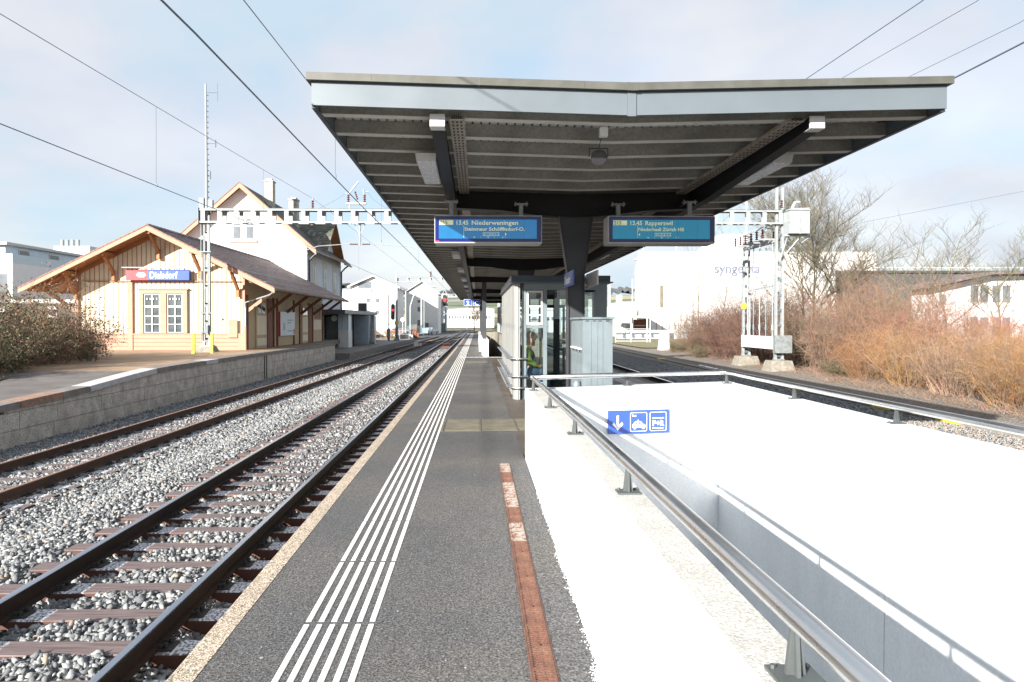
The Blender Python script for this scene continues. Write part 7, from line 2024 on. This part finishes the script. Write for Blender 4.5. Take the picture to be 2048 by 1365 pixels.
for (x, y, lab) in ((-13.2, 104, "low orange bush beside the far pole"), (-15.6, 106, "low rusty bush behind the pipe fence")): tag(inst("shrub", me, None, (x, y, -.7), 0, (1, 1, 1)), lab, "shrub")
def car(x, y, z, m_, lab, rot=0):
    c = thing("parked_car", (x, y, z), lab, "car", rotz=rot)
    def add(nm, mb_, mm, par=c, sm=False):
        o_ = bpy.data.objects.new(nm, mb_.mesh(nm, mm, sm)); COL.objects.link(o_); o_.parent = par; return o_
    add("body", MB().prism([(-2.1, .3), (2.1, .3), (2.15, .75), (1.2, .92), (.7, 1.42), (-1.1, 1.45), (-1.9, .95), (-2.15, .8)], 'y', -.82, .82), m_)
    add("window", MB().prism([(1.0, .95), (.62, 1.36), (-1.0, 1.38), (-1.6, .97)], 'y', -.83, .83), "window_dark")
    for sx in (-1.3, 1.3):
        for sy in (-.8, .8):
            wv_ = add("wheel", MB().tube([(sx, sy - .09, .32), (sx, sy + .09, .32)], .32, 14), "rubber")
            add("rim", MB().tube([(sx, sy - .1, .32), (sx, sy + .1, .32)], .19, 10), "galvanised", wv_)
    for sy in (-.6, .6): add("headlight", MB().box(2.06, 2.16, sy - .16, sy + .16, .6, .74), "sign_white")
car(-22.2, 128, -.9, "white_metal", "white car parked left of the tall pole")
car(-16.0, 140, -.9, "car_red", "red car parked behind the bushes")
car(-10.4, 155, -.9, "car_grey", "blue grey car nose on beside the dark fence", 1.2)
car(-11.0, 148, -.9, "car_grey", "second grey car in front of the blue one", 1.4)
tag(obj("round_sign", MB().tube([(-12.9, 118, -.6), (-12.9, 118, 1.9)], .05, 6).tube([(-12.9, 117.9, 2.2), (-12.9, 117.85, 2.2)], .35, 14), "sign_white", loc=(-12.9, 118, -.6)), "small round white sign on a thin pole", "sign")
tag(obj("ground_signal", MB().box(-6.9, -6.4, 74, 74.3, -.85, -.45).tube([(-6.2, 74.1, -.85), (-6.2, 74.1, -.5)], .12, 8), "white_metal", loc=(-6.6, 74, -.85)), "small white ground signal between the tracks", "signal")
tag(obj("track_plate", MB().box(-3.9, -3.1, 76, 76.8, -.74, -.62), "orange_paint", loc=(-3.5, 76, -.7)), "orange plate lying between the rails of the near track", "plate")
sf_ = thing("silver_fence", (6, 75, -.5), "silver barred fence behind the shelter left side", "fence")
mb = MB()
for k_ in range(50): mb.box(2.6 + k_ * .12, 2.66 + k_ * .12, 82, 82.05, .2, 2.2)
mb.box(2.5, 8.7, 82.06, 82.1, 2.0, 2.1); obj("bar", mb, "mast_white", sf_, kind='stuff')
tag(obj("white_pole", MB().tube([(2.55, 80, -.8), (2.55, 80, 8)], .22, 10), "mast_white", loc=(2.55, 80, -.8)), "thick white pole behind the canopy columns", "pole")
# right: factory tower with faint lettering
fb = thing("factory_tower", (34, 115, -1.3), "big white factory building with faint blue lettering behind the shrubs", "building")
obj("wall", MB().prism([(26.6, 112), (66, 112), (66, 150), (34.7, 150)], "z", -1.5, 13.4), "plaster_white", fb)
obj("wall", MB().box(41.0, 45.2, 114, 124, 13.401, 16.5).prism([(38.2, 13.401), (40.99, 13.401), (40.99, 16.0)], 'y', 114, 122), "plaster_white", fb)
for k_ in range(5): obj("sun_blade", MB().box(25.9, 26.59, 112, 113, 2.6 + k_ * 2.35, 2.85 + k_ * 2.35), "plaster_pink", fb)
for k_ in range(9): obj("pilaster", MB().box(27.4 + k_ * 1.0, 27.55 + k_ * 1.0, 111.9, 111.999, -1.2, 11.2 - .0 * k_), "plaster_green" if k_ % 2 else "plaster_pink", fb)
obj("window", MB().box(30.0, 30.5, 111.85, 111.899, 4.2, 7.8), "cover_concrete", fb)
obj("mast", MB().tube([(28.3, 116, 13.4), (28.3, 116, 17)], .12, 6).tube([(34.5, 118, 13.4), (34.5, 118, 15.0)], .12, 6), "mast_white", fb)
obj("annex", MB().box(24.2, 26.59, 114, 124, -1.4, 5.2).box(25.0, 25.7, 121, 123, 5.201, 6.6), "plaster_green", fb)
obj("canopy", MB().hexa([(21.6, 106, 2.55), (28.0, 106, 2.3), (28.0, 111.8, 2.3), (21.6, 111.8, 2.55), (21.6, 106, 2.75), (28, 106, 2.55), (28, 111.8, 2.55), (21.6, 111.8, 2.75)]), "sign_grey", fb)
obj("door", MB().box(25.6, 27.9, 111.7, 111.84, -.5, 2.2), "brown_wood", fb)
obj("flag_pole", MB().tube([(24.6, 108, -1.2), (24.6, 108, 8.6)], .09, 6), "white_metal", fb)
t_ = text_mesh("lettering", "syngenta", 2.2, "faint_text", fb, (39.0, 111.97, 9.9), (90, 0, 0), 'LEFT', .05, .02, sx=1.0)
obj("leaf_mark", MB().prism([(43.4, 11.2), (44.1, 11.35), (44.7, 11.95), (43.9, 11.85)], 'y', 111.9, 111.95), "faint_leaf", fb)
# low loading dock wall and gates at the end of the lawn
obj_w = thing("dock_wall", (28, 104, -.7), "low pale concrete wall in front of the factory", "wall"); obj("wall_body", MB().box(21, 50, 103, 103.4, -.75, .55), "white_concrete", obj_w)
gf = thing("mesh_fence", (24, 84, -.7), "tall white framed mesh gate and posts beyond the lawn", "fence")
mb = MB()
for x in (17.0, 18.9, 20.9, 21.3): mb.box(x, x + .09, 84, 84.08, -.75, 3.0 if x > 20 else 2.4)
for z in (-.6, .9, 2.3): mb.box(17.0, 21.3, 84.02, 84.06, z, z + .06)
obj("frame", mb, "white_metal", gf)
mb = MB()
for k_ in range(6): mb.tube([(17 + k_ * 3.0, 92, -.75), (17 + k_ * 3, 92, 1.4)], .05, 6)
for x in (20, 26): mb.tube([(x, 92, 1.2), (x - 1.4, 92, -.7)], .035, 5); mb.tube([(x, 92, 1.2), (x + 1.4, 92, -.7)], .035, 5)
for z in (1.3, .4): mb.tube([(17, 92, z), (33, 92, z)], .02, 5)
obj("post", mb, "mast_grey", gf)
tag(obj("concrete_post", MB().hexa([(16.7, 62, -.8), (17.6, 62, -.8), (17.6, 63, -.8), (16.7, 63, -.8), (16.9, 62, .75), (17.4, 62, .75), (17.4, 63, .75), (16.9, 63, .75)]).box(16.75, 18.4, 62, 62.5, .751, .95), "white_concrete", loc=(17, 62, -.8)), "white concrete block post at the left end of the shrubs", "post")
# halls behind the lawn
b = building("blue grey industrial hall behind the shelter", -2 + 10, 34, 170, 200, 4.9, "plaster_cool"); obj("roof", MB().box(7.6, 34.4, 169.6, 200.4, 4.901, 5.6), "plaster_white", b)
win_front(b, 170, [(12 + k_ * 1.6, 13.1 + k_ * 1.6, 2.2, 3.1) for k_ in range(8)])
# dark grey long building and white house at right
b = thing("warehouse", (60, 84, -1.3), "long dark grey flat roofed building behind the shrubs", "building")
obj("wall", MB().prism([(44.5, 84), (90, 84), (90, 110), (58.4, 110)], "z", -1.3, 7.9), "grey_wall", b)
obj("roof_edge", MB().prism([(44.2, 83.7), (90.3, 83.7), (90.3, 110.2), (58.3, 110.2)], "z", 7.901, 8.15), "tile_dark", b); obj("railing", MB().box(44.3, 90, 83.8, 83.85, 8.5, 8.55), "sign_white", b)
hw_ = thing("white_house", (47, 58, -1.2), "white house with low pitched roof behind the right shrubs", "house")
obj("wall", MB().prism([(40.2, -1.4), (62, -1.4), (62, 5.9), (45.0, 5.75), (40.2, 4.7)], 'y', 60, 62.6), "plaster_white", hw_)
obj("roof", MB().hexa([(39.3, 58.9, 4.75), (45.0, 58.9, 5.95), (45.0, 63.2, 5.95), (39.3, 63.2, 4.75), (39.3, 58.9, 4.95), (45.0, 58.9, 6.18), (45, 63.2, 6.18), (39.3, 63.2, 4.95)]).hexa([(45.0, 58.9, 5.95), (63, 58.9, 6.35), (63, 63.2, 6.35), (45, 63.2, 5.95), (45.0, 58.9, 6.18), (63, 58.9, 6.6), (63, 63.2, 6.6), (45.0, 63.2, 6.18)]), "tile_brown", hw_)
win_front(hw_, 60, [(43.8, 44.5, 3.5, 5.0), (44.7, 45.4, 3.5, 5.0), (45.8, 46.5, 3.5, 5.0), (46.7, 47.4, 3.5, 5.0), (43.8, 44.5, .6, 2.2), (44.7, 45.4, .6, 2.2), (45.8, 46.5, .6, 2.2), (46.7, 47.4, .6, 2.2), (41.0, 41.6, 3.3, 4.2), (49.6, 50.4, 3.5, 5.0)], "window_grey")
